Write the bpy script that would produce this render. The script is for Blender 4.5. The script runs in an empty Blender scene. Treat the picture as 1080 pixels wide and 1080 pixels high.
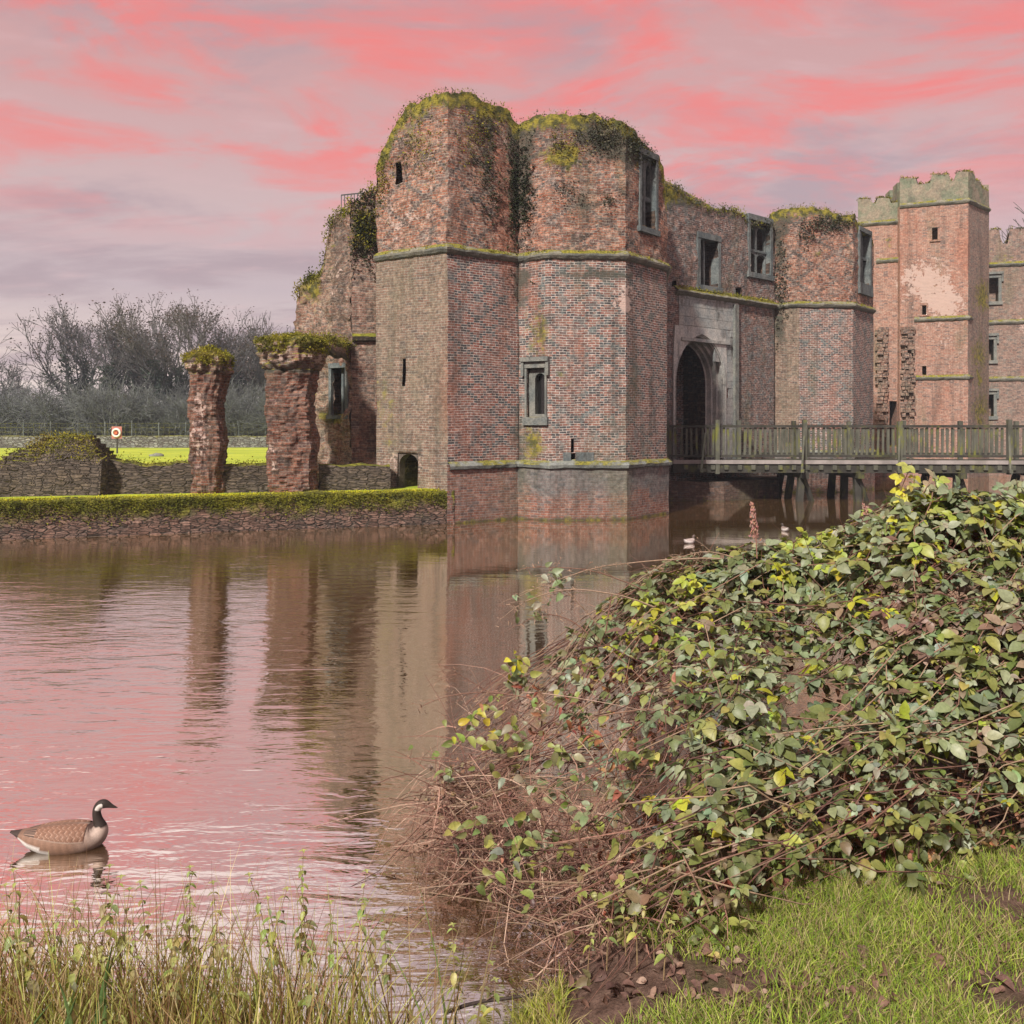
import bpy, math, random
import numpy as np
from mathutils import Vector, noise as mnoise

R = math.radians
S = bpy.context.scene
COL = S.collection
rng = np.random.default_rng(11)
random.seed(11)

# ------------------------------------------------------------------ camera, sky, sun, exposure
F = 935.0            # focal length in photo pixels (1080 px wide frame)
HZ = 448.0           # horizon row
EYE = 3.0            # eye height over the water
cam = bpy.data.cameras.new('camera')
cam.sensor_width = 36.0
cam.lens = F / 1080 * 36
cam.shift_y = -(540 - HZ) / 1080
cam.clip_end = 5000
cam.clip_start = 0.05
camo = bpy.data.objects.new('camera', cam)
COL.objects.link(camo)
camo.location = (0, 0, EYE)
camo.rotation_euler = (R(90), 0, 0)
S.camera = camo

S.view_settings.view_transform = 'Standard'
S.view_settings.look = 'None'
S.view_settings.gamma = 1
S.view_settings.exposure = 0.6
S.cycles.use_denoising = True
S.cycles.max_bounces = 6
S.cycles.diffuse_bounces = 3
S.cycles.glossy_bounces = 3
S.cycles.transmission_bounces = 3
S.cycles.transparent_max_bounces = 6
S.cycles.volume_bounces = 0
S.cycles.caustics_reflective = False
S.cycles.caustics_refractive = False
S.cycles.sample_clamp_indirect = 4

SUN_EL, SUN_AZ = 40, -152           # azimuth from +Y, clockwise: behind the camera, over the left shoulder
sd = Vector((math.sin(R(SUN_AZ)) * math.cos(R(SUN_EL)), math.cos(R(SUN_AZ)) * math.cos(R(SUN_EL)), math.sin(R(SUN_EL))))
sun = bpy.data.lights.new('sun', 'SUN')
sun.energy = 3.8
sun.angle = R(4)
sun.color = (1.0, 0.93, 0.84)
suno = bpy.data.objects.new('sun', sun)
COL.objects.link(suno)
suno.rotation_euler = sd.to_track_quat('Z', 'Y').to_euler()
suno.location = sd * 100


class NT:
    """small helper round a node tree"""
    def __init__(self, tree):
        self.t = tree
        self.t.nodes.clear()

    def n(self, typ, ins=None, **props):
        nd = self.t.nodes.new(typ)
        for k, v in props.items():
            setattr(nd, k, v)
        for k, v in (ins or {}).items():
            self.set(nd.inputs[k], v)
        return nd

    def set(self, sock, v):
        if isinstance(v, bpy.types.NodeSocket):
            self.t.links.new(v, sock)
        elif isinstance(v, bpy.types.Node):
            self.t.links.new(v.outputs[0], sock)
        else:
            if hasattr(sock.default_value, '__len__') and not hasattr(v, '__len__'):
                v = (v, v, v)
            if hasattr(sock.default_value, '__len__') and len(sock.default_value) == 4 and len(v) == 3:
                v = (*v, 1)
            sock.default_value = v

    def m(self, op, a, b=None, c=None, clamp=False):
        nd = self.t.nodes.new('ShaderNodeMath')
        nd.operation = op
        nd.use_clamp = clamp
        self.set(nd.inputs[0], a)
        if b is not None:
            self.set(nd.inputs[1], b)
        if c is not None:
            self.set(nd.inputs[2], c)
        return nd.outputs[0]

    def mix(self, f, a, b, blend='MIX'):
        nd = self.t.nodes.new('ShaderNodeMix')
        nd.data_type = 'RGBA'
        nd.blend_type = blend
        nd.clamp_factor = True
        self.set(nd.inputs['Factor'], f)
        self.set(nd.inputs[6], a)
        self.set(nd.inputs[7], b)
        return nd.outputs[2]

    def step(self, v, lo, hi, a=0.0, b=1.0):
        nd = self.t.nodes.new('ShaderNodeMapRange')
        nd.interpolation_type = 'SMOOTHSTEP'
        self.set(nd.inputs[0], v)
        nd.inputs[1].default_value = lo
        nd.inputs[2].default_value = hi
        nd.inputs[3].default_value = a
        nd.inputs[4].default_value = b
        return nd.outputs[0]

    def noise(self, vec, scale, detail=5, rough=0.55, dist=0.0):
        nd = self.n('ShaderNodeTexNoise', {'Scale': scale, 'Detail': detail, 'Roughness': rough, 'Distortion': dist})
        if vec is not None:
            self.set(nd.inputs['Vector'], vec)
        return nd.outputs[0]

    def mapping(self, vec, scale=(1, 1, 1), rot=(0, 0, 0), loc=(0, 0, 0)):
        nd = self.n('ShaderNodeMapping')
        self.set(nd.inputs['Vector'], vec)
        nd.inputs['Scale'].default_value = scale
        nd.inputs['Rotation'].default_value = rot
        nd.inputs['Location'].default_value = loc
        return nd.outputs[0]

    def ramp(self, f, stops):
        nd = self.n('ShaderNodeValToRGB')
        e = nd.color_ramp.elements
        while len(e) < len(stops):
            e.new(0.5)
        for el, (p, c) in zip(e, stops):
            el.position = p
            el.color = (*c, 1) if len(c) == 3 else c
        self.set(nd.inputs[0], f)
        return nd.outputs[0]


def make_world():
    w = bpy.data.worlds.new('World')
    S.world = w
    w.use_nodes = True
    t = NT(w.node_tree)
    d = t.n('ShaderNodeTexCoord').outputs['Generated']
    sep = t.n('ShaderNodeSeparateXYZ', {0: d})
    z = t.m('MAXIMUM', sep.outputs[2], 0.0)
    den = t.m('ADD', z, 0.16)
    cv = t.n('ShaderNodeCombineXYZ', {0: t.m('DIVIDE', sep.outputs[0], den), 1: t.m('DIVIDE', sep.outputs[1], den), 2: 0.0}).outputs[0]
    sky = t.n('ShaderNodeTexSky', sky_type='NISHITA', sun_disc=False, sun_elevation=R(SUN_EL), sun_rotation=R(SUN_AZ))
    # broken evening cloud deck lit from below: mauve sheet with coral streaks
    base = t.ramp(z, [(0.0, (0.98, 0.80, 0.70)), (0.06, (0.90, 0.70, 0.63)), (0.145, (0.62, 0.48, 0.50)), (0.23, (0.70, 0.50, 0.49)),
                      (0.33, (0.71, 0.41, 0.395)), (0.42, (0.70, 0.38, 0.365)), (0.50, (1.25, 1.02, 0.97)), (0.75, (1.0, 0.86, 0.84)), (1.0, (0.80, 0.70, 0.70))])
    n1 = t.noise(t.mapping(cv, (1.2, 1.9, 1), (0, 0, R(32)), (3.1, 0.4, 0)), 1.6, 10, 0.62, 0.6)
    n2 = t.noise(t.mapping(cv, (0.7, 1.5, 1), (0, 0, R(14)), (7.7, 2.1, 0)), 1.3, 8, 0.6, 0.4)
    n3 = t.noise(t.mapping(cv, (1, 2.2, 1), (0, 0, R(-12)), (1.7, 5.1, 0)), 4.2, 7, 0.6, 0.3)
    grey = t.m('MULTIPLY', t.step(n2, 0.44, 0.62), 0.9)
    c = t.mix(grey, base, (0.50, 0.36, 0.385))
    lav = t.m('MULTIPLY', t.step(n3, 0.5, 0.75), 0.35)
    c = t.mix(lav, c, (0.80, 0.52, 0.52))
    hi = t.m('MULTIPLY', t.step(z, 0.16, 0.31), t.step(z, 0.49, 0.42))
    cor = t.m('MULTIPLY', t.m('MULTIPLY', t.step(n1, 0.42, 0.63), hi), t.m('ADD', t.m('MULTIPLY', n3, 0.9), 0.42), clamp=True)
    c = t.mix(cor, c, (1.0, 0.245, 0.215))
    nz = t.mix(1.0, sky, (0.1 * 0.9,) * 3, 'MULTIPLY')
    c = t.mix(0.12, c, nz)
    g = 10.0 / (2 ** S.view_settings.exposure)
    c = t.mix(1.0, c, (g, g, g), 'MULTIPLY')
    bg = t.n('ShaderNodeBackground', {'Color': c, 'Strength': 0.1})
    out = t.n('ShaderNodeOutputWorld', {'Surface': bg})


make_world()

# ------------------------------------------------------------------ mesh helpers


def P(px, py, d):
    return np.array(((px - 540) / F * d, d, EYE - (py - HZ) / F * d))


def zat(py, d):
    return EYE - (py - HZ) / F * d


def interp(x, pts):
    xs, ys = zip(*pts)
    return float(np.interp(x, xs, ys))


class MB:
    def __init__(self):
        self.v, self.f, self.uv, self.mi, self.c = [], [], [], [], {}

    def vert(self, p, c=None):
        self.v.append((float(p[0]), float(p[1]), float(p[2])))
        if c is not None:
            self.c[len(self.v) - 1] = c
        return len(self.v) - 1

    def face(self, ids, uv=None, mi=0):
        self.f.append(tuple(ids))
        self.uv.append(uv)
        self.mi.append(mi)

    def box(self, o, ax, ay, az, c=None, mi=0):
        """box from corner o with three edge vectors"""
        o, ax, ay, az = map(np.array, (o, ax, ay, az))
        ids = [self.vert(o + ax * i + ay * j + az * k, c) for k in (0, 1) for j in (0, 1) for i in (0, 1)]
        q = [(0, 2, 3, 1), (4, 5, 7, 6), (0, 1, 5, 4), (2, 6, 7, 3), (0, 4, 6, 2), (1, 3, 7, 5)]
        if np.dot(np.cross(ax, ay), az) < 0:
            q = [tuple(reversed(a)) for a in q]
        L = [np.linalg.norm(a) for a in (ax, ay, az)]
        for a in q:
            d = []
            pts = [np.array(self.v[ids[i]]) for i in a]
            e1, e2 = np.linalg.norm(pts[1] - pts[0]), np.linalg.norm(pts[2] - pts[1])
            s = float(pts[0][0] + pts[0][1])
            if abs(pts[1][2] - pts[0][2]) > 0.5 * e1:
                uv = [(s, pts[0][2]), (s, pts[1][2]), (s + e2, pts[2][2]), (s + e2, pts[3][2])]
            else:
                uv = [(s, pts[0][2]), (s + e1, pts[1][2]), (s + e1, pts[2][2] + 1e-4), (s, pts[3][2])]
                if abs(pts[2][2] - pts[1][2]) < 1e-6:
                    uv = [(s, s), (s + e1, s), (s + e1, s + e2), (s, s + e2)]
            self.face([ids[i] for i in a], uv, mi)

    def bar(self, a, b, w, h=None, up=(0, 0, 1), c=None, mi=0):
        a, b = np.array(a, float), np.array(b, float)
        h = h or w
        d = b - a
        dn = d / np.linalg.norm(d)
        up = np.array(up, float)
        if abs(np.dot(dn, up)) > 0.95:
            up = np.array((0, 1.0, 0))
        s = np.cross(dn, up)
        s /= np.linalg.norm(s)
        u = np.cross(s, dn)
        self.box(a - s * w / 2 - u * h / 2, d, s * w, u * h, c, mi)

    def tube(self, pts, rad, sides=6, c=None, cap=True):
        pts = [np.array(p, float) for p in pts]
        n = len(pts)
        ref = np.array((0.31, 0.17, 0.93))
        rings = []
        for i in range(n):
            d = pts[min(i + 1, n - 1)] - pts[max(i - 1, 0)]
            d = d / (np.linalg.norm(d) + 1e-9)
            s = np.cross(d, ref)
            if np.linalg.norm(s) < 1e-3:
                s = np.cross(d, (1, 0, 0))
            s /= np.linalg.norm(s)
            u = np.cross(d, s)
            r = rad[i] if hasattr(rad, '__len__') else rad
            rings.append([self.vert(pts[i] + (s * math.cos(2 * math.pi * k / sides) + u * math.sin(2 * math.pi * k / sides)) * r, c) for k in range(sides)])
        for i in range(n - 1):
            for k in range(sides):
                k2 = (k + 1) % sides
                self.face((rings[i][k], rings[i][k2], rings[i + 1][k2], rings[i + 1][k]))
        if cap and sides > 3:
            self.face(list(reversed(rings[0])))
            self.face(rings[-1])

    def build(self, name, mats, parent=None, smooth=False):
        me = bpy.data.meshes.new(name)
        me.from_pydata(self.v, [], self.f)
        if not isinstance(mats, (list, tuple)):
            mats = [mats]
        for m in mats:
            me.materials.append(m)
        if any(self.mi):
            me.polygons.foreach_set('material_index', self.mi)
        if any(u is not None for u in self.uv):
            ul = me.uv_layers.new(name='UVMap')
            flat = []
            for f, u in zip(self.f, self.uv):
                if u is None:
                    for i in f:
                        flat += [self.v[i][0] + self.v[i][1], self.v[i][2]]
                else:
                    for a in u:
                        flat += [float(a[0]), float(a[1])]
            ul.data.foreach_set('uv', flat)
        if self.c:
            ca = me.attributes.new('col', 'FLOAT_COLOR', 'POINT')
            arr = np.zeros((len(self.v), 4), np.float32)
            arr[:, 3] = 1
            for i, cc in self.c.items():
                arr[i, :3] = cc[:3]
            ca.data.foreach_set('color', arr.ravel())
        me.polygons.foreach_set('use_smooth', [smooth] * len(self.f))
        me.update()
        return link(name, me, parent)


def link(name, me, parent=None):
    o = bpy.data.objects.new(name, me)
    COL.objects.link(o)
    if parent is not None:
        o.parent = parent
        o.matrix_parent_inverse = world_mat(parent).inverted()
    return o


def world_mat(o):
    from mathutils import Matrix
    m = o.matrix_basis.copy()
    if o.parent is not None:
        m = world_mat(o.parent) @ o.matrix_parent_inverse @ m
    return m


def np_mesh(name, verts, quads, mat, parent=None, col=None, smooth=False, uv=None):
    me = bpy.data.meshes.new(name)
    nv, nf, k = len(verts), len(quads), quads.shape[1]
    me.vertices.add(nv)
    me.vertices.foreach_set('co', np.asarray(verts, np.float32).ravel())
    me.loops.add(nf * k)
    me.loops.foreach_set('vertex_index', np.asarray(quads, np.int32).ravel())
    me.polygons.add(nf)
    me.polygons.foreach_set('loop_start', np.arange(0, nf * k, k, dtype=np.int32))
    me.polygons.foreach_set('use_smooth', [smooth] * nf)
    me.materials.append(mat)
    if col is not None:
        ca = me.attributes.new('col', 'FLOAT_COLOR', 'POINT')
        arr = np.ones((nv, 4), np.float32)
        arr[:, :3] = col
        ca.data.foreach_set('color', arr.ravel())
    me.update(calc_edges=True)
    me.validate()
    return link(name, me, parent)


def unit(a):
    return a / (np.linalg.norm(a, axis=-1, keepdims=True) + 1e-9)


LEAF_T = np.array([0.0, 0.10, 0.30, 0.52, 0.74, 0.90, 1.0])
LEAF_W = np.array([0.0, 0.30, 0.48, 0.50, 0.36, 0.15, 0.0])


def leaf_geo(pos, axis, nrm, length, width, col, fold=0.18, droop=0.25):
    """N leaves of 8 faces (quads; tips are doubled verts): verts, quads, colours"""
    N = len(pos)
    axis = unit(axis)
    side = unit(np.cross(axis, nrm))
    nrm = unit(np.cross(side, axis))
    V = []
    L = length[:, None]
    W = width[:, None]
    for t, w in zip(LEAF_T, LEAF_W):
        c = pos + axis * L * t - nrm * L * droop * t * t
        for s in (-1, 0, 1):
            V.append(c + side * W * w * s + nrm * W * fold * w * abs(s) * 2)
    V = np.stack(V, 1)                     # N,15,3
    q = []
    for i in range(6):
        a, b = i * 3, (i + 1) * 3
        q += [(a, a + 1, b + 1, b), (a + 1, a + 2, b + 2, b + 1)]
    q = np.array(q)
    Q = (q[None] + (np.arange(N) * 21)[:, None, None]).reshape(-1, 4)
    C = np.repeat(col[:, None, :], 21, 1).reshape(-1, 3)
    return V.reshape(-1, 3), Q, C


def quad_leaf_geo(pos, axis, nrm, length, width, col):
    N = len(pos)
    axis = unit(axis)
    side = unit(np.cross(axis, nrm))
    L, W = length[:, None], width[:, None]
    V = np.stack([pos, pos + axis * L * .5 - side * W * .5, pos + axis * L, pos + axis * L * .5 + side * W * .5], 1)
    Q = np.arange(N * 4).reshape(-1, 4)
    return V.reshape(-1, 3), Q, np.repeat(col, 4, 0)


def tag(o, label, cat, group=None):
    o['label'] = label
    o['category'] = cat
    if group:
        o['group'] = group
    return o


def struct(o, kind='structure'):
    o['kind'] = kind
    return o


def thing(name, label, cat, loc=(0, 0, 0), group=None):
    o = bpy.data.objects.new(name, None)
    COL.objects.link(o)
    o.location = loc
    o.empty_display_size = 0.2
    return tag(o, label, cat, group)


def copy_tree(o, parent=None):
    c = o.copy()
    COL.objects.link(c)
    if parent is not None:
        c.parent = parent
    for ch in [x for x in bpy.data.objects if x.parent == o]:
        copy_tree(ch, c)
    return c


def nvec(p, s):
    return np.array(mnoise.noise_vector(Vector(p) * s))


def nz(p, s=1.0, off=0.0):
    return mnoise.noise(Vector((p[0] * s + off, p[1] * s + off * 1.7, p[2] * s)))


# ------------------------------------------------------------------ materials


def new_mat(name):
    m = bpy.data.materials.new(name)
    m.use_nodes = True
    return m, NT(m.node_tree)


def finish(t, color, rough=0.85, bump=None, bstr=0.5, bdist=0.02, spec=0.3):
    b = t.n('ShaderNodeBsdfPrincipled', {'Base Color': color, 'Roughness': rough, 'Specular IOR Level': spec})
    if bump is not None:
        bp = t.n('ShaderNodeBump', {'Height': bump, 'Strength': bstr, 'Distance': bdist})
        t.set(b.inputs['Normal'], bp)
    t.n('ShaderNodeOutputMaterial', {'Surface': b})
    return b


def brick_mat(name, c1, c2, mortar, lichen=(0.33, 0.33, 0.31), lich_amt=0.5, diaper=0.0, dark_amt=0.35, moss_amt=0.25, rough_bump=0.35,
              moss_top=True, tint=None, tint_amt=0.0, msize=0.010, burnt=(0.78, 0.95, 0.6), speck=(0.62, 1.38), hi_lichen=None, gain=0.66, period=0.94, dw=0.15):
    """weathered hand-made brick in 78 mm courses, UVs in metres; the mesh attribute col holds local growth: r moss, g soot (stains, ivy, painted shade under overhangs), b pale render"""
    m, t = new_mat(name)
    uv = t.n('ShaderNodeUVMap', uv_map='UVMap').outputs[0]
    geo = t.n('ShaderNodeNewGeometry')
    pos = geo.outputs['Position']
    wob = t.n('ShaderNodeTexNoise', {'Vector': pos, 'Scale': 2.5, 'Detail': 3})
    uvw = t.n('ShaderNodeVectorMath', {0: uv, 1: t.n('ShaderNodeVectorMath', {0: t.n('ShaderNodeVectorMath', {0: wob.outputs['Color'], 1: (0.5, 0.5, 0.5)}, operation='SUBTRACT').outputs[0],
                                                                              1: (0.06, 0.05, 0)}, operation='MULTIPLY').outputs[0]}, operation='ADD').outputs[0]
    br = t.n('ShaderNodeTexBrick', {'Vector': uvw, 'Color1': c1, 'Color2': c2, 'Mortar': mortar, 'Scale': 1.0, 'Mortar Size': msize, 'Mortar Smooth': 0.25,
                                    'Bias': 0.0, 'Brick Width': 0.235, 'Row Height': 0.078})
    col = br.outputs['Color']
    fac = br.outputs['Fac']
    # single-brick tone changes
    sp = t.n('ShaderNodeSeparateXYZ', {0: uvw})
    row = t.m('FLOOR', t.m('DIVIDE', sp.outputs[1], 0.078))
    cu = t.m('FLOOR', t.m('DIVIDE', sp.outputs[0], 0.1175))
    wn = t.n('ShaderNodeTexWhiteNoise', {'Vector': t.n('ShaderNodeCombineXYZ', {0: t.m('FLOOR', t.m('DIVIDE', cu, 2.0)), 1: row, 2: 0.0}).outputs[0]}, noise_dimensions='3D')
    burn = t.m('MULTIPLY', t.step(wn.outputs[0], burnt[0], burnt[1]), t.m('SUBTRACT', 1.0, fac))
    col = t.mix(t.m('MULTIPLY', burn, burnt[2]), col, (0.115, 0.115, 0.125))
    palebr = t.m('MULTIPLY', t.step(wn.outputs[0], 0.22, 0.08), t.m('SUBTRACT', 1.0, fac))
    col = t.mix(t.m('MULTIPLY', palebr, 0.45), col, (0.55, 0.36, 0.28))
    if diaper:
        k = 0.1175 / 0.078
        uq = t.m('MULTIPLY', cu, 0.1175)
        vq = t.m('MULTIPLY', row, 0.1175)
        a = t.m('FRACT', t.m('DIVIDE', t.m('ADD', uq, vq), period))
        b = t.m('FRACT', t.m('DIVIDE', t.m('SUBTRACT', uq, vq), period))
        ln = t.m('MAXIMUM', t.m('LESS_THAN', a, dw), t.m('LESS_THAN', b, dw))
        fade = t.step(t.noise(pos, 0.8, 4, 0.65), 0.33, 0.52)
        k2 = t.m('MULTIPLY', t.m('MULTIPLY', ln, fade), t.m('MULTIPLY', t.m('SUBTRACT', 1.0, fac), diaper))
        col = t.mix(k2, col, (0.075, 0.10, 0.11))
    n1 = t.noise(pos, 0.75, 7, 0.62, 0.4)
    n2 = t.noise(t.mapping(pos, (1, 1, 0.45), (0, 0, 0), (3, 9, 4)), 1.6, 7, 0.66, 0.6)
    n3 = t.noise(pos, 9.0, 6, 0.7)
    n4 = t.noise(t.mapping(pos, (1, 1, 1), (0, 0, 0), (13, 2, 7)), 3.1, 6, 0.65)
    if tint is not None:
        col = t.mix(t.m('MULTIPLY', t.step(n1, 0.35, 0.6), tint_amt), col, tint)
    col = t.mix(t.m('MULTIPLY', t.step(n4, 0.47, 0.68), lich_amt), col, lichen)
    col = t.mix(t.m('MULTIPLY', t.step(n2, 0.55, 0.72), dark_amt), col, (0.07, 0.065, 0.06))
    if hi_lichen:
        pz = t.n('ShaderNodeSeparateXYZ', {0: pos}).outputs[2]
        col = t.mix(t.m('MULTIPLY', t.step(t.m('ADD', pz, t.m('MULTIPLY', t.m('SUBTRACT', n1, 0.5), 2.2)), 0.55, 1.15), 0.72), col, hi_lichen)
    st = t.noise(t.mapping(pos, (1.5, 1.5, 0.13), (0, 0, 0), (6, 3, 0)), 1.0, 6, 0.62, 0.3)
    st2 = t.noise(t.mapping(pos, (0.9, 0.9, 0.22), (0, 0, 0), (1, 13, 5)), 0.8, 5, 0.6, 0.4)
    col = t.mix(t.step(st, 0.50, 0.70, 0, 0.5), col, (0.085, 0.08, 0.07))
    col = t.mix(t.step(st2, 0.52, 0.72, 0, 0.5), col, (0.20, 0.20, 0.12))
    col = t.mix(t.step(st2, 0.44, 0.28, 0, 0.45), col, (0.46, 0.17, 0.10))
    n5 = t.noise(t.mapping(pos, (1, 1, 1.6), (0, 0, 0), (2, 8, 1)), 4.3, 5, 0.7)
    v = t.m('MULTIPLY', t.step(n3, 0.28, 0.72, speck[0] * gain * 0.93, speck[1] * gain * 0.97), t.step(n5, 0.3, 0.7, 0.5 + 0.5 * speck[0], 0.5 + 0.5 * speck[1]))
    col = t.mix(1.0, col, t.n('ShaderNodeCombineColor', {0: v, 1: v, 2: v}).outputs[0], 'MULTIPLY')
    at = t.n('ShaderNodeSeparateColor', {0: t.n('ShaderNodeAttribute', attribute_name='col').outputs['Color']})
    brk = t.m('ADD', t.m('MULTIPLY', n4, 1.1), t.m('MULTIPLY', n3, 0.7))
    pale = t.step(t.m('ADD', at.outputs[2], t.m('MULTIPLY', t.m('SUBTRACT', brk, 0.9), 1.7)), 0.44, 0.54)
    col = t.mix(t.m('MULTIPLY', pale, 0.8), col, t.mix(n3, (0.62, 0.44, 0.37), (0.50, 0.40, 0.36)))
    darkening = t.step(t.m('ADD', at.outputs[1], t.m('SUBTRACT', brk, 0.9)), 0.4, 0.75)
    col = t.mix(t.m('MULTIPLY', darkening, 0.82), col, t.mix(n3, (0.035, 0.045, 0.03), (0.09, 0.085, 0.07)))
    ms = t.step(t.m('ADD', t.m('ADD', at.outputs[0], t.m('MULTIPLY', t.step(n1, 0.56, 0.75), moss_amt)), t.m('SUBTRACT', brk, 0.9)), 0.36, 0.72)
    if moss_top:
        sn = t.n('ShaderNodeSeparateXYZ', {0: geo.outputs['Normal']})
        ms = t.m('MAXIMUM', ms, t.step(t.m('ADD', sn.outputs[2], t.m('MULTIPLY', t.m('SUBTRACT', n4, 0.5), 0.9)), 0.3, 0.55))
    mcol = t.mix(t.step(t.noise(pos, 5.0, 5), 0.38, 0.62), (0.075, 0.08, 0.022), (0.29, 0.25, 0.035))
    col = t.mix(t.m('MULTIPLY', ms, 0.9), col, mcol)
    h = t.m('ADD', t.m('MULTIPLY', t.m('SUBTRACT', 1.0, fac), 0.5), t.m('ADD', t.m('MULTIPLY', n3, rough_bump), t.m('MULTIPLY', n4, rough_bump * 1.5)))
    finish(t, col, 0.9, h, 0.9, 0.035, 0.2)
    return m


def stone_mat(name, a, b, scale=2.5, moss=0.3, stain=(0.06, 0.06, 0.055), stain_amt=0.6, bdist=0.03):
    m, t = new_mat(name)
    geo = t.n('ShaderNodeNewGeometry')
    pos = geo.outputs['Position']
    n1 = t.noise(pos, scale, 7, 0.65, 0.3)
    n2 = t.noise(t.mapping(pos, (1, 1, 0.4), (0, 0, 0), (5, 1, 2)), scale * 0.9, 6, 0.65, 0.5)
    n3 = t.noise(pos, scale * 7, 5, 0.7)
    col = t.mix(t.step(n1, 0.35, 0.65), a, b)
    col = t.mix(t.m('MULTIPLY', t.step(n2, 0.52, 0.7), stain_amt), col, stain)
    v = t.step(n3, 0.25, 0.75, 0.7, 1.3)
    col = t.mix(1.0, col, t.n('ShaderNodeCombineColor', {0: v, 1: v, 2: v}).outputs[0], 'MULTIPLY')
    sn = t.n('ShaderNodeSeparateXYZ', {0: geo.outputs['Normal']})
    ms = t.step(t.m('ADD', t.m('MULTIPLY', sn.outputs[2], 0.6), t.m('MULTIPLY', t.m('SUBTRACT', n1, 0.5), 1.6)), 0.42 - moss * 0.4, 0.75 - moss * 0.4)
    mcol = t.mix(t.step(n3, 0.35, 0.65), (0.085, 0.088, 0.02), (0.27, 0.24, 0.03))
    col = t.mix(t.m('MULTIPLY', ms, min(1, moss * 2.2)), col, mcol)
    finish(t, col, 0.9, t.m('ADD', t.m('MULTIPLY', n1, 0.8), n3), 0.8, bdist, 0.2)
    return m


def rubble_mat(name, a, b, moss_lo=None, moss_hi=None, row=0.075, wid=0.30):
    """coursed rubble stone with moss from height moss_lo upward"""
    m, t = new_mat(name)
    uv = t.n('ShaderNodeUVMap', uv_map='UVMap').outputs[0]
    geo = t.n('ShaderNodeNewGeometry')
    pos = geo.outputs['Position']
    wob = t.n('ShaderNodeTexNoise', {'Vector': pos, 'Scale': 3.5, 'Detail': 4})
    off = t.n('ShaderNodeVectorMath', {0: wob.outputs['Color'], 1: (0.10, 0.07, 0)}, operation='MULTIPLY').outputs[0]
    uvw = t.mapping(t.n('ShaderNodeVectorMath', {0: uv, 1: off}, operation='ADD').outputs[0], (1 / wid, 1 / row, 1))
    ve = t.n('ShaderNodeTexVoronoi', {'Vector': uvw, 'Scale': 1.0, 'Randomness': 0.75}, feature='DISTANCE_TO_EDGE')
    vc = t.n('ShaderNodeTexVoronoi', {'Vector': uvw, 'Scale': 1.0, 'Randomness': 0.75})
    tone = t.n('ShaderNodeSeparateColor', {0: vc.outputs['Color']})
    joint = t.step(t.m('ADD', ve.outputs[0], t.m('MULTIPLY', t.m('SUBTRACT', wob.outputs[0], 0.5), 0.12)), -0.01, 0.12)
    stonec = t.mix(tone.outputs[0], a, b)
    tv = t.m('ADD', t.m('MULTIPLY', tone.outputs[1], 0.7), 0.65)
    stonec = t.mix(1.0, stonec, t.n('ShaderNodeCombineColor', {0: tv, 1: tv, 2: tv}).outputs[0], 'MULTIPLY')
    stonec = t.mix(joint, (0.075, 0.062, 0.05), stonec)
    n1 = t.noise(pos, 1.6, 6, 0.62, 0.3)
    n3 = t.noise(pos, 11.0, 6, 0.7)
    col = t.mix(t.step(n1, 0.4, 0.7, 0, 0.6), stonec, (0.10, 0.085, 0.075))
    v = t.step(n3, 0.25, 0.75, 0.55, 1.45)
    col = t.mix(1.0, col, t.n('ShaderNodeCombineColor', {0: v, 1: v, 2: v}).outputs[0], 'MULTIPLY')
    sn = t.n('ShaderNodeSeparateXYZ', {0: geo.outputs['Normal']})
    ms = t.step(t.m('ADD', sn.outputs[2], t.m('MULTIPLY', t.m('SUBTRACT', n1, 0.5), 1.2)), 0.3, 0.6)
    if moss_lo is not None:
        pz = t.n('ShaderNodeSeparateXYZ', {0: pos}).outputs[2]
        ms = t.m('MAXIMUM', ms, t.step(t.m('ADD', pz, t.m('ADD', t.m('MULTIPLY', t.m('SUBTRACT', n1, 0.5), 1.3), t.m('MULTIPLY', t.m('SUBTRACT', n3, 0.5), 0.5))), moss_lo, moss_hi))
    mcol = t.mix(t.step(t.noise(pos, 4.0, 6, 0.65), 0.38, 0.62), (0.085, 0.095, 0.016), (0.25, 0.24, 0.025))
    col = t.mix(t.m('MULTIPLY', ms, 0.92), col, mcol)
    h = t.m('ADD', t.m('MULTIPLY', joint, 1.1), t.m('ADD', n3, n1))
    finish(t, col, 0.92, h, 1.0, 0.05, 0.2)
    return m


def attr_mat(name, rough=0.6, spec=0.35, trans=0.0, vary=0.25, scale=30.0, bump=0.0):
    m, t = new_mat(name)
    a = t.n('ShaderNodeAttribute', attribute_name='col').outputs['Color']
    pos = t.n('ShaderNodeNewGeometry').outputs['Position']
    n = t.noise(pos, scale, 4, 0.6)
    v = t.step(n, 0.25, 0.75, 1 - vary, 1 + vary)
    col = t.mix(1.0, a, t.n('ShaderNodeCombineColor', {0: v, 1: v, 2: v}).outputs[0], 'MULTIPLY')
    b = t.n('ShaderNodeBsdfPrincipled', {'Base Color': col, 'Roughness': rough, 'Specular IOR Level': spec})
    if bump:
        t.set(b.inputs['Normal'], t.n('ShaderNodeBump', {'Height': n, 'Strength': bump, 'Distance': 0.01}))
    sh = b
    if trans:
        tr = t.n('ShaderNodeBsdfTranslucent', {'Color': t.mix(1.0, col, (1.1, 1.2, 0.5), 'MULTIPLY')})
        sh = t.n('ShaderNodeMixShader', {0: trans, 1: b, 2: tr})
    t.n('ShaderNodeOutputMaterial', {'Surface': sh})
    return m


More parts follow.
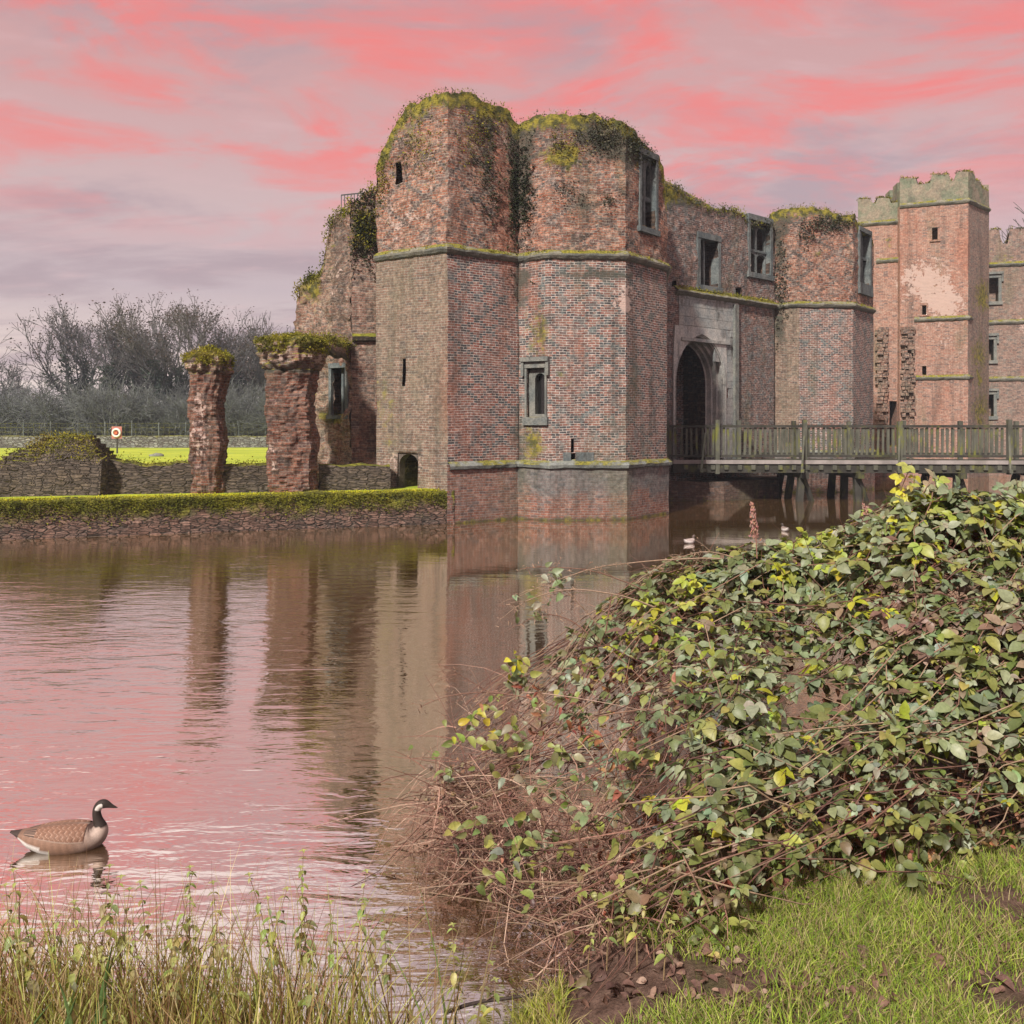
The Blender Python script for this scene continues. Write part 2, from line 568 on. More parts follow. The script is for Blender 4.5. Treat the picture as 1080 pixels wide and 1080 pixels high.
def wood_mat(name, a, b, moss=0.3):
    m, t = new_mat(name)
    pos = t.n('ShaderNodeNewGeometry').outputs['Position']
    n1 = t.noise(pos, 1.3, 5, 0.6)
    n2 = t.noise(t.mapping(pos, (9, 9, 1.2)), 3, 5, 0.7)
    n3 = t.noise(t.mapping(pos, (1, 1, 0.6), (0, 0, 0), (3, 3, 3)), 2.3, 5, 0.65)
    col = t.mix(n2, a, b)
    col = t.mix(t.m('MULTIPLY', t.step(n1, 0.4, 0.65), 0.6), col, tuple(x * 0.5 for x in a))
    col = t.mix(t.m('MULTIPLY', t.step(n3, 0.5, 0.68), moss), col, (0.17, 0.18, 0.03))
    finish(t, col, 0.85, n2, 0.4, 0.01, 0.2)
    return m


def plain_mat(name, c, rough=0.7, spec=0.4, metal=0.0, vary=0.15):
    m, t = new_mat(name)
    n = t.noise(t.n('ShaderNodeNewGeometry').outputs['Position'], 14, 4)
    v = t.step(n, 0.25, 0.75, 1 - vary, 1 + vary)
    col = t.mix(1.0, c, t.n('ShaderNodeCombineColor', {0: v, 1: v, 2: v}).outputs[0], 'MULTIPLY')
    b = finish(t, col, rough, None, spec=spec)
    b.inputs['Metallic'].default_value = metal
    return m


M = {}
M['lower_grey'] = brick_mat('brick_lower_grey', (0.35, 0.20, 0.15), (0.40, 0.28, 0.21), (0.62, 0.57, 0.49), (0.34, 0.31, 0.23), 0.5, 0.10, 0.4, 0.2, tint=(0.36, 0.29, 0.205), tint_amt=0.45, gain=0.60)
M['lower_diaper'] = brick_mat('brick_lower_diaper', (0.38, 0.145, 0.11), (0.43, 0.21, 0.16), (0.78, 0.70, 0.64), (0.27, 0.30, 0.30), 0.5, 0.9, 0.5, 0.14, burnt=(0.68, 0.9, 0.5))
M['lower_tower'] = brick_mat('brick_lower_tower', (0.40, 0.17, 0.13), (0.46, 0.26, 0.20), (0.85, 0.78, 0.72), (0.27, 0.335, 0.325), 0.66, 0.85, 0.45, 0.24, burnt=(0.72, 0.9, 0.5), gain=0.62)
M['upper'] = brick_mat('brick_upper_rough', (0.44, 0.165, 0.10), (0.50, 0.27, 0.19), (0.50, 0.42, 0.35), (0.42, 0.37, 0.33), 0.55, 0.7, 0.8, 0.6, period=1.88, dw=0.07, rough_bump=1.6, burnt=(0.7, 0.9, 0.6), speck=(0.42, 1.62))
M['plinth'] = brick_mat('brick_plinth', (0.38, 0.15, 0.105), (0.42, 0.21, 0.15), (0.48, 0.40, 0.35), (0.27, 0.29, 0.29), 0.5, 0.0, 0.4, 0.25, hi_lichen=(0.24, 0.265, 0.265))
M['plinth_red'] = brick_mat('brick_plinth_red', (0.38, 0.16, 0.115), (0.42, 0.23, 0.17), (0.48, 0.40, 0.35), (0.34, 0.29, 0.27), 0.6, 0.0, 0.4, 0.15)
M['gatewall'] = brick_mat('brick_gate_wall', (0.31, 0.15, 0.12), (0.37, 0.225, 0.185), (0.50, 0.45, 0.41), (0.27, 0.32, 0.325), 0.8, 0.5, 0.6, 0.24, rough_bump=1.2, burnt=(0.65, 0.88, 0.6), speck=(0.45, 1.55))
M['pier'] = brick_mat('brick_pier', (0.31, 0.115, 0.075), (0.40, 0.19, 0.13), (0.40, 0.31, 0.25), (0.36, 0.29, 0.23), 0.4, 0.0, 0.6, 0.25, rough_bump=1.3, burnt=(0.62, 0.85, 0.6), speck=(0.42, 1.5), moss_top=False, gain=0.56)
M['ruin'] = brick_mat('brick_ruin', (0.36, 0.18, 0.135), (0.42, 0.27, 0.20), (0.45, 0.38, 0.32), (0.38, 0.32, 0.26), 0.6, 0.0, 0.65, 0.35, rough_bump=1.6, burnt=(0.65, 0.9, 0.6), speck=(0.42, 1.6))
M['great'] = brick_mat('brick_great_tower', (0.44, 0.20, 0.14), (0.48, 0.27, 0.20), (0.54, 0.43, 0.36), (0.47, 0.35, 0.29), 0.55, 0.12, 0.3, 0.12, speck=(0.68, 1.28), gain=0.84)
M['great_side'] = brick_mat('brick_great_side', (0.38, 0.22, 0.175), (0.40, 0.28, 0.23), (0.46, 0.39, 0.33), (0.32, 0.31, 0.27), 0.65, 0.0, 0.4, 0.45, speck=(0.68, 1.28), gain=0.72)
M['inner'] = brick_mat('brick_inner_shaded', (0.16, 0.09, 0.07), (0.20, 0.13, 0.10), (0.22, 0.18, 0.15), (0.12, 0.11, 0.10), 0.5, 0.0, 0.6, 0.0, moss_top=False)  # dark brick: the shade inside openings is put into its colour
M['parapet'] = stone_mat('parapet_stone', (0.16, 0.18, 0.125), (0.27, 0.225, 0.17), 1.6, 0.42)
M['arch_stone'] = stone_mat('arch_stone', (0.50, 0.485, 0.45), (0.34, 0.355, 0.35), 2.4, 0.08, stain_amt=0.6)
M['ashlar'] = stone_mat('grey_ashlar', (0.38, 0.375, 0.35), (0.26, 0.285, 0.285), 1.8, 0.12, stain_amt=0.75)
M['stone'] = stone_mat('dark_window_stone', (0.17, 0.185, 0.18), (0.095, 0.115, 0.12), 2.2, 0.18, stain_amt=0.8)
M['plinth_stone'] = stone_mat('plinth_stone', (0.21, 0.225, 0.21), (0.13, 0.14, 0.125), 2.0, 0.42, stain_amt=0.75)
M['stone_pale'] = stone_mat('pale_stone', (0.22, 0.22, 0.195), (0.14, 0.155, 0.15), 2.5, 0.25, stain_amt=0.6)
M['string'] = stone_mat('mossy_string_course', (0.22, 0.21, 0.17), (0.16, 0.17, 0.15), 2.2, 0.62)
M['rubble'] = rubble_mat('rubble_wall', (0.105, 0.085, 0.07), (0.16, 0.125, 0.095))
M['bankwall'] = rubble_mat('bank_wall_stone', (0.17, 0.10, 0.075), (0.26, 0.165, 0.13), 0.38, 0.85, 0.07, 0.26)
M['farwall'] = rubble_mat('far_wall_stone', (0.20, 0.21, 0.20), (0.26, 0.26, 0.24), 1.7, 2.2, 0.2, 0.5)
M['moss'] = attr_mat('moss_tufts', 0.9, 0.1, 0.25, 0.3, 12)
M['leaf'] = attr_mat('bramble_leaf', 0.45, 0.45, 0.22, 0.18, 45, 0.15)
M['grass'] = attr_mat('grass_blade', 0.6, 0.25, 0.3, 0.15, 20)
M['twig'] = attr_mat('bramble_twig', 0.75, 0.25, 0.0, 0.25, 40)
M['bark'] = attr_mat('bark', 0.9, 0.1, 0.0, 0.3, 3)
M['deadleaf'] = attr_mat('dead_leaf', 0.7, 0.3, 0.1, 0.3, 60, 0.3)
M['bird'] = attr_mat('feathers', 0.65, 0.25, 0.0, 0.12, 90)
M['wood'] = wood_mat('weathered_oak', (0.036, 0.035, 0.03), (0.075, 0.07, 0.06), 0.35)
M['wood_pale'] = wood_mat('weathered_picket', (0.075, 0.077, 0.062), (0.16, 0.16, 0.125), 0.8)
M['deck_edge'] = wood_mat('deck_edge', (0.30, 0.27, 0.26), (0.40, 0.36, 0.34), 0.1)
M['iron'] = plain_mat('dark_iron', (0.05, 0.055, 0.06), 0.5, 0.5, 0.6)
M['black'] = plain_mat('eye_black', (0.01, 0.01, 0.01), 0.2, 0.6)


def ground_mats():
    # lawn
    m, t = new_mat('lawn')
    pos = t.n('ShaderNodeNewGeometry').outputs['Position']
    n1 = t.noise(pos, 0.22, 5)
    n2 = t.noise(pos, 3.0, 6, 0.7)
    col = t.mix(t.step(n1, 0.35, 0.65), (0.44, 0.50, 0.05), (0.30, 0.38, 0.04))
    col = t.mix(t.step(n2, 0.4, 0.75, 0, 0.65), col, (0.20, 0.25, 0.04))
    finish(t, col, 0.9, n2, 0.6, 0.05, 0.1)
    M['lawn'] = m
    # mud and litter of the near bank
    m, t = new_mat('bank_earth')
    pos = t.n('ShaderNodeNewGeometry').outputs['Position']
    n1 = t.noise(pos, 1.8, 6, 0.6)
    n2 = t.noise(pos, 14.0, 7, 0.7)
    n3 = t.noise(pos, 60.0, 5, 0.7)
    col = t.mix(t.step(n2, 0.35, 0.7), (0.075, 0.042, 0.03), (0.17, 0.105, 0.08))
    col = t.mix(t.step(n1, 0.55, 0.7, 0, 0.5), col, (0.06, 0.07, 0.02))
    v = t.step(n3, 0.2, 0.8, 0.6, 1.4)
    col = t.mix(1.0, col, t.n('ShaderNodeCombineColor', {0: v, 1: v, 2: v}).outputs[0], 'MULTIPLY')
    finish(t, col, 0.8, t.m('ADD', n2, t.m('MULTIPLY', n3, 0.5)), 0.9, 0.03, 0.25)
    M['earth'] = m
    # hill woods
    m, t = new_mat('far_hill')
    pos = t.n('ShaderNodeNewGeometry').outputs['Position']
    n1 = t.noise(pos, 0.03, 6, 0.65)
    n2 = t.noise(pos, 0.3, 5, 0.7)
    col = t.mix(t.step(n1, 0.42, 0.6), (0.07, 0.075, 0.045), (0.16, 0.155, 0.05))
    col = t.mix(t.step(n2, 0.4, 0.7, 0, 0.6), col, (0.05, 0.05, 0.035))
    finish(t, col, 1.0, n2, 1.0, 1.0, 0.05)
    M['hill'] = m
    # water: silty brown body under a rippled reflecting surface
    m, t = new_mat('moat_water')
    pos = t.n('ShaderNodeNewGeometry').outputs['Position']
    w1 = t.noise(t.mapping(pos, (0.75, 2.0, 1), (0, 0, R(9))), 1.5, 4, 0.5, 0.6)
    w2 = t.noise(t.mapping(pos, (0.7, 2.3, 1), (0, 0, R(-8)), (4, 2, 0)), 4.6, 3, 0.5, 0.4)
    w3 = t.noise(t.mapping(pos, (0.25, 0.4, 1), (0, 0, R(20)), (1, 7, 0)), 0.55, 3, 0.5)
    px_ = t.n('ShaderNodeSeparateXYZ', {0: pos})
    lee = t.m('MAXIMUM', t.step(t.m('ADD', px_.outputs[0], t.m('MULTIPLY', px_.outputs[1], 0.14)), 2.2, -1.0), 0.22)
    shelter = t.step(px_.outputs[1], 25.0, 15.0, 0.45, 1.0)
    calm = t.m('MULTIPLY', t.m('MULTIPLY', t.step(w3, 0.36, 0.62, 0.4, 1.0), lee), shelter)
    h = t.m('MULTIPLY', t.m('ADD', w1, t.m('MULTIPLY', w2, 0.30)), calm)
    bp = t.n('ShaderNodeBump', {'Height': h, 'Strength': 0.6, 'Distance': 0.042})
    b = t.n('ShaderNodeBsdfPrincipled', {'Base Color': (0.125, 0.07, 0.024), 'Roughness': 0.3, 'Specular IOR Level': 0.0})
    g = t.n('ShaderNodeBsdfGlossy', {'Color': (1.0, 0.98, 0.94), 'Roughness': 0.015, 'Normal': bp})
    fr = t.n('ShaderNodeLayerWeight', {'Blend': 0.5, 'Normal': bp})
    mx = t.n('ShaderNodeMixShader', {0: t.step(fr.outputs['Facing'], 0.3, 0.9, 0.86, 0.82), 1: b, 2: g})
    t.n('ShaderNodeOutputMaterial', {'Surface': mx})
    M['water'] = m


ground_mats()

# ------------------------------------------------------------------ wall building kit


class Facet:
    """vertical wall plane from p0 to p1 (plan points); outward normal on the right-hand side looking p0 -> p1 is towards the camera"""
    def __init__(self, p0, p1):
        self.p0, self.p1 = np.array(p0, float), np.array(p1, float)
        d = self.p1 - self.p0
        self.L = float(np.linalg.norm(d))
        self.d = d / self.L
        self.n = np.array((self.d[1], -self.d[0]))

    def u(self, px):
        k = (px - 540) / F
        # x = k*y : p0x + u dx = k (p0y + u dy)
        return float((k * self.p0[1] - self.p0[0]) / (self.d[0] - k * self.d[1]))

    def dep(self, px):
        return float(self.p0[1] + self.u(px) * self.d[1])

    def z(self, px, py):
        return EYE - (py - HZ) / F * self.dep(px)

    def pt(self, u, z, out=0.0):
        q = self.p0 + self.d * u + self.n * out
        return np.array((q[0], q[1], z))

    def rect(self, x0, x1, y0, y1):
        """pixel box -> (u0,u1,z0,z1)"""
        xm = (x0 + x1) / 2
        return self.u(x0), self.u(x1), self.z(xm, y1), self.z(xm, y0)


def warp(p, amp, amp2, s1=0.9, s2=4.5):
    q = np.array(p, float)
    if amp:
        q = q + nvec(p, s1) * amp
    if amp2:
        q = q + nvec((p[0] + 31, p[1], p[2]), s2) * amp2
    return q


def panel(mb, fc, zb, top, holes=(), step=0.22, amp=0.02, amp2=0.01, mi=0, stain=None, u0=0.0, u1=None, ub=0.0, hmi=None):
    """wall sheet on a facet; top: number or function of plan point; holes: (u0,u1,z0,z1,depth,closed)"""
    u1 = fc.L if u1 is None else u1
    hmi = mi if hmi is None else hmi
    us = set(np.linspace(u0, u1, max(2, int(round((u1 - u0) / step)) + 1)).round(4))
    tops = {}
    zmax = max(top(fc.pt(u, 0)) for u in np.linspace(u0, u1, 40)) + 0.4 if callable(top) else top
    zs = set(np.linspace(zb, zmax, max(2, int(round((zmax - zb) / step)) + 1)).round(4))
    for h in holes:
        us |= {round(h[0], 4), round(h[1], 4)}
        zs |= {round(h[2], 4), round(h[3], 4)}
    us, zs = sorted(us), sorted(zs)
    grid = {}

    def gv(i, j):
        if (i, j) not in grid:
            p = fc.pt(us[i], zs[j])
            tz = top(p) if callable(top) else top
            p[2] = min(p[2], max(tz, zb + 0.01))
            c = stain(p) if stain else None
            grid[(i, j)] = (mb.vert(warp(p, amp, amp2), c), p[2])
        return grid[(i, j)]

    def inhole(i, j):
        uc, zc = (us[i] + us[i + 1]) / 2, (zs[j] + zs[j + 1]) / 2
        return any(h[0] < uc < h[1] and h[2] < zc < h[3] for h in holes)

    for i in range(len(us) - 1):
        for j in range(len(zs) - 1):
            if inhole(i, j):
                continue
            a, b, c, d = gv(i, j), gv(i + 1, j), gv(i + 1, j + 1), gv(i, j + 1)
            if c[1] - b[1] < 1e-5 and d[1] - a[1] < 1e-5:
                continue
            uv = [(us[i] + ub, a[1]), (us[i + 1] + ub, b[1]), (us[i + 1] + ub, c[1]), (us[i] + ub, d[1])]
            mb.face((a[0], b[0], c[0], d[0]), uv, mi)
    for h in holes:
        dep = h[4]
        ii = [i for i, u in enumerate(us) if h[0] - 1e-4 <= u <= h[1] + 1e-4]
        jj = [j for j, z in enumerate(zs) if h[2] - 1e-4 <= z <= h[3] + 1e-4]
        inn = {}

        def iv(i, j):
            if (i, j) not in inn:
                inn[(i, j)] = mb.vert(fc.pt(us[i], zs[j], -dep))
            return inn[(i, j)]
        for k in range(len(ii) - 1):
            for j, flip in ((jj[0], False), (jj[-1], True)):
                q = [gv(ii[k], j)[0], iv(ii[k], j), iv(ii[k + 1], j), gv(ii[k + 1], j)[0]]
                uv = [(us[ii[k]], 0), (us[ii[k]], dep), (us[ii[k + 1]], dep), (us[ii[k + 1]], 0)]
                mb.face(q if flip else q[::-1], uv if flip else uv[::-1], hmi)
        for k in range(len(jj) - 1):
            for i, flip in ((ii[0], False), (ii[-1], True)):
                q = [gv(i, jj[k])[0], gv(i, jj[k + 1])[0], iv(i, jj[k + 1]), iv(i, jj[k])]
                uv = [(0, zs[jj[k]]), (0, zs[jj[k + 1]]), (dep, zs[jj[k + 1]]), (dep, zs[jj[k]])]
                mb.face(q if not flip else q[::-1], uv if not flip else uv[::-1], hmi)
        if h[5]:
            a, b, c, d = (mb.vert(fc.pt(u, z, -dep)) for u, z in ((h[0], h[2]), (h[1], h[2]), (h[1], h[3]), (h[0], h[3])))
            mb.face((a, b, c, d), [(h[0], h[2]), (h[1], h[2]), (h[1], h[3]), (h[0], h[3])], hmi)
    # top boundary points for a cap
    res = []
    for u in us:
        p = fc.pt(u, 0)
        p[2] = top(p) if callable(top) else top
        res.append(p)
    return res


def cap(mb, boundary, amp, amp2, mi=0, bulge=0.25, stain=None, rings=(0.9, 0.75, 0.5, 0.25), level=None):
    """rough top over a closed loop of boundary points"""
    pts = []
    for p in boundary:
        if not pts or np.linalg.norm(p - pts[-1]) > 1e-3:
            pts.append(p)
    cen = np.mean(pts, axis=0)
    if level is not None:
        cen[2] = level
    prev = [mb.vert(warp(p, amp, amp2), stain(p) if stain else None) for p in pts]
    prevp = pts
    n = len(pts)
    for k in rings:
        cur = []
        for p in pts:
            q = cen + (p - cen) * k
            q[2] = p[2] * k + cen[2] * (1 - k) + bulge * (1 - k * k) + 0.35 * nz(q * 1.0, 1.3) * (1 - k ** 3)
            cur.append(q)
        ids = [mb.vert(warp(q, amp, amp2), stain(q) if stain else None) for q in cur]
        for i in range(n):
            j = (i + 1) % n
            uv = [(prevp[i][0], prevp[i][1]), (prevp[j][0], prevp[j][1]), (cur[j][0], cur[j][1]), (cur[i][0], cur[i][1])]
            mb.face((prev[i], prev[j], ids[j], ids[i]), uv, mi)
        prev, prevp = ids, cur
    c = mb.vert(cen + np.array((0, 0, bulge)))
    for i in range(n):
        j = (i + 1) % n
        mb.face((prev[i], prev[j], c), [(0, 0), (1, 0), (0, 1)], mi)


def offset_line(pts, d):
    """open plan polyline moved outwards (right side) by d with mitred corners"""
    pts = [np.array(p, float) for p in pts]
    out = []
    for i, p in enumerate(pts):
        ns = []
        if i > 0:
            e = pts[i] - pts[i - 1]
            e /= np.linalg.norm(e)
            ns.append(np.array((e[1], -e[0])))
        if i < len(pts) - 1:
            e = pts[i + 1] - pts[i]
            e /= np.linalg.norm(e)
            ns.append(np.array((e[1], -e[0])))
        n = sum(ns) / len(ns)
        n = n / np.dot(n, n) if np.dot(n, n) > 0.1 else ns[0]
        out.append(p + n * d)
    return out


def band(mb, pts, z, prof, step=0.2, amp=0.03):
    """moulded course swept along a plan polyline; prof: (out, dz) from bottom to top"""
    lines = [offset_line(pts, o) for o, _ in prof]
    # subdivide each run equally
    rows = []
    for (o, dz), ln in zip(prof, lines):
        r = []
        for i in range(len(ln) - 1):
            n = max(1, int(np.linalg.norm(np.array(pts[i + 1]) - np.array(pts[i])) / step))
            for k in range(n):
                q = ln[i] + (ln[i + 1] - ln[i]) * k / n
                r.append(np.array((q[0], q[1], z + dz)))
        r.append(np.array((ln[-1][0], ln[-1][1], z + dz)))
        rows.append(r)
    ids = [[mb.vert(warp(p, 0.02, amp)) for p in r] for r in rows]
    for a in range(len(rows) - 1):
        for i in range(len(rows[0]) - 1):
            mb.face((ids[a][i], ids[a][i + 1], ids[a + 1][i + 1], ids[a + 1][i]))


STRING_PROF = [(-0.02, -0.16), (0.07, -0.11), (0.13, -0.03), (0.14, 0.03), (0.06, 0.12), (-0.02, 0.17)]


def tuft_patch(name, pts, mat, parent, size=0.09, n_per=3, pal=None, spread=0.06, up=1.0, wide=0.55):
    """small leaf-sized scales over points (moss, ivy)"""
    pts = np.asarray(pts, float)
    k = len(pts) * n_per
    pos = np.repeat(pts, n_per, 0) + rng.normal(0, spread, (k, 3))
    ax = rng.normal(0, 1, (k, 3))
    ax[:, 2] = np.abs(ax[:, 2]) * up + 0.2 * up
    nr = rng.normal(0, 1, (k, 3)) + np.array((0, -0.5, 0.6))
    L = size * rng.uniform(0.5, 1.4, k)
    pal = np.array(pal if pal is not None else MOSS_PAL)
    # colour drifts in clumps, not leaf by leaf
    ph = np.array([mnoise.noise(Vector(p) * 1.7) for p in np.repeat(pts, n_per, 0)])
    idx = np.clip(((ph * 0.9 + 0.5) * len(pal) + rng.normal(0, 0.8, k)).astype(int), 0, len(pal) - 1)
    col = pal[idx] * rng.uniform(0.75, 1.25, (k, 1))
    V, Q, C = quad_leaf_geo(pos, ax, nr, L, L * wide, col)
    return np_mesh(name, V, Q, mat, parent, C)


MOSS_PAL = [(0.06, 0.07, 0.015), (0.11, 0.11, 0.02), (0.17, 0.165, 0.022), (0.24, 0.225, 0.03), (0.31, 0.275, 0.035), (0.20, 0.16, 0.045)]
IVY_PAL = [(0.025, 0.032, 0.02), (0.035, 0.045, 0.025), (0.05, 0.06, 0.03), (0.07, 0.07, 0.045)]
GREYVEG_PAL = [(0.07, 0.075, 0.05), (0.10, 0.105, 0.08), (0.05, 0.06, 0.04), (0.14, 0.13, 0.09)]


def frame_boxes(mb, fc, u0, u1, z0, z1, w=0.16, out=0.04, inn=0.3, sill=0.2, lintel=0.22, head=False):
    """stone dressings round a rectangular opening: two jambs, lintel, sill"""
    def bx(a, b, c, d, o=out):
        mb.box(fc.pt(a, c, -inn), fc.pt(b, c, -inn) - fc.pt(a, c, -inn), fc.pt(a, c, o) - fc.pt(a, c, -inn), (0, 0, d - c))
    bx(u0 - w, u0, z0, z1)
    bx(u1, u1 + w, z0, z1)
    bx(u0 - w, u1 + w, z1, z1 + lintel, out + 0.02)
    bx(u0 - w - 0.05, u1 + w + 0.05, z0 - sill, z0, out + 0.05)
    if head:
        bx(u0 - w - 0.1, u1 + w + 0.1, z1 + lintel, z1 + lintel + 0.14, out + 0.12)
        bx(u0 - w - 0.1, u0 - w, z1 - 0.25, z1 + lintel, out + 0.08)
        bx(u1 + w, u1 + w + 0.1, z1 - 0.25, z1 + lintel, out + 0.08)


def arch_curve(u0, u1, zs, zt, n=9):
    """pointed (or, when low, rounded) arch from (u0,zs) over the apex to (u1,zs)"""
    uc, w, h = (u0 + u1) / 2, (u1 - u0) / 2, zt - zs
    r = (w * w + h * h) / (2 * w)
    am = math.atan2(h, r - w) if r > w else math.pi / 2
    pts = []
    for i in range(n + 1):
        t = i / n
        if h >= w:
            an = am * t
            pts.append((u0 + r - r * math.cos(an), zs + r * math.sin(an)))
        else:
            an = math.pi / 2 * t
            pts.append((uc - w * math.cos(an), zs + h * math.sin(an)))
    return pts + [(2 * uc - u, z) for u, z in reversed(pts[:-1])]


def arched_light(mb, fc, u0, u1, z0, z1, au0, au1, az0, azs, azt, out=0.0, thick=0.18, n=7):
    """stone slab filling (u0..u1, z0..z1) with an arched opening cut through it"""
    inner = [(au0, az0)] + arch_curve(au0, au1, azs, azt, n) + [(au1, az0)]
    outer = []
    for u, z in inner:
        # push to the outline of the rectangle
        if z <= azs + 1e-6:
            outer.append((u0 if u < (au0 + au1) / 2 else u1, z))
        else:
            s = (u - au0) / (au1 - au0)
            if s < 0.12:
                outer.append((u0, z))
            elif s > 0.88:
                outer.append((u1, z))
            else:
                outer.append((u0 + (s - 0.12) / 0.76 * (u1 - u0), z1))
    outer[0], outer[-1] = (u0, z0 + (az0 - z0)), (u1, z0 + (az0 - z0))
    I = [mb.vert(fc.pt(u, z, out)) for u, z in inner]
    O = [mb.vert(fc.pt(u, z, out)) for u, z in outer]
    B = [mb.vert(fc.pt(u, z, out - thick)) for u, z in inner]
    OB = [mb.vert(fc.pt(u, z, out - thick)) for u, z in outer]
    for i in range(len(inner) - 1):
        mb.face((I[i], O[i], O[i + 1], I[i + 1]))
        mb.face((I[i], I[i + 1], B[i + 1], B[i]))
        mb.face((O[i], OB[i], OB[i + 1], O[i + 1]))
    if az0 > z0 + 1e-3:
        mb.box(fc.pt(u0, z0, out - thick), fc.pt(u1, z0) - fc.pt(u0, z0), fc.pt(u0, z0, out) - fc.pt(u0, z0, out - thick), (0, 0, az0 - z0))


# ------------------------------------------------------------------ setting: water, island, near bank, hill
BANK = [(-70, 18.5), (-13.6, 23.0), (-2.0, 26.75)]          # front line of the revetted bank


def build_setting():
    mb = MB()
    mb.face([mb.vert(p) for p in ((-160, -60, 0), (160, -60, 0), (160, 100, 0), (-160, 100, 0))])
    struct(mb.build('water', M['water']))
    # island and field behind it, one sheet
    mb = MB()
    pl = [(-70, 18.75), (-13.6, 23.25), (-2.4, 26.9), (0.5, 31.0), (8.0, 38.5), (16, 44), (19, 50), (60, 62), (600, 70), (600, 900), (-900, 900), (-900, 12)]
    rows = [0.0, 0.02, 0.06, 0.15, 0.4, 1.0]
    front = []
    for i in range(len(pl) - 4):
        a, b = np.array(pl[i]), np.array(pl[i + 1])
        n = max(2, int(np.linalg.norm(b - a) / 1.5)) if i < 7 else 4
        front += [a + (b - a) * k / n for k in range(n)]
    front = [np.array((-900.0, 10.0))] + front + [np.array((600.0, 70.0))]
    ids = []
    for p in front:
        r = []
        for k in rows:
            q = np.array((p[0] + (0 if abs(p[0]) > 100 else k * p[0] * 6), p[1] + (900 - p[1]) * k))
            z = 1.03 - 0.33 * min(1, max(0, (q[1] - 28) / 45)) + (nz((q[0], q[1], 0), 0.3) * 0.05 if k < 0.3 else 0)
            r.append(mb.vert((q[0], q[1], z)))
        ids.append(r)
    for i in range(len(ids) - 1):
        for k in range(len(rows) - 1):
            mb.face((ids[i][k], ids[i + 1][k], ids[i + 1][k + 1], ids[i][k + 1]))
    struct(mb.build('lawn_ground', M['lawn'], smooth=True))
    # far hill
    mb = MB()
    nx, ny = 60, 8
    g = [[mb.vert((-700 + 1400 * i / nx, 420 + 45 * j, 0.5 + 16 * math.sin(math.pi * min(1, j / 6) / 2) * (0.8 + 0.35 * mnoise.noise((i * 0.18, j * 0.2, 3))) )) for j in range(ny)] for i in range(nx + 1)]
    for i in range(nx):
        for j in range(ny - 1):
            mb.face((g[i][j], g[i + 1][j], g[i + 1][j + 1], g[i][j + 1]))
    struct(mb.build('hill', M['hill'], smooth=True))


def shore(x):
    """y of the near waterline for world x"""
    return float(np.interp(x, [-30, -6, -3, -1.2, -0.45, -0.1, 0.3, 0.8, 1.6, 2.6, 5, 30], [5.2, 4.9, 4.55, 4.35, 4.2, 4.25, 4.75, 5.7, 6.9, 8.0, 9.5, 14]))


def gz(x, y):
    """height of the near bank"""
    s = shore(x) - y
    if s < 0:
        return max(-1.2, s * 0.7) - 0.03
    hgt = np.interp(x, [-3, -0.5, 0.3, 1, 3], [0.22, 0.26, 0.38, 0.5, 0.55])
    z = hgt * (1 - math.exp(-s * 2.4)) + max(0, 3.4 - y) * 0.28
    return float(z + 0.03 * nz((x, y, 0), 1.7) + 0.015 * nz((x, y, 4), 5))


def build_bank():
    mb = MB()
    xs = np.concatenate([np.linspace(-40, -4, 10), np.linspace(-3.6, 4, 90), np.linspace(4.6, 60, 14)])
    ys = np.concatenate([np.linspace(-40, 2.2, 12), np.linspace(2.5, 9, 80), np.linspace(9.6, 22, 8)])
    g = [[mb.vert((x, y, gz(x, y))) for y in ys] for x in xs]
    for i in range(len(xs) - 1):
        for j in range(len(ys) - 1):
            mb.face((g[i][j], g[i + 1][j], g[i + 1][j + 1], g[i][j + 1]))
    struct(mb.build('bank_ground', M['earth'], smooth=True))


build_setting()
build_bank()



def build_haze():
    mb = MB()
    mb.box((-960, -130, -2.6), (1920, 0, 0), (0, 1080, 0), (0, 0, 30.6))
    m = bpy.data.materials.new('haze')
    m.use_nodes = True
    t = NT(m.node_tree)
    v = t.n('ShaderNodeVolumePrincipled', {'Color': (0.80, 0.88, 1.0), 'Density': 0.0006, 'Anisotropy': 0.0})
    t.n('ShaderNodeOutputMaterial', {'Volume': v})
    struct(mb.build('haze', m), 'stuff')


build_haze()

# ------------------------------------------------------------------ the gatehouse
A, B, C = (-4.33, 28.3), (-1.95, 26.8), (0.20, 28.4)
C2, D, E, FF, G = (0.22, 28.36), (1.19, 27.8), (3.59, 28.0), (5.24, 30.0), (5.9, 34.75)
GW0, GW1 = (5.75, 34.59), (11.75, 39.73)
H0, H1, H2, H3 = (11.7, 40.0), (12.74, 39.3), (15.2, 39.5), (16.95, 41.6)
ZS = 5.33 + EYE         # string course height
ZP = 1.72               # top of plinth

OUT_T = [(380, 260), (384, 232), (392, 185), (400, 160), (415, 134), (430, 116), (452, 109), (472, 107), (500, 109), (520, 112), (535, 117), (548, 123), (560, 121), (585, 120), (610, 121),
         (632, 124), (655, 129), (680, 140), (694, 151), (700, 170), (704, 196), (710, 212)]
OUT_R = [(800, 228), (812, 224), (830, 222), (870, 221), (890, 226), (905, 232), (915, 240), (922, 244)]
OUT_G = [(690, 205), (708, 211), (720, 218), (735, 223), (755, 226), (766, 221), (778, 221), (786, 226), (800, 227), (830, 226)]


def top_from(outline, dref, jag=0.16):
    def f(p):
        px = 540 + F * p[0] / p[1]
        z = EYE + (HZ - interp(px, outline)) / F * dref
        j = jag * (nz((p[0], p[1], 0), 1.1) + 0.8 * nz((p[0], p[1], 7), 3.1))
        return round((z + j) / 0.078) * 0.078
    return f


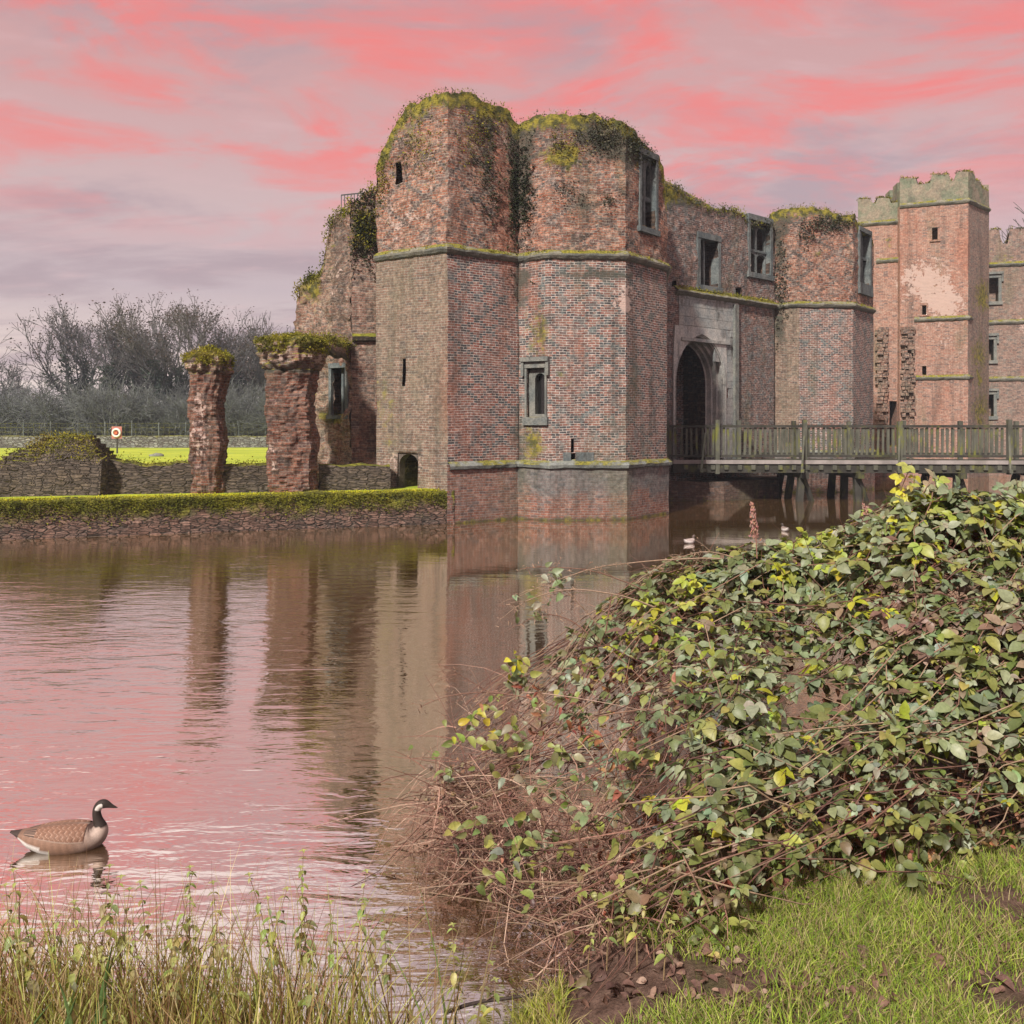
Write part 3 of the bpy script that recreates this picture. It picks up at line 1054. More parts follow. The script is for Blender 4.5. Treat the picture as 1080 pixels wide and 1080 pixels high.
top_t = top_from(OUT_T, 28.0)
top_r = top_from(OUT_R, 39.6)
top_g = top_from(OUT_G, 37.5)


def blob(p, c, r, s=1.0):
    d = math.sqrt(sum(((p[i] - c[i]) / r[i]) ** 2 for i in range(3)))
    return max(0.0, 1 - d) * s


def stain_upper(p):
    top = top_t(p) if p[0] < 5.6 else top_r(p)
    k = max(0, 1 - (top - p[2]) / 1.7)
    px = 540 + F * p[0] / p[1]
    py = HZ - (p[2] - EYE) * F / p[1]
    moss = 0.8 * max(0, 1 - (top - p[2]) / 0.7) + 0.15 * k + blob((px, py, 0), (592, 165, 0), (45, 22, 1), 0.75) + blob((px, py, 0), (515, 160, 0), (35, 90, 1), 0.35) + blob((px, py, 0), (445, 150, 0), (60, 60, 1), 0.4)
    darkening = blob((px, py, 0), (549, 190, 0), (24, 85, 1), 1.1) + blob((px, py, 0), (515, 185, 0), (22, 70, 1), 0.7) + blob((px, py, 0), (655, 150, 0), (60, 40, 1), 0.8) \
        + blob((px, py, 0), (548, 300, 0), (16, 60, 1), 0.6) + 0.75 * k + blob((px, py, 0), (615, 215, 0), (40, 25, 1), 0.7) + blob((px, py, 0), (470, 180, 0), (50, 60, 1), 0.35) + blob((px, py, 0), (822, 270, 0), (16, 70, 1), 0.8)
    pale = blob((px, py, 0), (425, 230, 0), (40, 50, 1), 0.5) + blob((px, py, 0), (535, 150, 0), (12, 40, 1), 0.6)
    return (moss, darkening, pale)


def stain_lower(p):
    px = 540 + F * p[0] / p[1]
    py = HZ - (p[2] - EYE) * F / p[1]
    moss = blob((px, py, 0), (562, 470, 0), (22, 45, 1), 0.8) + blob((px, py, 0), (400, 440, 0), (30, 90, 1), 0.3) + blob((px, py, 0), (590, 400, 0), (45, 90, 1), 0.3) + blob((px, py, 0), (565, 345, 0), (26, 60, 1), 0.6) + blob((px, py, 0), (415, 430, 0), (40, 130, 1), 0.25) \
        + 0.72 * max(0, 1 - abs(p[2] - 0.05) / 0.28)
    darkening = blob((px, py, 0), (549, 300, 0), (14, 60, 1), 0.9) + blob((px, py, 0), (549, 480, 0), (10, 90, 1), 0.7) + blob((px, py, 0), (640, 285, 0), (70, 12, 1), 0.5) \
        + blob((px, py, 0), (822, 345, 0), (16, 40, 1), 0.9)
    darkening += blob((px, py, 0), (620, 292, 0), (100, 16, 1), .6) + blob((px, py, 0), (690, 330, 0), (40, 60, 1), .45) + blob((px, py, 0), (640, 360, 0), (60, 60, 1), .25) + blob((px, py, 0), (530, 400, 0), (30, 140, 1), .4)  # further dark strip below the string course, dark patches on the faces
    darkening += 0.8 * max(0, 1 - max(0, p[2]) / 0.2)
    pale = blob((px, py, 0), (657, 318, 0), (20, 30, 1), 0.8) + blob((px, py, 0), (425, 490, 0), (40, 20, 1), 0.6)
    return (moss, darkening, pale)


gate = thing('castle_gatehouse', 'ruined red brick gatehouse with mossy polygonal towers and pointed stone gateway in the moat', 'castle gatehouse', (1.5, 31, 0))
GMATS = [M['lower_grey'], M['lower_diaper'], M['lower_tower'], M['upper'], M['plinth'], M['gatewall'], M['inner']]


def edge_points(bound, n, depth=0.5, cen=None):
    """points scattered over the crumbling upper rim"""
    b = np.array(bound)
    i = rng.integers(0, len(b) - 1, n)
    t = rng.uniform(0, 1, (n, 1))
    p = b[i] * (1 - t) + b[i + 1] * t
    if cen is not None:
        k = rng.uniform(0, 1, (n, 1)) ** 1.5 * depth
        p[:, :2] += (np.array(cen) - p[:, :2]) * k
    p[:, 2] += rng.normal(0.0, 0.07, n)
    return p


def slit(mb, fc, px, y0, y1, w):
    u = fc.u(px)
    return (u - w / 2, u + w / 2, fc.z(px, y1), fc.z(px, y0), 1.2, True)


def build_tower(name, pts, back, top, lower_mi, holes_lower, holes_upper, cen, seed, plinth_from=0, zstring=ZS, zplinth=ZP, lower_step=0.3):
    """polygonal tower: plinth, diapered lower stage, rough upper stage with crumbled top"""
    mb = MB()
    bound = []
    facs = [Facet(pts[i], pts[i + 1]) for i in range(len(pts) - 1)]
    u = 0.0
    for i, fc in enumerate(facs):
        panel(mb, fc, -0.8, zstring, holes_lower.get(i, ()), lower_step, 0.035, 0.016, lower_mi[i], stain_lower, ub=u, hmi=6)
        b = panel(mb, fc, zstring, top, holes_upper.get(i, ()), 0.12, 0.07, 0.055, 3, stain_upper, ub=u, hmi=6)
        bound += b if not bound else b[1:]
        u += fc.L
    loop = pts[-1:] + back + pts[:1]
    for i in range(len(loop) - 1):
        fc = Facet(loop[i], loop[i + 1])
        b = panel(mb, fc, -0.8, top, (), 0.6, 0.03, 0.02, 3, stain_upper, ub=u)
        bound += b[1:]
        u += fc.L
    cap(mb, bound, 0.07, 0.055, 3, 0.15, stain_upper)
    t = mb.build(name, GMATS, gate, smooth=True)
    # plinth
    mb = MB()
    op = offset_line(pts, 0.07)
    u = 0
    for i in range(len(op) - 1):
        if i < plinth_from:
            continue
        fc = Facet(op[i], op[i + 1])
        panel(mb, fc, -0.9, zplinth, (), 0.3, 0.02, 0.012, 0, stain_lower, ub=u)
        u += fc.L
    mb.build('plinth', M['plinth_red'] if seed == 1 else M['plinth'], t, smooth=True)
    mb = MB()
    band(mb, pts[plinth_from:], zplinth, [(0.05, -0.1), (0.15, -0.07), (0.17, 0.02), (0.10, 0.10), (-0.03, 0.17)])
    mb.build('plinth_moulding', M['plinth_stone'], t)
    mb = MB()
    band(mb, pts, zstring, STRING_PROF)
    mb.build('string_course', M['string'], t)
    nfront = sum(max(2, int(round(f.L / 0.17)) + 1) for f in facs)
    tuft_patch('moss', edge_points(bound, 2400, 0.6, cen), M['moss'], t, 0.055, 3, MOSS_PAL + GREYVEG_PAL, 0.05)
    # moss lying on the string course
    q = []
    so = offset_line(pts, 0.07)
    for i in range(len(so) - 1):
        n = int(np.linalg.norm(so[i + 1] - so[i]) * 60)
        s = rng.uniform(0, 1, (n, 1))
        xy = so[i] * (1 - s) + so[i + 1] * s
        q.append(np.column_stack([xy + rng.normal(0, .03, (n, 2)), zstring + 0.07 + rng.normal(0, .03, n)]))
    q = np.concatenate(q)
    keep = np.array([mnoise.noise(Vector(p) * 1.4) + 0.5 * mnoise.noise(Vector(p) * 5) > 0.0 for p in q])
    tuft_patch('moss', q[keep], M['moss'], t, 0.05, 3, MOSS_PAL[1:], 0.02)
    return t, facs, bound


# corner turret (left), two visible faces
fAB, fBC = Facet(A, B), Facet(B, C)
hl = {0: [slit(None, fAB, 426, 378, 407, 0.12), (*fAB.rect(419, 441, 478, 525), 3.0, True)]}
hu = {0: [(*fAB.rect(417, 424, 171, 192), 1.5, True)]}
turret, _, tb = build_tower('turret', [A, B, C], [(0.6, 33.0), (-4.2, 33.0)], top_t, [0, 1], hl, hu, (-1.9, 30.5), 1, 1)
# arched brick doorway at the foot of the turret
mb = MB()
u0, u1, z0, z1 = fAB.rect(419, 441, 478, 525)
arched_light(mb, fAB, u0 - 0.16, u1 + 0.16, z0, z1 + 0.12, u0 + 0.03, u1 - 0.03, z0, z1 - 0.36, z1 - 0.03, -0.06, 0.3)
mb.build('doorway', M['inner'], turret)

# gate tower, left of the gate: three visible faces
fCD, fDE, fEF = Facet(C2, D), Facet(D, E), Facet(E, FF)
wl = fCD.rect(556, 575, 388, 440)
wu = fEF.rect(676, 691, 166, 241)
kh = fDE.rect(602.5, 605.5, 463, 478)
kh2 = fDE.rect(602, 607, 479, 487)
hl = {0: [(*wl, 0.35, True)], 1: [(*kh, 0.8, True), (*kh2, 0.8, True)]}
hu = {2: [(*wu, 1.6, True)]}
tower1, _, tb1 = build_tower('gate_tower', [C2, D, E, FF, G], [(2.0, 37.0), (-0.4, 33.0)], top_t, [2, 2, 2, 5], hl, hu, (2.6, 31.5), 2)
# lancet window of the lower stage
mb = MB()
frame_boxes(mb, fCD, wl[0], wl[1], wl[2], wl[3], 0.07, 0.05, 0.3, 0.25, 0.2, True)
w1 = mb.build('window', M['stone_pale'], tower1)
mb = MB()
arched_light(mb, fCD, wl[0], wl[1], wl[2], wl[3], wl[0] + 0.22, wl[1] - 0.06, wl[2] + 0.1, wl[3] - 0.36, wl[3] - 0.16, -0.12, 0.22)
mb.build('window_light', M['stone_pale'], w1)
mb = MB()
mb.box(fCD.pt(wl[0], wl[2], -0.345), fCD.pt(wl[1], wl[2], -0.345) - fCD.pt(wl[0], wl[2], -0.345), fCD.pt(0, 0, 0.01) - fCD.pt(0, 0, 0), (0, 0, wl[3] - wl[2]))
mb.build('window_back', M['black'], w1)  # black sheet closing the back of the window opening
# keyhole gun port with its grey slab
mb = MB()
a0, a1, b0, b1 = fDE.rect(594, 602, 477, 489)
c0, c1, _, _ = fDE.rect(607, 626, 477, 489)
for x0, x1 in ((a0, a1), (c0, c1)):
    mb.box(fDE.pt(x0, b0, -0.1), fDE.pt(x1, b0) - fDE.pt(x0, b0), fDE.pt(0, 0, 0.14) - fDE.pt(0, 0, 0), (0, 0, b1 - b0))
mb.build('gun_port', M['stone'], tower1)
# tall two-light window of the upper stage
mb = MB()
frame_boxes(mb, fEF, wu[0], wu[1], wu[2], wu[3], 0.13, 0.05, 0.4, 0.18, 0.2)
um = (wu[0] + wu[1]) / 2
w2 = mb.build('window', M['stone'], tower1)
mb = MB()
for a, b in ((wu[0], um - 0.03), (um + 0.03, wu[1])):
    arched_light(mb, fEF, a, b, wu[2] + 1.1, wu[3], a + 0.07, b - 0.05, wu[2] + 1.1, wu[3] - 0.42, wu[3] - 0.16, -0.15, 0.16)
mb.box(fEF.pt(um - 0.06, wu[2], -0.3), fEF.pt(0.12, 0) - fEF.pt(0, 0), fEF.pt(0, 0, 0.16) - fEF.pt(0, 0), (0, 0, wu[3] - wu[2] - 0.02))
mb.box(fEF.pt(wu[0] + 0.002, wu[2] + 0.95, -0.29), fEF.pt(wu[1] - wu[0] - 0.004, 0) - fEF.pt(0, 0), fEF.pt(0, 0, 0.14) - fEF.pt(0, 0), (0, 0, 0.14))
mb.build('mullion', M['stone'], w2)
# dark creepers in the angle between turret and tower, grey growth on the shoulder


def wall_scatter(fc, cx, cy, rx, ry, n, out=0.05):
    q = []
    while len(q) < n:
        px, py = rng.normal(cx, rx), rng.normal(cy, ry)
        u = fc.u(px)
        if 0 < u < fc.L:
            z = fc.z(px, py)
            if z < top_t(fc.pt(u, 0)) if fc.p0[0] < 5.3 else z < top_r(fc.pt(u, 0)):
                q.append(warp(fc.pt(u, z, out), 0.05, 0.03))
    return np.array(q)


iv = np.concatenate([wall_scatter(fCD, 555, 200, 4.5, 30, 260), wall_scatter(fBC, 542, 205, 4, 32, 260), wall_scatter(fBC, 513, 165, 8, 26, 130), wall_scatter(fBC, 520, 210, 5, 16, 70)])
tuft_patch('ivy', iv, M['moss'], tower1, 0.075, 4, IVY_PAL, 0.05, 0.2, 0.7)
gv_ = np.concatenate([wall_scatter(fEF, 675, 150, 14, 10, 300), wall_scatter(fDE, 638, 145, 14, 11, 350), wall_scatter(fDE, 600, 205, 10, 7, 60), wall_scatter(fDE, 642, 212, 5, 4, 40)])
tuft_patch('ivy', gv_, M['moss'], tower1, 0.065, 4, GREYVEG_PAL, 0.06, 0.2, 0.6)
tuft_patch('moss', np.concatenate([wall_scatter(fDE, 592, 155, 14, 8, 160), wall_scatter(fAB, 440, 150, 16, 22, 260), wall_scatter(fBC, 500, 140, 12, 18, 180), wall_scatter(fAB, 402, 190, 5, 22, 200)]),
           M['moss'], tower1, 0.055, 3, MOSS_PAL[1:], 0.05, 0.3, 0.7)

# wall over the gate
fG = Facet(GW0, GW1)
gh = fG.rect(718.5, 757, 366, 500)
wA = fG.rect(738, 757, 253, 302)
wB = fG.rect(791, 812, 234, 289)
mb = MB()
zc = fG.z(745, 312)
pu0, pu1 = fG.u(715.5), fG.u(778)
hole_gate = (gh[0] - 0.42, gh[1] + 0.42, 1.2, gh[3] + 0.5, 7.0, True)
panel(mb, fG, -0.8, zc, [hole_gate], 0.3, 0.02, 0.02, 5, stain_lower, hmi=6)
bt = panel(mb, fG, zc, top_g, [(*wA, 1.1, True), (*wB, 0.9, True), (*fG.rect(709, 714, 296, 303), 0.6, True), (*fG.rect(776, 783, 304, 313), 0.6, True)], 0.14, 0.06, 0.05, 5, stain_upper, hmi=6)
fGb = Facet((10.3, 41.3), (4.3, 36.2))
bb = panel(mb, fGb, -0.8, top_g, (), 0.6, 0.04, 0.03, 5)
cap(mb, bt + bb, 0.05, 0.03, 5, 0.05, None, (0.8, 0.4))
gwall = mb.build('gate_wall', GMATS, gate, smooth=True)
tuft_patch('moss', edge_points(bt, 500, 0.0), M['moss'], gwall, 0.07, 5, GREYVEG_PAL + MOSS_PAL[1:4], 0.08)
# ashlar panel and moulded four-centred arch
mb = MB()
zsp = fG.z(738, 404)
ztop = fG.z(738, 363)
inner0 = (gh[0] + 0.02, gh[1] - 0.02)
orders = [(0.0, -0.62), (0.10, -0.40), (0.22, -0.22), (0.36, -0.02), (0.46, 0.10)]
prevI = None
nA = 10
for off, out in orders:
    cv = [(inner0[0] - off, 1.3)] + arch_curve(inner0[0] - off, inner0[1] + off, zsp, ztop + off * 0.9, nA) + [(inner0[1] + off, 1.3)]
    a = [mb.vert(fG.pt(u, z, (prev_out if prevI is not None else out))) for u, z in cv]
    b = [mb.vert(fG.pt(u, z, out)) for u, z in cv]
    for i in range(len(cv) - 1):
        if prevI is not None:
            mb.face((prevI[i], a[i], a[i + 1], prevI[i + 1]))
            mb.face((a[i], b[i], b[i + 1], a[i + 1]))
    prevI, prev_out, lastcv = b, out, cv
# hood falls back to the wall
a = [mb.vert(fG.pt(u + (0.03 if u > sum(inner0) / 2 else -0.03), z + 0.03, 0.03)) for u, z in lastcv]
for i in range(len(a) - 1):
    mb.face((prevI[i], a[i], a[i + 1], prevI[i + 1]))
arched_light(mb, fG, gh[0] - 0.55, gh[1] + 0.55, 1.22, ztop + 0.66, inner0[0] - .41, inner0[1] + .41, 1.22, zsp, ztop + 0.37, 0.06, 0.4, 10)
arch = mb.build('gateway_arch', M['arch_stone'], gwall)
mb = MB()
ua, ub_ = fG.u(735), fG.u(751)
for k in range(6):
    w_ = (ub_ - ua) / 6
    mb.box(fG.pt(ua + w_ * k + .004, 1.6, -2.4), fG.pt(w_ - .008, 0) - fG.pt(0, 0), fG.pt(0, 0, .07) - fG.pt(0, 0), (0, 0, 3.0))
for z_ in (2.2, 3.8):
    mb.box(fG.pt(ua, z_, -2.33), fG.pt(ub_ - ua, 0) - fG.pt(0, 0), fG.pt(0, 0, .06) - fG.pt(0, 0), (0, 0, .16))
mb.build('door', M['wood_pale'], gwall)
# ashlar courses around the arch
mb = MB()
zz = 1.3
k = 0
while zz < zc - 0.15:
    hh = 0.30 + 0.06 * ((k * 7) % 3)
    hh = min(hh, zc - 0.12 - zz)
    u = pu0
    j = 0
    while u < pu1 - 0.05:
        wv = 0.42 + 0.3 * random.random()
        ue = min(u + wv, pu1)
        um_ = (u + ue) / 2
        # keep clear of the arch
        cl = inner0[0] - 0.46, inner0[1] + 0.46
        ztop_here = 0
        if cl[0] - 0.02 < ue and u < cl[1] + 0.02:
            s = min(1, abs(um_ - sum(cl) / 2) / ((cl[1] - cl[0]) / 2))
            ztop_here = zsp + (ztop + 0.40 - zsp) * (1 - s ** 1.7) ** 0.75 if s < 1 else 1.0
        if zz + 0.02 >= ztop_here:
            o = 0.025 + 0.02 * random.random()
            mb.box(fG.pt(u + 0.006, zz + 0.006, -0.05), fG.pt(ue - u - 0.012, 0) - fG.pt(0, 0), fG.pt(0, 0, 0.05 + o) - fG.pt(0, 0), (0, 0, hh - 0.012))
        u = ue
    zz += hh
    k += 1
# flat band above the arch, right pilaster of larger blocks
mb.box(fG.pt(pu0 + 0.1, fG.z(738, 361), -0.05), fG.pt(pu1 - pu0 - 0.7, 0) - fG.pt(0, 0), fG.pt(0, 0, 0.17) - fG.pt(0, 0), (0, 0, 0.13))
mb.build('ashlar_facing', M['ashlar'], gwall)
mb = MB()
us_ = fG.u(772.5)
mb.box(fG.pt(us_, 1.3, -0.05), fG.pt(0.26, 0) - fG.pt(0, 0), fG.pt(0, 0, 0.2) - fG.pt(0, 0), (0, 0, zc - 1.5))
mb.build('pilaster', M['stone_pale'], gwall)
# cornice over the panel, mossy
mb = MB()
band(mb, [fG.pt(fG.u(711), 0)[:2], fG.pt(fG.u(816), 0)[:2]], zc, [(0, -0.16), (0.12, -0.1), (0.22, 0.0), (0.2, 0.06), (-0.02, 0.22)])
mb.build('cornice', M['string'], gwall)
q = []
for _ in range(700):
    u = rng.uniform(fG.u(712), fG.u(814))
    q.append(fG.pt(u, zc + 0.15 + rng.normal(0, 0.04), 0.08 + rng.normal(0, .04)))
tuft_patch('moss', q, M['moss'], gwall, 0.06, 3, MOSS_PAL[1:], 0.03)
for nm, (a0, a1, b0, b1) in (('window', wA), ('window', wB)):
    mb = MB()
    frame_boxes(mb, fG, a0, a1, b0, b1, 0.17, 0.05, 0.35, 0.22, 0.24)
    w = mb.build(nm, M['stone'], gwall)
    if a0 == wB[0]:
        mb = MB()
        ml = (a0 + a1) / 2
        for x0, x1 in ((a0, ml), (ml, a1)):
            arched_light(mb, fG, x0 + .002, x1 - .002, b0 + 1.05, b1, x0 + 0.06, x1 - 0.06, b0 + 1.05, b1 - 0.5, b1 - 0.2, -0.2, 0.15)
            arched_light(mb, fG, x0 + .002, x1 - .002, b0, b0 + 1.0, x0 + 0.06, x1 - 0.06, b0, b0 + 0.75, b0 + 0.9, -0.2, 0.15)
        mb.box(fG.pt(a0, b0 + 0.98, -0.38), fG.pt(a1 - a0, 0) - fG.pt(0, 0), fG.pt(0, 0, 0.22) - fG.pt(0, 0), (0, 0, 0.1))
        mb.build('tracery', M['stone'], w)
    else:
        mb = MB()
        mb.box(fG.pt(a0 + 0.45, b0, -0.3), fG.pt(0.1, 0) - fG.pt(0, 0), fG.pt(0, 0, 0.14) - fG.pt(0, 0), (0, 0, b1 - b0))
        mb.build('mullion', M['stone'], w)

# gate tower right of the gate
fH0, fH1, fH2 = Facet(H0, H1), Facet(H1, H2), Facet(H2, H3)
wr = fH2.rect(907, 917, 246, 300)
tower2, _, tb2 = build_tower('gate_tower', [H0, H1, H2, H3], [(16.8, 46.5), (12.2, 45)], top_r, [0, 2, 2], {}, {2: [(*wr, 1.4, True)]}, (14.2, 42.5), 3)
mb = MB()
frame_boxes(mb, fH2, wr[0], wr[1], wr[2], wr[3], 0.2, 0.05, 0.4, 0.5, 0.2)
mb.box(fH2.pt((wr[0] + wr[1]) / 2 - 0.06, wr[2], -0.3), fH2.pt(0.12, 0) - fH2.pt(0, 0), fH2.pt(0, 0, 0.18) - fH2.pt(0, 0), (0, 0, wr[3] - wr[2]))
mb.box(fH2.pt(wr[0] + .002, (wr[2] + wr[3]) / 2, -0.29), fH2.pt(wr[1] - wr[0] - .004, 0) - fH2.pt(0, 0), fH2.pt(0, 0, 0.16) - fH2.pt(0, 0), (0, 0, 0.13))
mb.build('window', M['stone'], tower2)
iv = np.concatenate([wall_scatter(fH0, 824, 305, 4, 26, 200), wall_scatter(fH1, 870, 236, 22, 4, 240), wall_scatter(fH1, 848, 248, 8, 6, 60)])
tuft_patch('ivy', iv, M['moss'], tower2, 0.085, 4, GREYVEG_PAL, 0.06, 0.2, 0.7)

# ------------------------------------------------------------------ ruined wall left of the turret
OUT_W = [(312, 312), (315, 300), (318, 299), (319, 292), (336, 290), (339.5, 291), (340.2, 272), (342, 270), (342.6, 250), (345, 248), (345.6, 239), (354, 237), (354.6, 232), (366, 230), (366.6, 219), (383, 215), (383.6, 207), (392, 204), (400, 200)]
top_w = top_from(OUT_W, 29.3, 0.2)
fW = Facet(P(312, 0, 30.3)[:2], P(371, 0, 28.7)[:2])
fW2 = Facet(P(371, 0, 28.7)[:2], P(400, 0, 28.9)[:2])
fWb = Facet(P(402, 0, 30.2)[:2], P(314, 0, 31.3)[:2])
fWl = Facet(fWb.p1, fW.p0)


def stain_w(p):
    px = 540 + F * p[0] / p[1]
    py = HZ - (p[2] - EYE) * F / p[1]
    k = max(0, 1 - (top_w(p) - p[2]) / 0.9)
    return (0.4 * k + blob((px, py, 0), (330, 310, 0), (20, 40, 1), .6) + blob((px, py, 0), (350, 440, 0), (30, 14, 1), 1.0) + blob((px, py, 0), (395, 430, 0), (20, 60, 1), .4),
            0.2 * k + blob((px, py, 0), (382, 255, 0), (16, 50, 1), 1.1) + blob((px, py, 0), (385, 355, 0), (16, 12, 1), .5),
            blob((px, py, 0), (355, 300, 0), (20, 50, 1), .4))


mb = MB()
wW = fW.rect(350.5, 365, 388, 438)
lowh = fW.rect(338, 370, 492, 524)
tw = panel(mb, fW, 0.8, top_w, [(*wW, 1.25, False)], 0.11, 0.12, 0.11, 0, stain_w)
tw2 = panel(mb, fW2, 0.8, top_w, (), 0.2, 0.05, 0.03, 0, stain_w)
wbk = (fWb.L - 1.5, fWb.L - 0.4)
# back sheet with the matching hole
uA = fWb.u(365), fWb.u(350.5)
tbk = panel(mb, fWb, 0.8, top_w, [(min(uA) - 0.1, max(uA) + 0.1, wW[2] - 0.06, wW[3] + 0.06, 0.05, False)], 0.3, 0.06, 0.04, 0, stain_w)
tl = panel(mb, fWl, 0.8, top_w, (), 0.12, 0.12, 0.11, 0, stain_w)
loop = tw + tw2[1:] + tbk + tl[1:-1]
fr_ = tw + tw2[1:]
bk_ = tbk[::-1]
va_, vm_, vb_ = [], [], []
for i, p in enumerate(fr_):
    q = bk_[min(len(bk_) - 1, int(i / (len(fr_) - 1) * (len(bk_) - 1)))].copy()
    q[2] = p[2] * .5 + q[2] * .5
    m_ = (p + q) / 2 + np.array((0, 0, 0.06 + 0.12 * nz(p, 2.1)))
    va_.append(mb.vert(warp(p, 0.12, 0.11), stain_w(p)))
    vm_.append(mb.vert(warp(m_, 0.08, 0.08), stain_w(p)))
    vb_.append(mb.vert(warp(q, 0.06, 0.04), stain_w(p)))
for i in range(len(fr_) - 1):
    for r0, r1 in ((va_, vm_), (vm_, vb_)):
        mb.face((r0[i], r0[i + 1], r1[i + 1], r1[i]), [(i * .1, 0), (i * .1 + .1, 0), (i * .1 + .1, .5), (i * .1, .5)])
ruin = thing('ruined_wall', 'jagged stepped stub of brick wall with a stone window opening, joined to the left turret', 'ruined wall', (-6, 29.5, 1.0))
rw = mb.build('wall', M['ruin'], ruin, smooth=True)
mb = MB()
frame_boxes(mb, fW, wW[0], wW[1], wW[2], wW[3], 0.12, 0.06, 0.5, 0.12, 0.16)
mb.box(fW.pt((wW[0] + wW[1]) / 2 - 0.05, wW[2], -0.3), fW.pt(0.1, 0) - fW.pt(0, 0), fW.pt(0, 0, 0.16) - fW.pt(0, 0), (0, 0, wW[3] - wW[2]))
mb.build('window_frame', M['stone'], ruin)
mb = MB()
zl = fW2.z(385, 356)
band(mb, [fW2.p0, fW2.p1], zl, [(-.02, -.14), (.12, -.1), (.16, .02), (.05, .12), (-.02, .14)])
mb.build('ledge', M['rubble'], ruin)
pts = [edge_points(tw + tw2[1:], 420, 0.0)]
for _ in range(260):
    u = rng.uniform(fW2.u(372), fW2.L)
    pts.append(np.array([fW2.pt(u, min(rng.uniform(fW2.z(385, 262), fW2.z(385, 224)), top_w(fW2.pt(u, 0))), 0.05)]))
tuft_patch('moss', np.concatenate(pts), M['moss'], ruin, 0.075, 5, MOSS_PAL, 0.08)
q = np.array([fW2.pt(u_, min(rng.normal(fW2.z(385, 245), 0.6), top_w(fW2.pt(u_, 0)) - 0.05), 0.06) for u_ in rng.uniform(0, fW2.L, 260)])
tuft_patch('ivy', q, M['moss'], ruin, 0.085, 5, IVY_PAL, 0.07, 0.2, 0.8)

mb = MB()
lp = []
for i in range(15):
    s = i / 14
    c = P(330, 0, 27.0) * (1 - s) + P(369, 0, 28.6) * s
    r = []
    for k in range(14):
        an = 2 * math.pi * k / 14
        cs, sn = math.cos(an), math.sin(an)
        kk = 1 / max(abs(cs), abs(sn)) ** .6
        p = warp((c[0], c[1] + cs * kk * .32, zat(367.5, 27.8) + sn * kk * .26), .10, .10, 1.4, 5)
        r.append(mb.vert(p, (0.9 if sn > .2 else 0, .9 if sn < -.3 else .2, 0)))  # moss on the upper side, shade painted along the underside
        if sn > .1:
            lp += [p] * 2
    lp_prev = r if i == 0 else lp_prev
    if i:
        for k in range(14):
            mb.face((lp_prev[k], r[k], r[(k + 1) % 14], lp_prev[(k + 1) % 14]))
    lp_prev = r
lt = mb.build('lintel', M['ruin'], ruin)
lp = np.repeat(np.array(lp), 9, 0)
tuft_patch('moss', lp + rng.normal(0, .08, lp.shape), M['moss'], lt, 0.055, 2, MOSS_PAL[1:], 0.03)

# iron handrail on the stub's top
rail = thing('iron_railing', 'short black iron railing with thin upright bars on top of the stepped ruined wall', 'railing', tuple(P(371, 220, 30.0)))
mb = MB()
r0, r1 = P(360, 0, 29.9), P(384, 0, 29.6)
zt_, zb_ = zat(205, 29.8), zat(224, 29.8)
mb.bar((*r0[:2], zt_), (*r1[:2], zt_), 0.035)
mb.build('handrail', M['iron'], rail)
mb = MB()
mb.bar((*r0[:2], zb_ + 0.12), (*r1[:2], zb_ + 0.12), 0.03)
mb.build('lower_rail', M['iron'], rail)
for k in range(8):
    s = k / 7
    p = r0[:2] * (1 - s) + r1[:2] * s
    mb = MB()
    mb.bar((*p, zb_ - 0.6), (*p, zt_), 0.026)
    mb.build('baluster', M['iron'], rail)


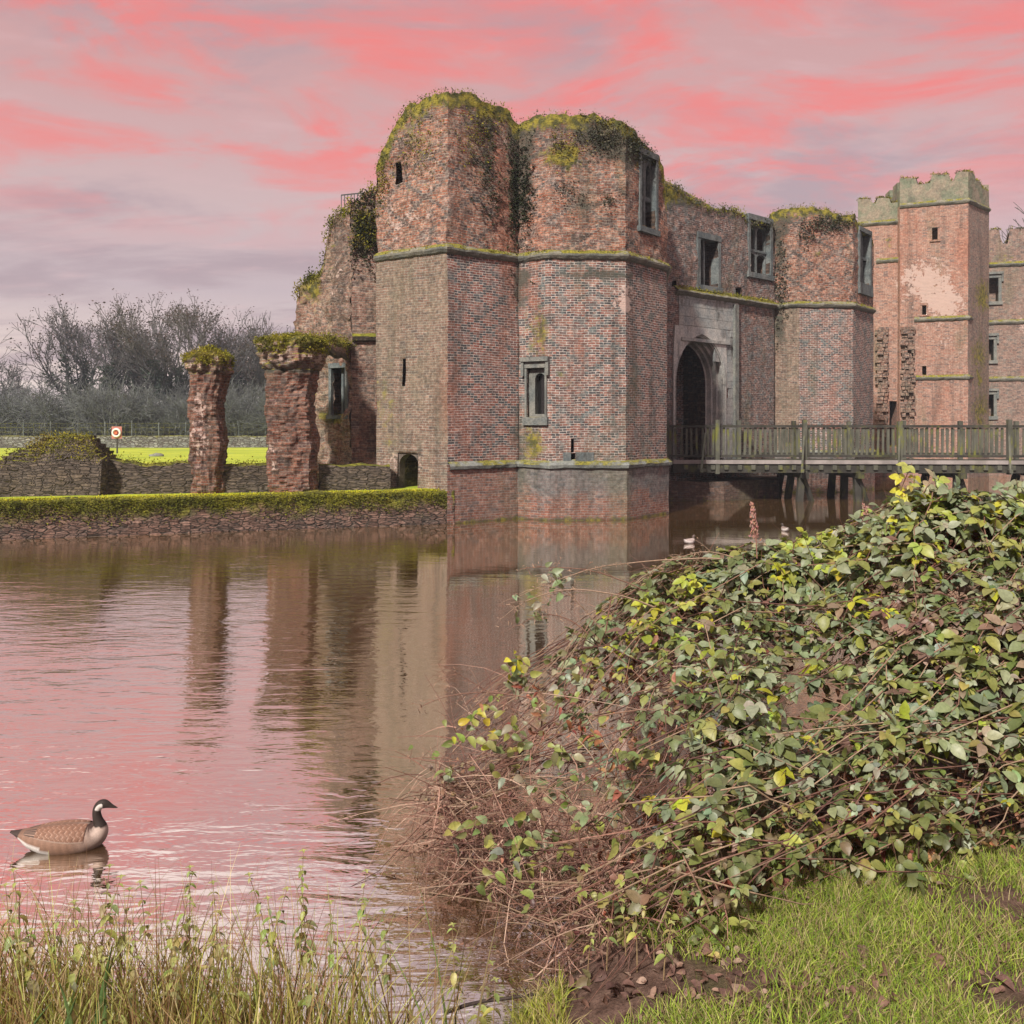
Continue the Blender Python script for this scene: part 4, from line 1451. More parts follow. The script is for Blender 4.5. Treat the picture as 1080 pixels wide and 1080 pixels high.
# ------------------------------------------------------------------ brick piers
def pier(label, x0, x1, ytop, d, capw, caph, seed, capx=None):
    """weathered stump of a brick pier: courses eaten back unevenly, overhanging mossy head"""
    w = (x1 - x0) / F * d
    cx = ((x0 + x1) / 2 - 540) / F * d
    zt = zat(ytop, d)
    t = thing('brick_pier', label, 'brick pier', (cx, d, 1.0), 'ruined brick piers on the bank')
    c0, c1 = (x0 - capw, x1 + capw) if capx is None else capx
    xa, xb = (c0 - 540) / F * d, (c1 - 540) / F * d
    ccx, chw = (xa + xb) / 2, (xb - xa) / 2
    n = 64
    rr = random.Random(seed)

    def section(z):
        f = (z - 0.8) / (zt - 0.8)
        k = (z - (zt - caph)) / caph
        hw = w / 2 * (0.94 + 0.10 * max(0, f - 0.5))
        hd = w * 0.45
        c = cx
        if k > 0:
            g = np.interp(k, [0, 0.25, 0.5, 0.8, 1.0], [0.0, 0.62, 0.95, 1.0, 0.86])
            hw = hw * (1 - g) + chw * g
            hd = hd * (1 + 0.28 * g)
            c = cx * (1 - g) + ccx * g
        return c, hw, hd, f, k

    for part, za, zb, mat in (('shaft', 0.75, zt - caph, M['pier']), ('broken_cap', zt - caph, zt, M['ruin'])):
        mb = MB()
        zs = np.arange(za, zb + 0.03, 0.078 / 2)
        ids = []
        for j, z in enumerate(zs):
            c, hw, hd, f, k = section(z)
            row = int(math.floor(z / 0.078))
            r = []
            for i in range(n):
                a = 2 * math.pi * i / n
                cs, sn = math.cos(a), math.sin(a)
                kk = 1 / max(abs(cs), abs(sn)) ** (0.45 if k <= 0 else 0.4)
                bite = 0.05 * mnoise.noise((i // 3 * 1.7 + seed * 9, row * 2.3, 1.1)) + 0.13 * nz((cs * 1.6, sn * 1.6, z * 1.1), 1.0, seed) + 0.08 * nz((cs * 4, sn * 4, z * 3.2), 1.0, seed + 3) + (0.10 * nz((cs * 3, sn * 3, z * 2.4), 1.0, seed + 5) + 0.12 * nz((cs * 7, sn * 7, z * 6), 1.0, seed) if k > 0 else 0)
                p = np.array((c + cs * kk * (hw + bite), d + sn * kk * (hd + bite), z))
                p[:2] += nvec((p[0] * .3, p[1] * .3, z), 1.1)[:2] * 0.10
                px = 540 + F * p[0] / p[1]
                if k <= 0:
                    mo = 0.5 * max(0, (f - 0.86) / 0.14) + (blob((px, z, 0), (x0 + 8, 2.6, 0), (14, 1.9, 1), 0.45) if seed == 1 else 0) + blob((f, 0, 0), (0.02, 0, 0), (0.10, 1, 1), .6)
                    so = 0.85 * max(0, 1 + k * 3) if seed == 2 else 0.1  # stout shaft: shade below the overhanging head painted as a dark tone
                    pl = blob((px, z, 0), (x0 + 9, 2.9, 0), (17, 1.8, 1), 0.7) if seed == 1 else blob((px, z, 0), (x0 + 4, 2.2, 0), (9, 1.2, 1), .4)
                else:
                    mo, so, pl = 1.3 * max(0, k - .5), 0.5 if k < .25 else 0.1, 0.35 if .2 < k < .7 else 0  # underside of the head darkened as painted shade
                r.append(mb.vert(p, (mo, so, pl)))
            ids.append(r)
        peri = 4 * w / n
        for j in range(len(zs) - 1):
            for i in range(n):
                i2 = (i + 1) % n
                mb.face((ids[j][i], ids[j][i2], ids[j + 1][i2], ids[j + 1][i]), [(i * peri, zs[j]), ((i + 1) * peri, zs[j]), ((i + 1) * peri, zs[j + 1]), (i * peri, zs[j + 1])])
        if part == 'broken_cap':
            prev = ids[-1]
            base = [np.array(mb.v[i]) for i in prev]
            cen = np.mean(base, axis=0)
            tops = list(base)
            for k in (0.8, 0.5, 0.2):
                cur = [cen + (p - cen) * k + np.array((0, 0, 0.26 * (1 - k) + 0.12 * nz(p * k, 2.2))) for p in base]
                tops += cur
                r = [mb.vert(p, (0.9, 0, 0)) for p in cur]
                for i in range(n):
                    i2 = (i + 1) % n
                    mb.face((prev[i], prev[i2], r[i2], r[i]))
                prev = r
            mb.face(prev)
            tops += [np.array(mb.v[q]) for r_ in ids[len(ids) * 5 // 8:] for q in r_]
        o = mb.build(part, mat, t)
    tops = np.array(tops)
    m = 4500 if seed == 1 else 9000
    sel = tops[rng.integers(0, len(tops), m)] + rng.normal(0, 0.04, (m, 3))
    keep = np.array([mnoise.noise(Vector(p) * 2.3) + (p[2] - zt) * 0.9 > -0.35 for p in sel])
    tuft_patch('moss', sel[keep], M['moss'], o, 0.055, 2, MOSS_PAL[1:], 0.03, 0.5, 0.6)
    return t


pier('slender red brick pier with a mossy cap, standing free on the bank by itself', 201, 238, 377, 25.9, 1, 0.5, 1)
pier('stout brick pier with wide overhanging mossy top reaching the ruined wall', 283, 334, 361, 26.5, 6, 0.85, 2, (275, 339))


# ------------------------------------------------------------------ low walls, bank wall
def solid_wall(name, pts, z0, topf, thick, mat, parent=None, step=0.22, amp=0.05, amp2=0.04):
    mb = MB()
    back = list(reversed(offset_line(pts, -thick)))
    bound = []
    u = 0
    for i in range(len(pts) - 1):
        fc = Facet(pts[i], pts[i + 1])
        st = step if fc.L < 60 else 0.8
        b = panel(mb, fc, z0, topf, (), st, amp, amp2, 0, None, ub=u)
        bound += b if not bound else b[1:]
        u += fc.L
    fr = list(bound)
    # top strip and back
    bk = []
    for p in fr:
        # matching back point
        i = min(range(len(pts) - 1), key=lambda k: abs(np.dot(p[:2] - np.array(pts[k]), Facet(pts[k], pts[k + 1]).n)))
        nrm = Facet(pts[i], pts[i + 1]).n
        q = p.copy()
        q[:2] -= nrm * thick
        q[2] += 0.03 * nz(q, 2.0)
        bk.append(q)
    va = [mb.vert(warp(p, amp, amp2)) for p in fr]
    vm = [mb.vert(warp((p + q) / 2 + np.array((0, 0, 0.05)), amp, amp2)) for p, q in zip(fr, bk)]
    vb = [mb.vert(warp(q, amp, amp2)) for q in bk]
    vg = [mb.vert((q[0], q[1], z0)) for q in bk]
    for i in range(len(va) - 1):
        for r0, r1 in ((va, vm), (vm, vb), (vb, vg)):
            mb.face((r0[i], r0[i + 1], r1[i + 1], r1[i]))
    for i, flip in ((0, 0), (len(va) - 1, 1)):
        p = mb.vert((fr[i][0], fr[i][1], z0))
        q = (va[i], vb[i], vg[i], p)
        mb.face(q if flip else q[::-1])
    return mb.build(name, mat, parent, smooth=True), fr


bw, bfr = solid_wall('bank_wall', [(-70, 18.5), (-13.6, 23.0), (-1.75, 26.85)], -0.9, lambda p: 0.99 + 0.02 * nz((p[0], p[1], 0), 0.8) + 0.01 * nz((p[0], p[1], 2), 3), 0.5, M['bankwall'], None, 0.2, 0.05, 0.05)
bank = thing('retaining_wall', 'low mossy stone retaining wall along the water below the brick piers', 'retaining wall', (-8, 24.5, 0))
bw.name = 'stonework'
bw.parent = bank
bw.matrix_parent_inverse = world_mat(bank).inverted()
q = []
for _ in range(7000):
    s = rng.uniform(0, 1)
    x = -15 + 13 * s
    y = np.interp(x, [-70, -13.6, -1.75], [18.5, 23.0, 26.85])
    z = 1.0 - abs(rng.normal(0, 0.26))
    if z > 0.3 and mnoise.noise((x * 1.3, z * 3, 1)) > -0.25 - 0.3 * (z > 0.8):
        q.append((x, y - 0.05, z))
tuft_patch('moss', q, M['moss'], bank, 0.042, 2, [(0.13, 0.14, 0.02), (0.17, 0.175, 0.022), (0.22, 0.22, 0.026), (0.27, 0.26, 0.03)], 0.03, 0.1, 0.7)
q = []
for _ in range(5000):
    x = rng.uniform(-15, -2)
    y = np.interp(x, [-70, -13.6, -1.75], [18.5, 23.0, 26.85]) + rng.uniform(0, 0.5)
    q.append((x, y + .03, 1.01))
tuft_patch('grass_fringe', q, M['moss'], bank, 0.05, 2, [(0.46, 0.44, 0.03), (0.56, 0.52, 0.035), (0.38, 0.38, 0.03)], 0.02, 0.5, 0.4)


def low_top(p):
    px = 540 + F * p[0] / p[1]
    base = interp(px, [(-200, 492), (0, 490), (15, 488), (120, 487), (190, 492), (300, 492)])
    z = zat(base, 25.0)
    st = 0.10 * round(nz((p[0], p[1], 0), 0.9) * 1.5)
    return z + st * 0.6


lw, lfr = solid_wall('low_wall', [(-24, 22.2), (-14.5, 24.2), (-6.7, 26.3)], 0.85, low_top, 0.7, M['rubble'], None, 0.2, 0.06, 0.05)
tag(lw, 'low dark rubble stone wall running along the bank in stepped mossy courses', 'stone wall')
tuft_patch('moss', edge_points(lfr, 900, 0) + np.array((0, 0.15, 0.0)), M['moss'], lw, 0.055, 4, MOSS_PAL[1:], 0.07)
# short wall at the foot of the ruin
sw, sfr = solid_wall('stone_footing', [P(337, 0, 26.6)[:2], P(411, 0, 27.0)[:2]], 0.85, lambda p: zat(491, 27) + 0.08 * nz((p[0], p[1], 0), 1.5), 0.9, M['rubble'], None, 0.2, 0.05, 0.05)
tag(sw, 'dark stone footing wall between the stout pier and the turret doorway', 'stone wall')

# stepped heap of masonry on the low wall
mb = MB()
hx0, hx1, hd_ = 18, 116, 25.2
prev = None
heap_pts = []
steps = [(483, 12, 118), (478, 20, 113), (474, 24, 110), (471, 30, 107), (467, 36, 105), (463, 40, 101), (460, 45, 98)]
for k, (y, x0, x1) in enumerate(steps):
    z1_ = zat(y, hd_)
    z0_ = zat(steps[k - 1][0], hd_) if k else 0.9
    a, b = P(x0, 0, hd_), P(x1, 0, hd_)
    n = 14
    for half in (0, 1):
        zz_ = (z0_, z1_)[half]
    ring = []
    pts = []
    for i in range(n):
        pts.append((a[0] + (b[0] - a[0]) * i / n, hd_ - 0.75 + 0.085 * k))
    for i in range(4):
        pts.append((b[0], hd_ - 0.75 + 0.085 * k + (1.5 - 0.17 * k) * i / 4))
    for i in range(n):
        pts.append((b[0] + (a[0] - b[0]) * i / n, hd_ + 0.75 - 0.085 * k))
    for i in range(4):
        pts.append((a[0], hd_ + 0.75 - 0.085 * k - (1.5 - 0.17 * k) * i / 4))
    lo = [mb.vert(warp(np.array((*p, z0_ - 0.02)), 0.12, 0.05)) for p in pts]
    hi_ = [mb.vert(warp(np.array((*p, z1_)), 0.12, 0.05)) for p in pts]
    m = len(pts)
    for i in range(m):
        j = (i + 1) % m
        w0 = sum(np.linalg.norm(np.array(pts[q2]) - np.array(pts[q2 - 1])) for q2 in range(1, i + 1))
        mb.face((lo[i], lo[j], hi_[j], hi_[i]), [(w0, z0_), (w0 + .3, z0_), (w0 + .3, z1_), (w0, z1_)])
    cxx = mb.vert((sum(p[0] for p in pts) / m, hd_, z1_ + 0.02))
    for i in range(m):
        j = (i + 1) % m
        mb.face((hi_[i], hi_[j], cxx))
    for _ in range(90):
        heap_pts.append((rng.uniform(a[0], b[0]), hd_ - 0.75 + 0.085 * k + rng.uniform(0, 0.15), z1_))
heap = mb.build('masonry_stump', M['rubble'])
tag(heap, 'stepped mossy stump of masonry rising from the low wall', 'masonry stump')
tuft_patch('moss', heap_pts, M['moss'], heap, 0.055, 4, MOSS_PAL[1:], 0.06)

# a few mossy stones on the lawn between the piers
for px, py, w, lab in ((252, 483, 0.35, 'flat mossy stone lying on the lawn between the two piers'), (165, 478.5, 0.3, 'small dark stone lying alone on the bright lawn')):
    d = 27.5 if px > 200 else 62.0
    s = w * (d / 27.5) * 0.8
    c = P(px, py, d)
    zc_ = gz_ = 1.03 - 0.33 * min(1, max(0, (d - 28) / 45))
    mb = MB()
    rings = []
    for j in range(6):
        a = math.pi * j / 5
        rings.append([mb.vert(warp(np.array((c[0] + s * math.sin(a) * math.cos(2 * math.pi * i / 12), d + s * 0.6 * math.sin(a) * math.sin(2 * math.pi * i / 12), zc_ + 0.06 + s * 0.35 * math.cos(a))), 0.1 * s, 0.1 * s, 2, 5)) for i in range(12)])
    for j in range(5):
        for i in range(12):
            mb.face((rings[j][i], rings[j + 1][i], rings[j + 1][(i + 1) % 12], rings[j][(i + 1) % 12]))
    tag(mb.build('mossy_stone', M['stone_pale'], None, True), lab, 'stone')

# far field wall and fence, lifebuoy
fwl, ffr = solid_wall('field_wall', [P(-260, 0, 86)[:2], P(128, 0, 88)[:2], P(560, 0, 92)[:2]], 0.3, lambda p: 1.85 + 0.12 * nz((p[0], p[1], 0), 0.25), 0.6, M['farwall'], None, 0.8, 0.08, 0.05)
tag(fwl, 'long low grey stone wall crossing the far side of the bright lawn', 'stone wall')
fence = thing('wire_fence', 'thin grey post and mesh fence standing behind the far field wall', 'fence', tuple(P(180, 448, 96)))
mb = MB()
a, b = P(-150, 0, 96), P(500, 0, 100)
zt_ = 3.2
for hz_ in (1.2, 1.7, 2.2, 2.7, 3.15):
    mb.bar((a[0], a[1], hz_), (b[0], b[1], hz_), 0.03)
for k in range(110):
    s = (k + .5) / 110
    p = a * (1 - s) + b * s
    mb.bar((p[0], p[1], 0.9), (p[0], p[1], 3.15), 0.018)
mb.build('mesh_wire', M['farwall'], fence)
for k in range(24):
    s = k / 23
    p = a * (1 - s) + b * s
    mb = MB()
    mb.bar((p[0], p[1], 0.5), (p[0], p[1], 3.35 + 0.1 * math.sin(k * 2.1)), 0.09)
    mb.build('post', M['stone'], fence)

lb = thing('lifebuoy_stand', 'orange and white ring lifebuoy on a square red board by the far wall', 'lifebuoy', tuple(P(123, 470, 70)))
mb = MB()
c = P(123, 456.5, 70)
w = 0.40
mb.box((c[0] - w, 70, c[2] - w * 1.15), (2 * w, 0, 0), (0, 0.05, 0), (0, 0, 2 * w * 1.2))
mb.build('backboard', plain_mat('faded_red_board', (0.42, 0.16, 0.13)), lb)
mb = MB()
mb.bar((c[0], 70.1, 0.4), (c[0], 70.1, c[2]), 0.1)
mb.build('post', M['wood'], lb)
mb = MB()
for i in range(24):
    a0 = 2 * math.pi * i / 24
    r = [mb.vert((c[0] + math.cos(a0) * (0.29 + 0.085 * math.cos(b_)), 69.93 + 0.07 * math.sin(b_), c[2] + math.sin(a0) * (0.29 + 0.085 * math.cos(b_)))) for b_ in [2 * math.pi * k / 8 for k in range(8)]]
for i in range(24):
    for k in range(8):
        i2, k2 = (i + 1) % 24, (k + 1) % 8
        mb.face((i * 8 + k, i2 * 8 + k, i2 * 8 + k2, i * 8 + k2))
ringm = mb.build('ring', plain_mat('lifebuoy_white', (0.75, 0.70, 0.66), 0.5), lb, True)
mb = MB()
mb.bar((c[0] - 0.11, 69.93, c[2]), (c[0] + 0.11, 69.93, c[2]), 0.2, 0.2)
mb.build('centre_plate', plain_mat('orange_plate', (0.55, 0.13, 0.05)), lb)

# ------------------------------------------------------------------ great tower on the right
great = thing('great_tower', 'tall intact red brick tower with crenellated parapet and adjoining wing, behind the footbridge', 'castle tower', (26, 54, 0))
T0, T1, T2 = P(949, 0, 51.3)[:2], P(1021, 0, 50.0)[:2], P(1043, 0, 52.2)[:2]
fT, fT2 = Facet(T0, T1), Facet(T1, T2)
fL = Facet(P(905, 0, 52.6)[:2], P(952, 0, 51.65)[:2])
fWg = Facet(P(1034, 0, 52.6)[:2], P(1135, 0, 51.0)[:2])


def stain_t(p):
    px = 540 + F * p[0] / p[1]
    py = HZ - (p[2] - EYE) * F / p[1]
    pale = blob((px, py, 0), (975, 297, 0), (46, 40, 1), 0.85) + blob((px, py, 0), (1000, 320, 0), (30, 24, 1), .7) + blob((px, py, 0), (995, 350, 0), (30, 40, 1), .4) + blob((px, py, 0), (1078, 345, 0), (10, 20, 1), .7)
    moss = blob((px, py, 0), (1036, 310, 0), (18, 40, 1), .8) + blob((px, py, 0), (1032, 375, 0), (22, 40, 1), .7) + blob((px, py, 0), (1035, 430, 0), (24, 40, 1), .7) + blob((px, py, 0), (937, 255, 0), (14, 24, 1), .6)
    darkening = blob((px, py, 0), (1030, 255, 0), (14, 30, 1), .5) + blob((px, py, 0), (975, 240, 0), (40, 30, 1), .25)
    return (moss, darkening, pale)


MER = [(945, 188), (967.5, 188), (968.5, 194), (981.5, 193), (982.5, 184), (1001, 184), (1002, 191), (1007.5, 190), (1008.5, 181), (1022, 181), (1028, 184), (1029, 190), (1034, 191), (1036, 198), (1045, 203)]
MERL = [(900, 210), (918.5, 210), (919.5, 215), (923.5, 214), (924.5, 208.5), (939, 209), (940, 214), (950, 213)]
MERW = [(1030, 243), (1055, 242), (1056, 257), (1063, 257), (1064, 242), (1082, 241), (1083, 256), (1092, 256), (1093, 241), (1140, 240)]


def mer(outl, d):
    def f(p):
        px = 540 + F * p[0] / p[1]
        return zat(interp(px, outl), p[1]) + 0.04 * nz((p[0], p[1], 0), 3)
    return f


zsM, zsL, zsW = fT.z(985, 214.5), fL.z(930, 235), fWg.z(1060, 279)
mb = MB()
hT = [(*fT.rect(983, 989, 240, 253), 0.9, True), (*fT.rect(972.5, 977, 322, 332), 0.9, True), (*fT.rect(972.5, 977, 386, 396), 0.9, True)]
panel(mb, fT, -0.5, zsM, hT, 0.35, 0.03, 0.015, 0, stain_t)
panel(mb, fT2, -0.5, zsM, (), 0.35, 0.03, 0.02, 1, stain_t, ub=fT.L)
panel(mb, fL, -0.5, zsL, [(*fL.rect(938, 946, 423, 470), 1.5, True)], 0.35, 0.04, 0.02, 0, stain_t, ub=3.3)
hW = [(*fWg.rect(1043, 1053, 293, 318), 0.9, True), (*fWg.rect(1040, 1048, 358, 380), 0.9, True), (*fWg.rect(1040, 1048, 416, 439), 0.9, True)]
panel(mb, fWg, -0.5, zsW, hW, 0.35, 0.03, 0.015, 1, stain_t, ub=6.1)
# backs and roofs
bT = [(*T2, zsM), (T2[0] + 1.0, 57.5, zsM), (T0[0] + 1.0, 57.8, zsM), (*T0, zsM)]
for i in range(3):
    panel(mb, Facet(bT[i][:2], bT[i + 1][:2]), -0.5, zsM, (), 1.0, 0.02, 0, 0, None)
mb.face([mb.vert((p[0], p[1], zsM - 0.05)) for p in ((*T0, 0), (*T1, 0), *bT[:3])])
bL = [(*fL.p1, 0), (fL.p1[0] + 0.5, 57, 0), (fL.p0[0] + 0.8, 57.2, 0), (*fL.p0, 0)]
for i in range(3):
    panel(mb, Facet(bL[i][:2], bL[i + 1][:2]), -0.5, zsL, (), 1.0, 0.02, 0, 0, None)
mb.face([mb.vert((p[0], p[1], zsL - 0.05)) for p in ((*fL.p0, 0), (*fL.p1, 0), bL[1], bL[2])])
bW = [(*fWg.p1, 0), (fWg.p1[0] + 0.7, 58, 0), (fWg.p0[0] + 0.7, 58.3, 0), (*fWg.p0, 0)]
for i in range(3):
    panel(mb, Facet(bW[i][:2], bW[i + 1][:2]), -0.5, zsW, (), 1.0, 0.02, 0, 0, None)
mb.face([mb.vert((p[0], p[1], zsW - 0.05)) for p in ((*fWg.p0, 0), (*fWg.p1, 0), bW[1], bW[2])])
gt = mb.build('tower_wall', [M['great'], M['great_side']], great, smooth=True)


def parapet(fcs, zb, outl, mat, thick=0.45):
    mb = MB()
    for fc in fcs:
        f = mer(outl, 0)
        panel(mb, fc, zb, f, (), 0.12, 0.03, 0.02, 0, lambda p: (0.25, 0.15, 0))
        # top strip and inner face
        us = np.linspace(0, fc.L, int(fc.L / 0.12))
        fr = [fc.pt(u, f(fc.pt(u, 0))) for u in us]
        bk = [fc.pt(u, f(fc.pt(u, 0)), -thick) for u in us]
        va = [mb.vert(warp(p, 0.03, 0.02)) for p in fr]
        vb = [mb.vert(p) for p in bk]
        vc = [mb.vert((p[0], p[1], zb)) for p in bk]
        for i in range(len(us) - 1):
            mb.face((va[i], va[i + 1], vb[i + 1], vb[i]))
            mb.face((vb[i], vb[i + 1], vc[i + 1], vc[i]))
        for i in (0, len(us) - 1):
            q = mb.vert(fc.pt(us[i], zb))
            mb.face((va[i], vb[i], vc[i], q) if i else (va[i], q, vc[i], vb[i]))
    return mb.build('parapet', mat, great)


backT = [Facet(bT[i][:2], bT[i + 1][:2]) for i in range(3)]


def flat_mer(fcs, zb, h):
    mb = MB()
    for fc in fcs:
        u = 0.0
        k = 0
        while u < fc.L:
            e = min(u + (1.0 if k % 2 == 0 else 0.7), fc.L)
            hh = h if k % 2 == 0 else h * 0.62
            mb.box(fc.pt(u, zb, -0.45), fc.pt(e - u, 0) - fc.pt(0, 0), fc.pt(0, 0, 0.45) - fc.pt(0, 0), (0, 0, hh))
            u = e
            k += 1
    return mb.build('parapet', M['parapet'], great)


parapet([fT, fT2], zsM, MER, M['parapet'])
parapet([fL], zsL, MERL, M['parapet'])
parapet([fWg], zsW, MERW, M['great_side'])
flat_mer(backT, zsM, 1.5)
uu = fL.u(924), fL.u(948)
courses = [([T0, T1, T2], zsM), ([fWg.p0, fWg.p1], zsW), ([fL.p0, fL.p1], zsL), ([fL.pt(uu[0], 0)[:2], fL.pt(uu[1], 0)[:2]], fL.z(936, 275))]
for py in (336, 398):
    zz = fT.z(1000, py)
    courses += [([fT.pt(fT.u(964), 0)[:2], T1, fWg.p0], zz), ([fWg.p0, fWg.p1], zz)]
for line, zz in courses:
    mb = MB()
    band(mb, line, zz, STRING_PROF)
    mb.build('string_course', M['string'], great)
for (a0, a1, b0, b1) in [h[:4] for h in hW]:
    mb = MB()
    frame_boxes(mb, fWg, a0, a1, b0, b1, 0.16, 0.05, 0.3, 0.2, 0.2, True)
    mb.build('window', M['stone_pale'], great)
for (a0, a1, b0, b1) in [h[:4] for h in hT]:
    mb = MB()
    frame_boxes(mb, fT, a0, a1, b0, b1, 0.09, 0.03, 0.3, 0.1, 0.12)
    mb.build('window', M['great'], great)
# torn toothing of a lost wall: two vertical strips of stepped brick stubs
for (x0, x1, y0, y1, fc) in ((922, 938, 345, 448, fL), (947.5, 966, 345, 448, None)):
    fc = fc or fT
    mb = MB()
    ya = y0
    rr = random.Random(int(x0))
    while ya < y1 + 40:
        hh = 3.2 + rr.random() * 2.2
        xa = x0 + rr.random() * 4
        while xa < x1 - 1.5:
            ww = 3 + rr.random() * 5
            xe = min(xa + ww, x1 - rr.random() * 2)
            if xe - xa > 1:
                a0, a1, b0, b1 = fc.rect(xa, xe, ya, ya + hh)
                a0, a1 = max(a0, 0.02), max(a1, 0.06)
                o = 0.05 + 0.32 * rr.random()
                mb.box(fc.pt(a0, b0 + 0.012, -0.05), fc.pt(a1 - a0 - 0.015, 0) - fc.pt(0, 0), fc.pt(0, 0, 0.05 + o) - fc.pt(0, 0), (0, 0, b1 - b0 - 0.02))
            xa = xe + 0.3
        ya += hh
    mb.build('brick_toothing', M['ruin'], great)
q = []
for fc, o in ((fT, MER), (fT2, MER), (fL, MERL), (fWg, MERW)):
    f = mer(o, 0)
    for _ in range(200):
        u = rng.uniform(0, fc.L)
        p = fc.pt(u, 0, -rng.uniform(0, 0.3))
        p[2] = f(fc.pt(u, 0)) + 0.03
        q.append(p)
tuft_patch('moss', q, M['moss'], great, 0.09, 3, MOSS_PAL, 0.04)
# curtain wall joining gatehouse and tower at the water
cw, _ = solid_wall('curtain_wall', [(16.8, 43.0), (19.5, 50.8), (22.5, 51.6)], -0.9, lambda p: 1.3 + 0.1 * nz((p[0], p[1], 0), 1), 0.6, M['plinth'], None, 0.5, 0.05, 0.03)
tag(cw, 'low brick footing wall of the moat between gatehouse and tall tower, below the footbridge', 'stone wall')
cw2, _ = solid_wall('curtain_wall', [P(1132, 0, 51.1)[:2], (120, 66)], -0.9, lambda p: 1.3 + 0.1 * nz((p[0], p[1], 0), 1), 0.6, M['plinth'], None, 0.5, 0.05, 0.03)
tag(cw2, 'low brick moat wall running on from the tall tower wing', 'stone wall')

# ------------------------------------------------------------------ footbridge
bridge = thing('footbridge', 'weathered timber footbridge with picket railings crossing the moat to the gateway', 'footbridge', (14, 36, 1.5))
ZD = 1.58
YN = lambda x: 34.85 - (x - 6.1) * 0.045       # near rail line
XR = 26.0
FARY = 3.0


def bp(x, off=0.0):
    return np.array((x, YN(x) + off))


mb = MB()
# deck planks run across: one slab with plank grooves as geometry
x = 6.4
k = 0
while x < XR:
    y1 = FARY
    # far end is cut by the gate wall
    lim = fG.p0[1] + (x - fG.p0[0]) * fG.d[1] / fG.d[0] - 0.06 if x < 12 else 99
    a = bp(x, -0.12)
    e = min(a[1] + FARY + 0.24, lim)
    if e > a[1] + 0.1:
        mb.box((a[0], a[1], ZD - 0.09 + 0.004 * (k % 3)), (0.185, -0.008, 0), (0, e - a[1], 0), (0, 0, 0.06))
    x += 0.2
    k += 1
mb.build('deck', M['wood'], bridge)
mb = MB()
mb.bar((*bp(6.3, -0.16), ZD - 0.03), (*bp(XR, -0.16), ZD - 0.03), 0.06, 0.15)
mb.build('edge_board', M['deck_edge'], bridge)
for off in (-0.02, 1.0, 2.0, 3.0):
    mb = MB()
    mb.bar((*bp(6.3 + max(0, off) * 1.15, off), ZD - 0.28), (*bp(XR, off), ZD - 0.28), 0.2, 0.34)
    mb.build('beam', M['wood'], bridge)
x = 6.8
while x < XR:
    mb = MB()
    mb.bar((*bp(x, -0.2), ZD - 0.24), (*bp(x, 0.15), ZD - 0.24), 0.16, 0.18)
    mb.build('joist', M['wood_pale'], bridge)
    x += 0.52


def railing(off, xs_posts, x0, x1, seed):
    rr = random.Random(seed)
    top = ZD + 1.36
    for dz, w, h in ((1.36, 0.11, 0.10), (0.2, 0.07, 0.09)):
        mb = MB()
        mb.bar((*bp(x0, off), ZD + dz), (*bp(x1, off), ZD + dz), w, h)
        mb.build('rail', M['wood'], bridge)
    for xp in xs_posts:
        mb = MB()
        hgt = 1.55 + 0.08 * rr.random()
        p = bp(xp, off - 0.09)
        mb.bar((*p, ZD - 0.5), (*p, ZD + hgt), 0.16)
        mb.build('post', M['wood_pale'] if rr.random() > 0.4 else M['wood'], bridge)
    x = x0 + 0.12
    n = 0
    proto = None
    while x < x1:
        p = bp(x, off + 0.03)
        if min(abs(x - q_) for q_ in xs_posts) > 0.12:
            if proto is None or n < 3:
                mb = MB()
                mb.bar((0, 0, 0), (0, 0, 1.12), 0.085, 0.03, (0, 1, 0))
                o = mb.build('picket', M['wood_pale'], bridge)
                o.matrix_parent_inverse = world_mat(bridge).inverted()
                proto = o
            else:
                o = proto.copy()
                COL.objects.link(o)
            o.location = (p[0], p[1], ZD + 0.17 + rr.uniform(-0.03, 0.02))
            o.rotation_euler = (0, rr.uniform(-0.03, 0.03), rr.uniform(-0.1, 0.1))
            n += 1
        x += 0.205
    return n


PX = lambda px: (px - 540) / F * 34.6
posts = [PX(v) for v in (704, 757, 848, 946, 1058, 1165)]
railing(0.0, posts, 6.12, 24.6, 5)
railing(FARY, [PX(v) * 1.0 for v in (800, 862, 924, 985, 1048, 1110, 1165)], 9.6, 20.6, 6)
# raking struts outside the near posts
for px in (745, 848, 946, 1058):
    x = PX(px)
    mb = MB()
    mb.bar((*bp(x, -0.08), ZD + 1.1), (*bp(x - 0.32, -0.75), ZD - 0.35), 0.07, 0.09)
    mb.bar((*bp(x, 0.0), ZD - 0.35), (*bp(x - 0.32, -0.82), ZD - 0.35), 0.12, 0.12)
    mb.build('strut', M['wood_pale'], bridge)
# trestles
for px in (848, 905, 1010, 1110):
    x = PX(px)
    for off, rake in ((0.25, -0.35), (1.5, 0.0), (2.8, 0.35)):
        mb = MB()
        mb.bar((*bp(x, off), ZD - 0.42), (*bp(x - 0.3 + (0.25 if px == 905 else 0), off + rake), -1.0), 0.24)
        mb.build('trestle_leg', M['wood'], bridge)
    mb = MB()
    mb.bar((*bp(x - 0.02, -0.3), ZD - 0.55), (*bp(x - 0.02, 3.3), ZD - 0.55), 0.24, 0.22)
    mb.build('cross_head', M['wood'], bridge)
    mb = MB()
    mb.bar((*bp(x - 0.05, 0.0), 1.0), (*bp(x + 0.7, 0.4), -0.8), 0.15)
    mb.build('brace', M['wood'], bridge)
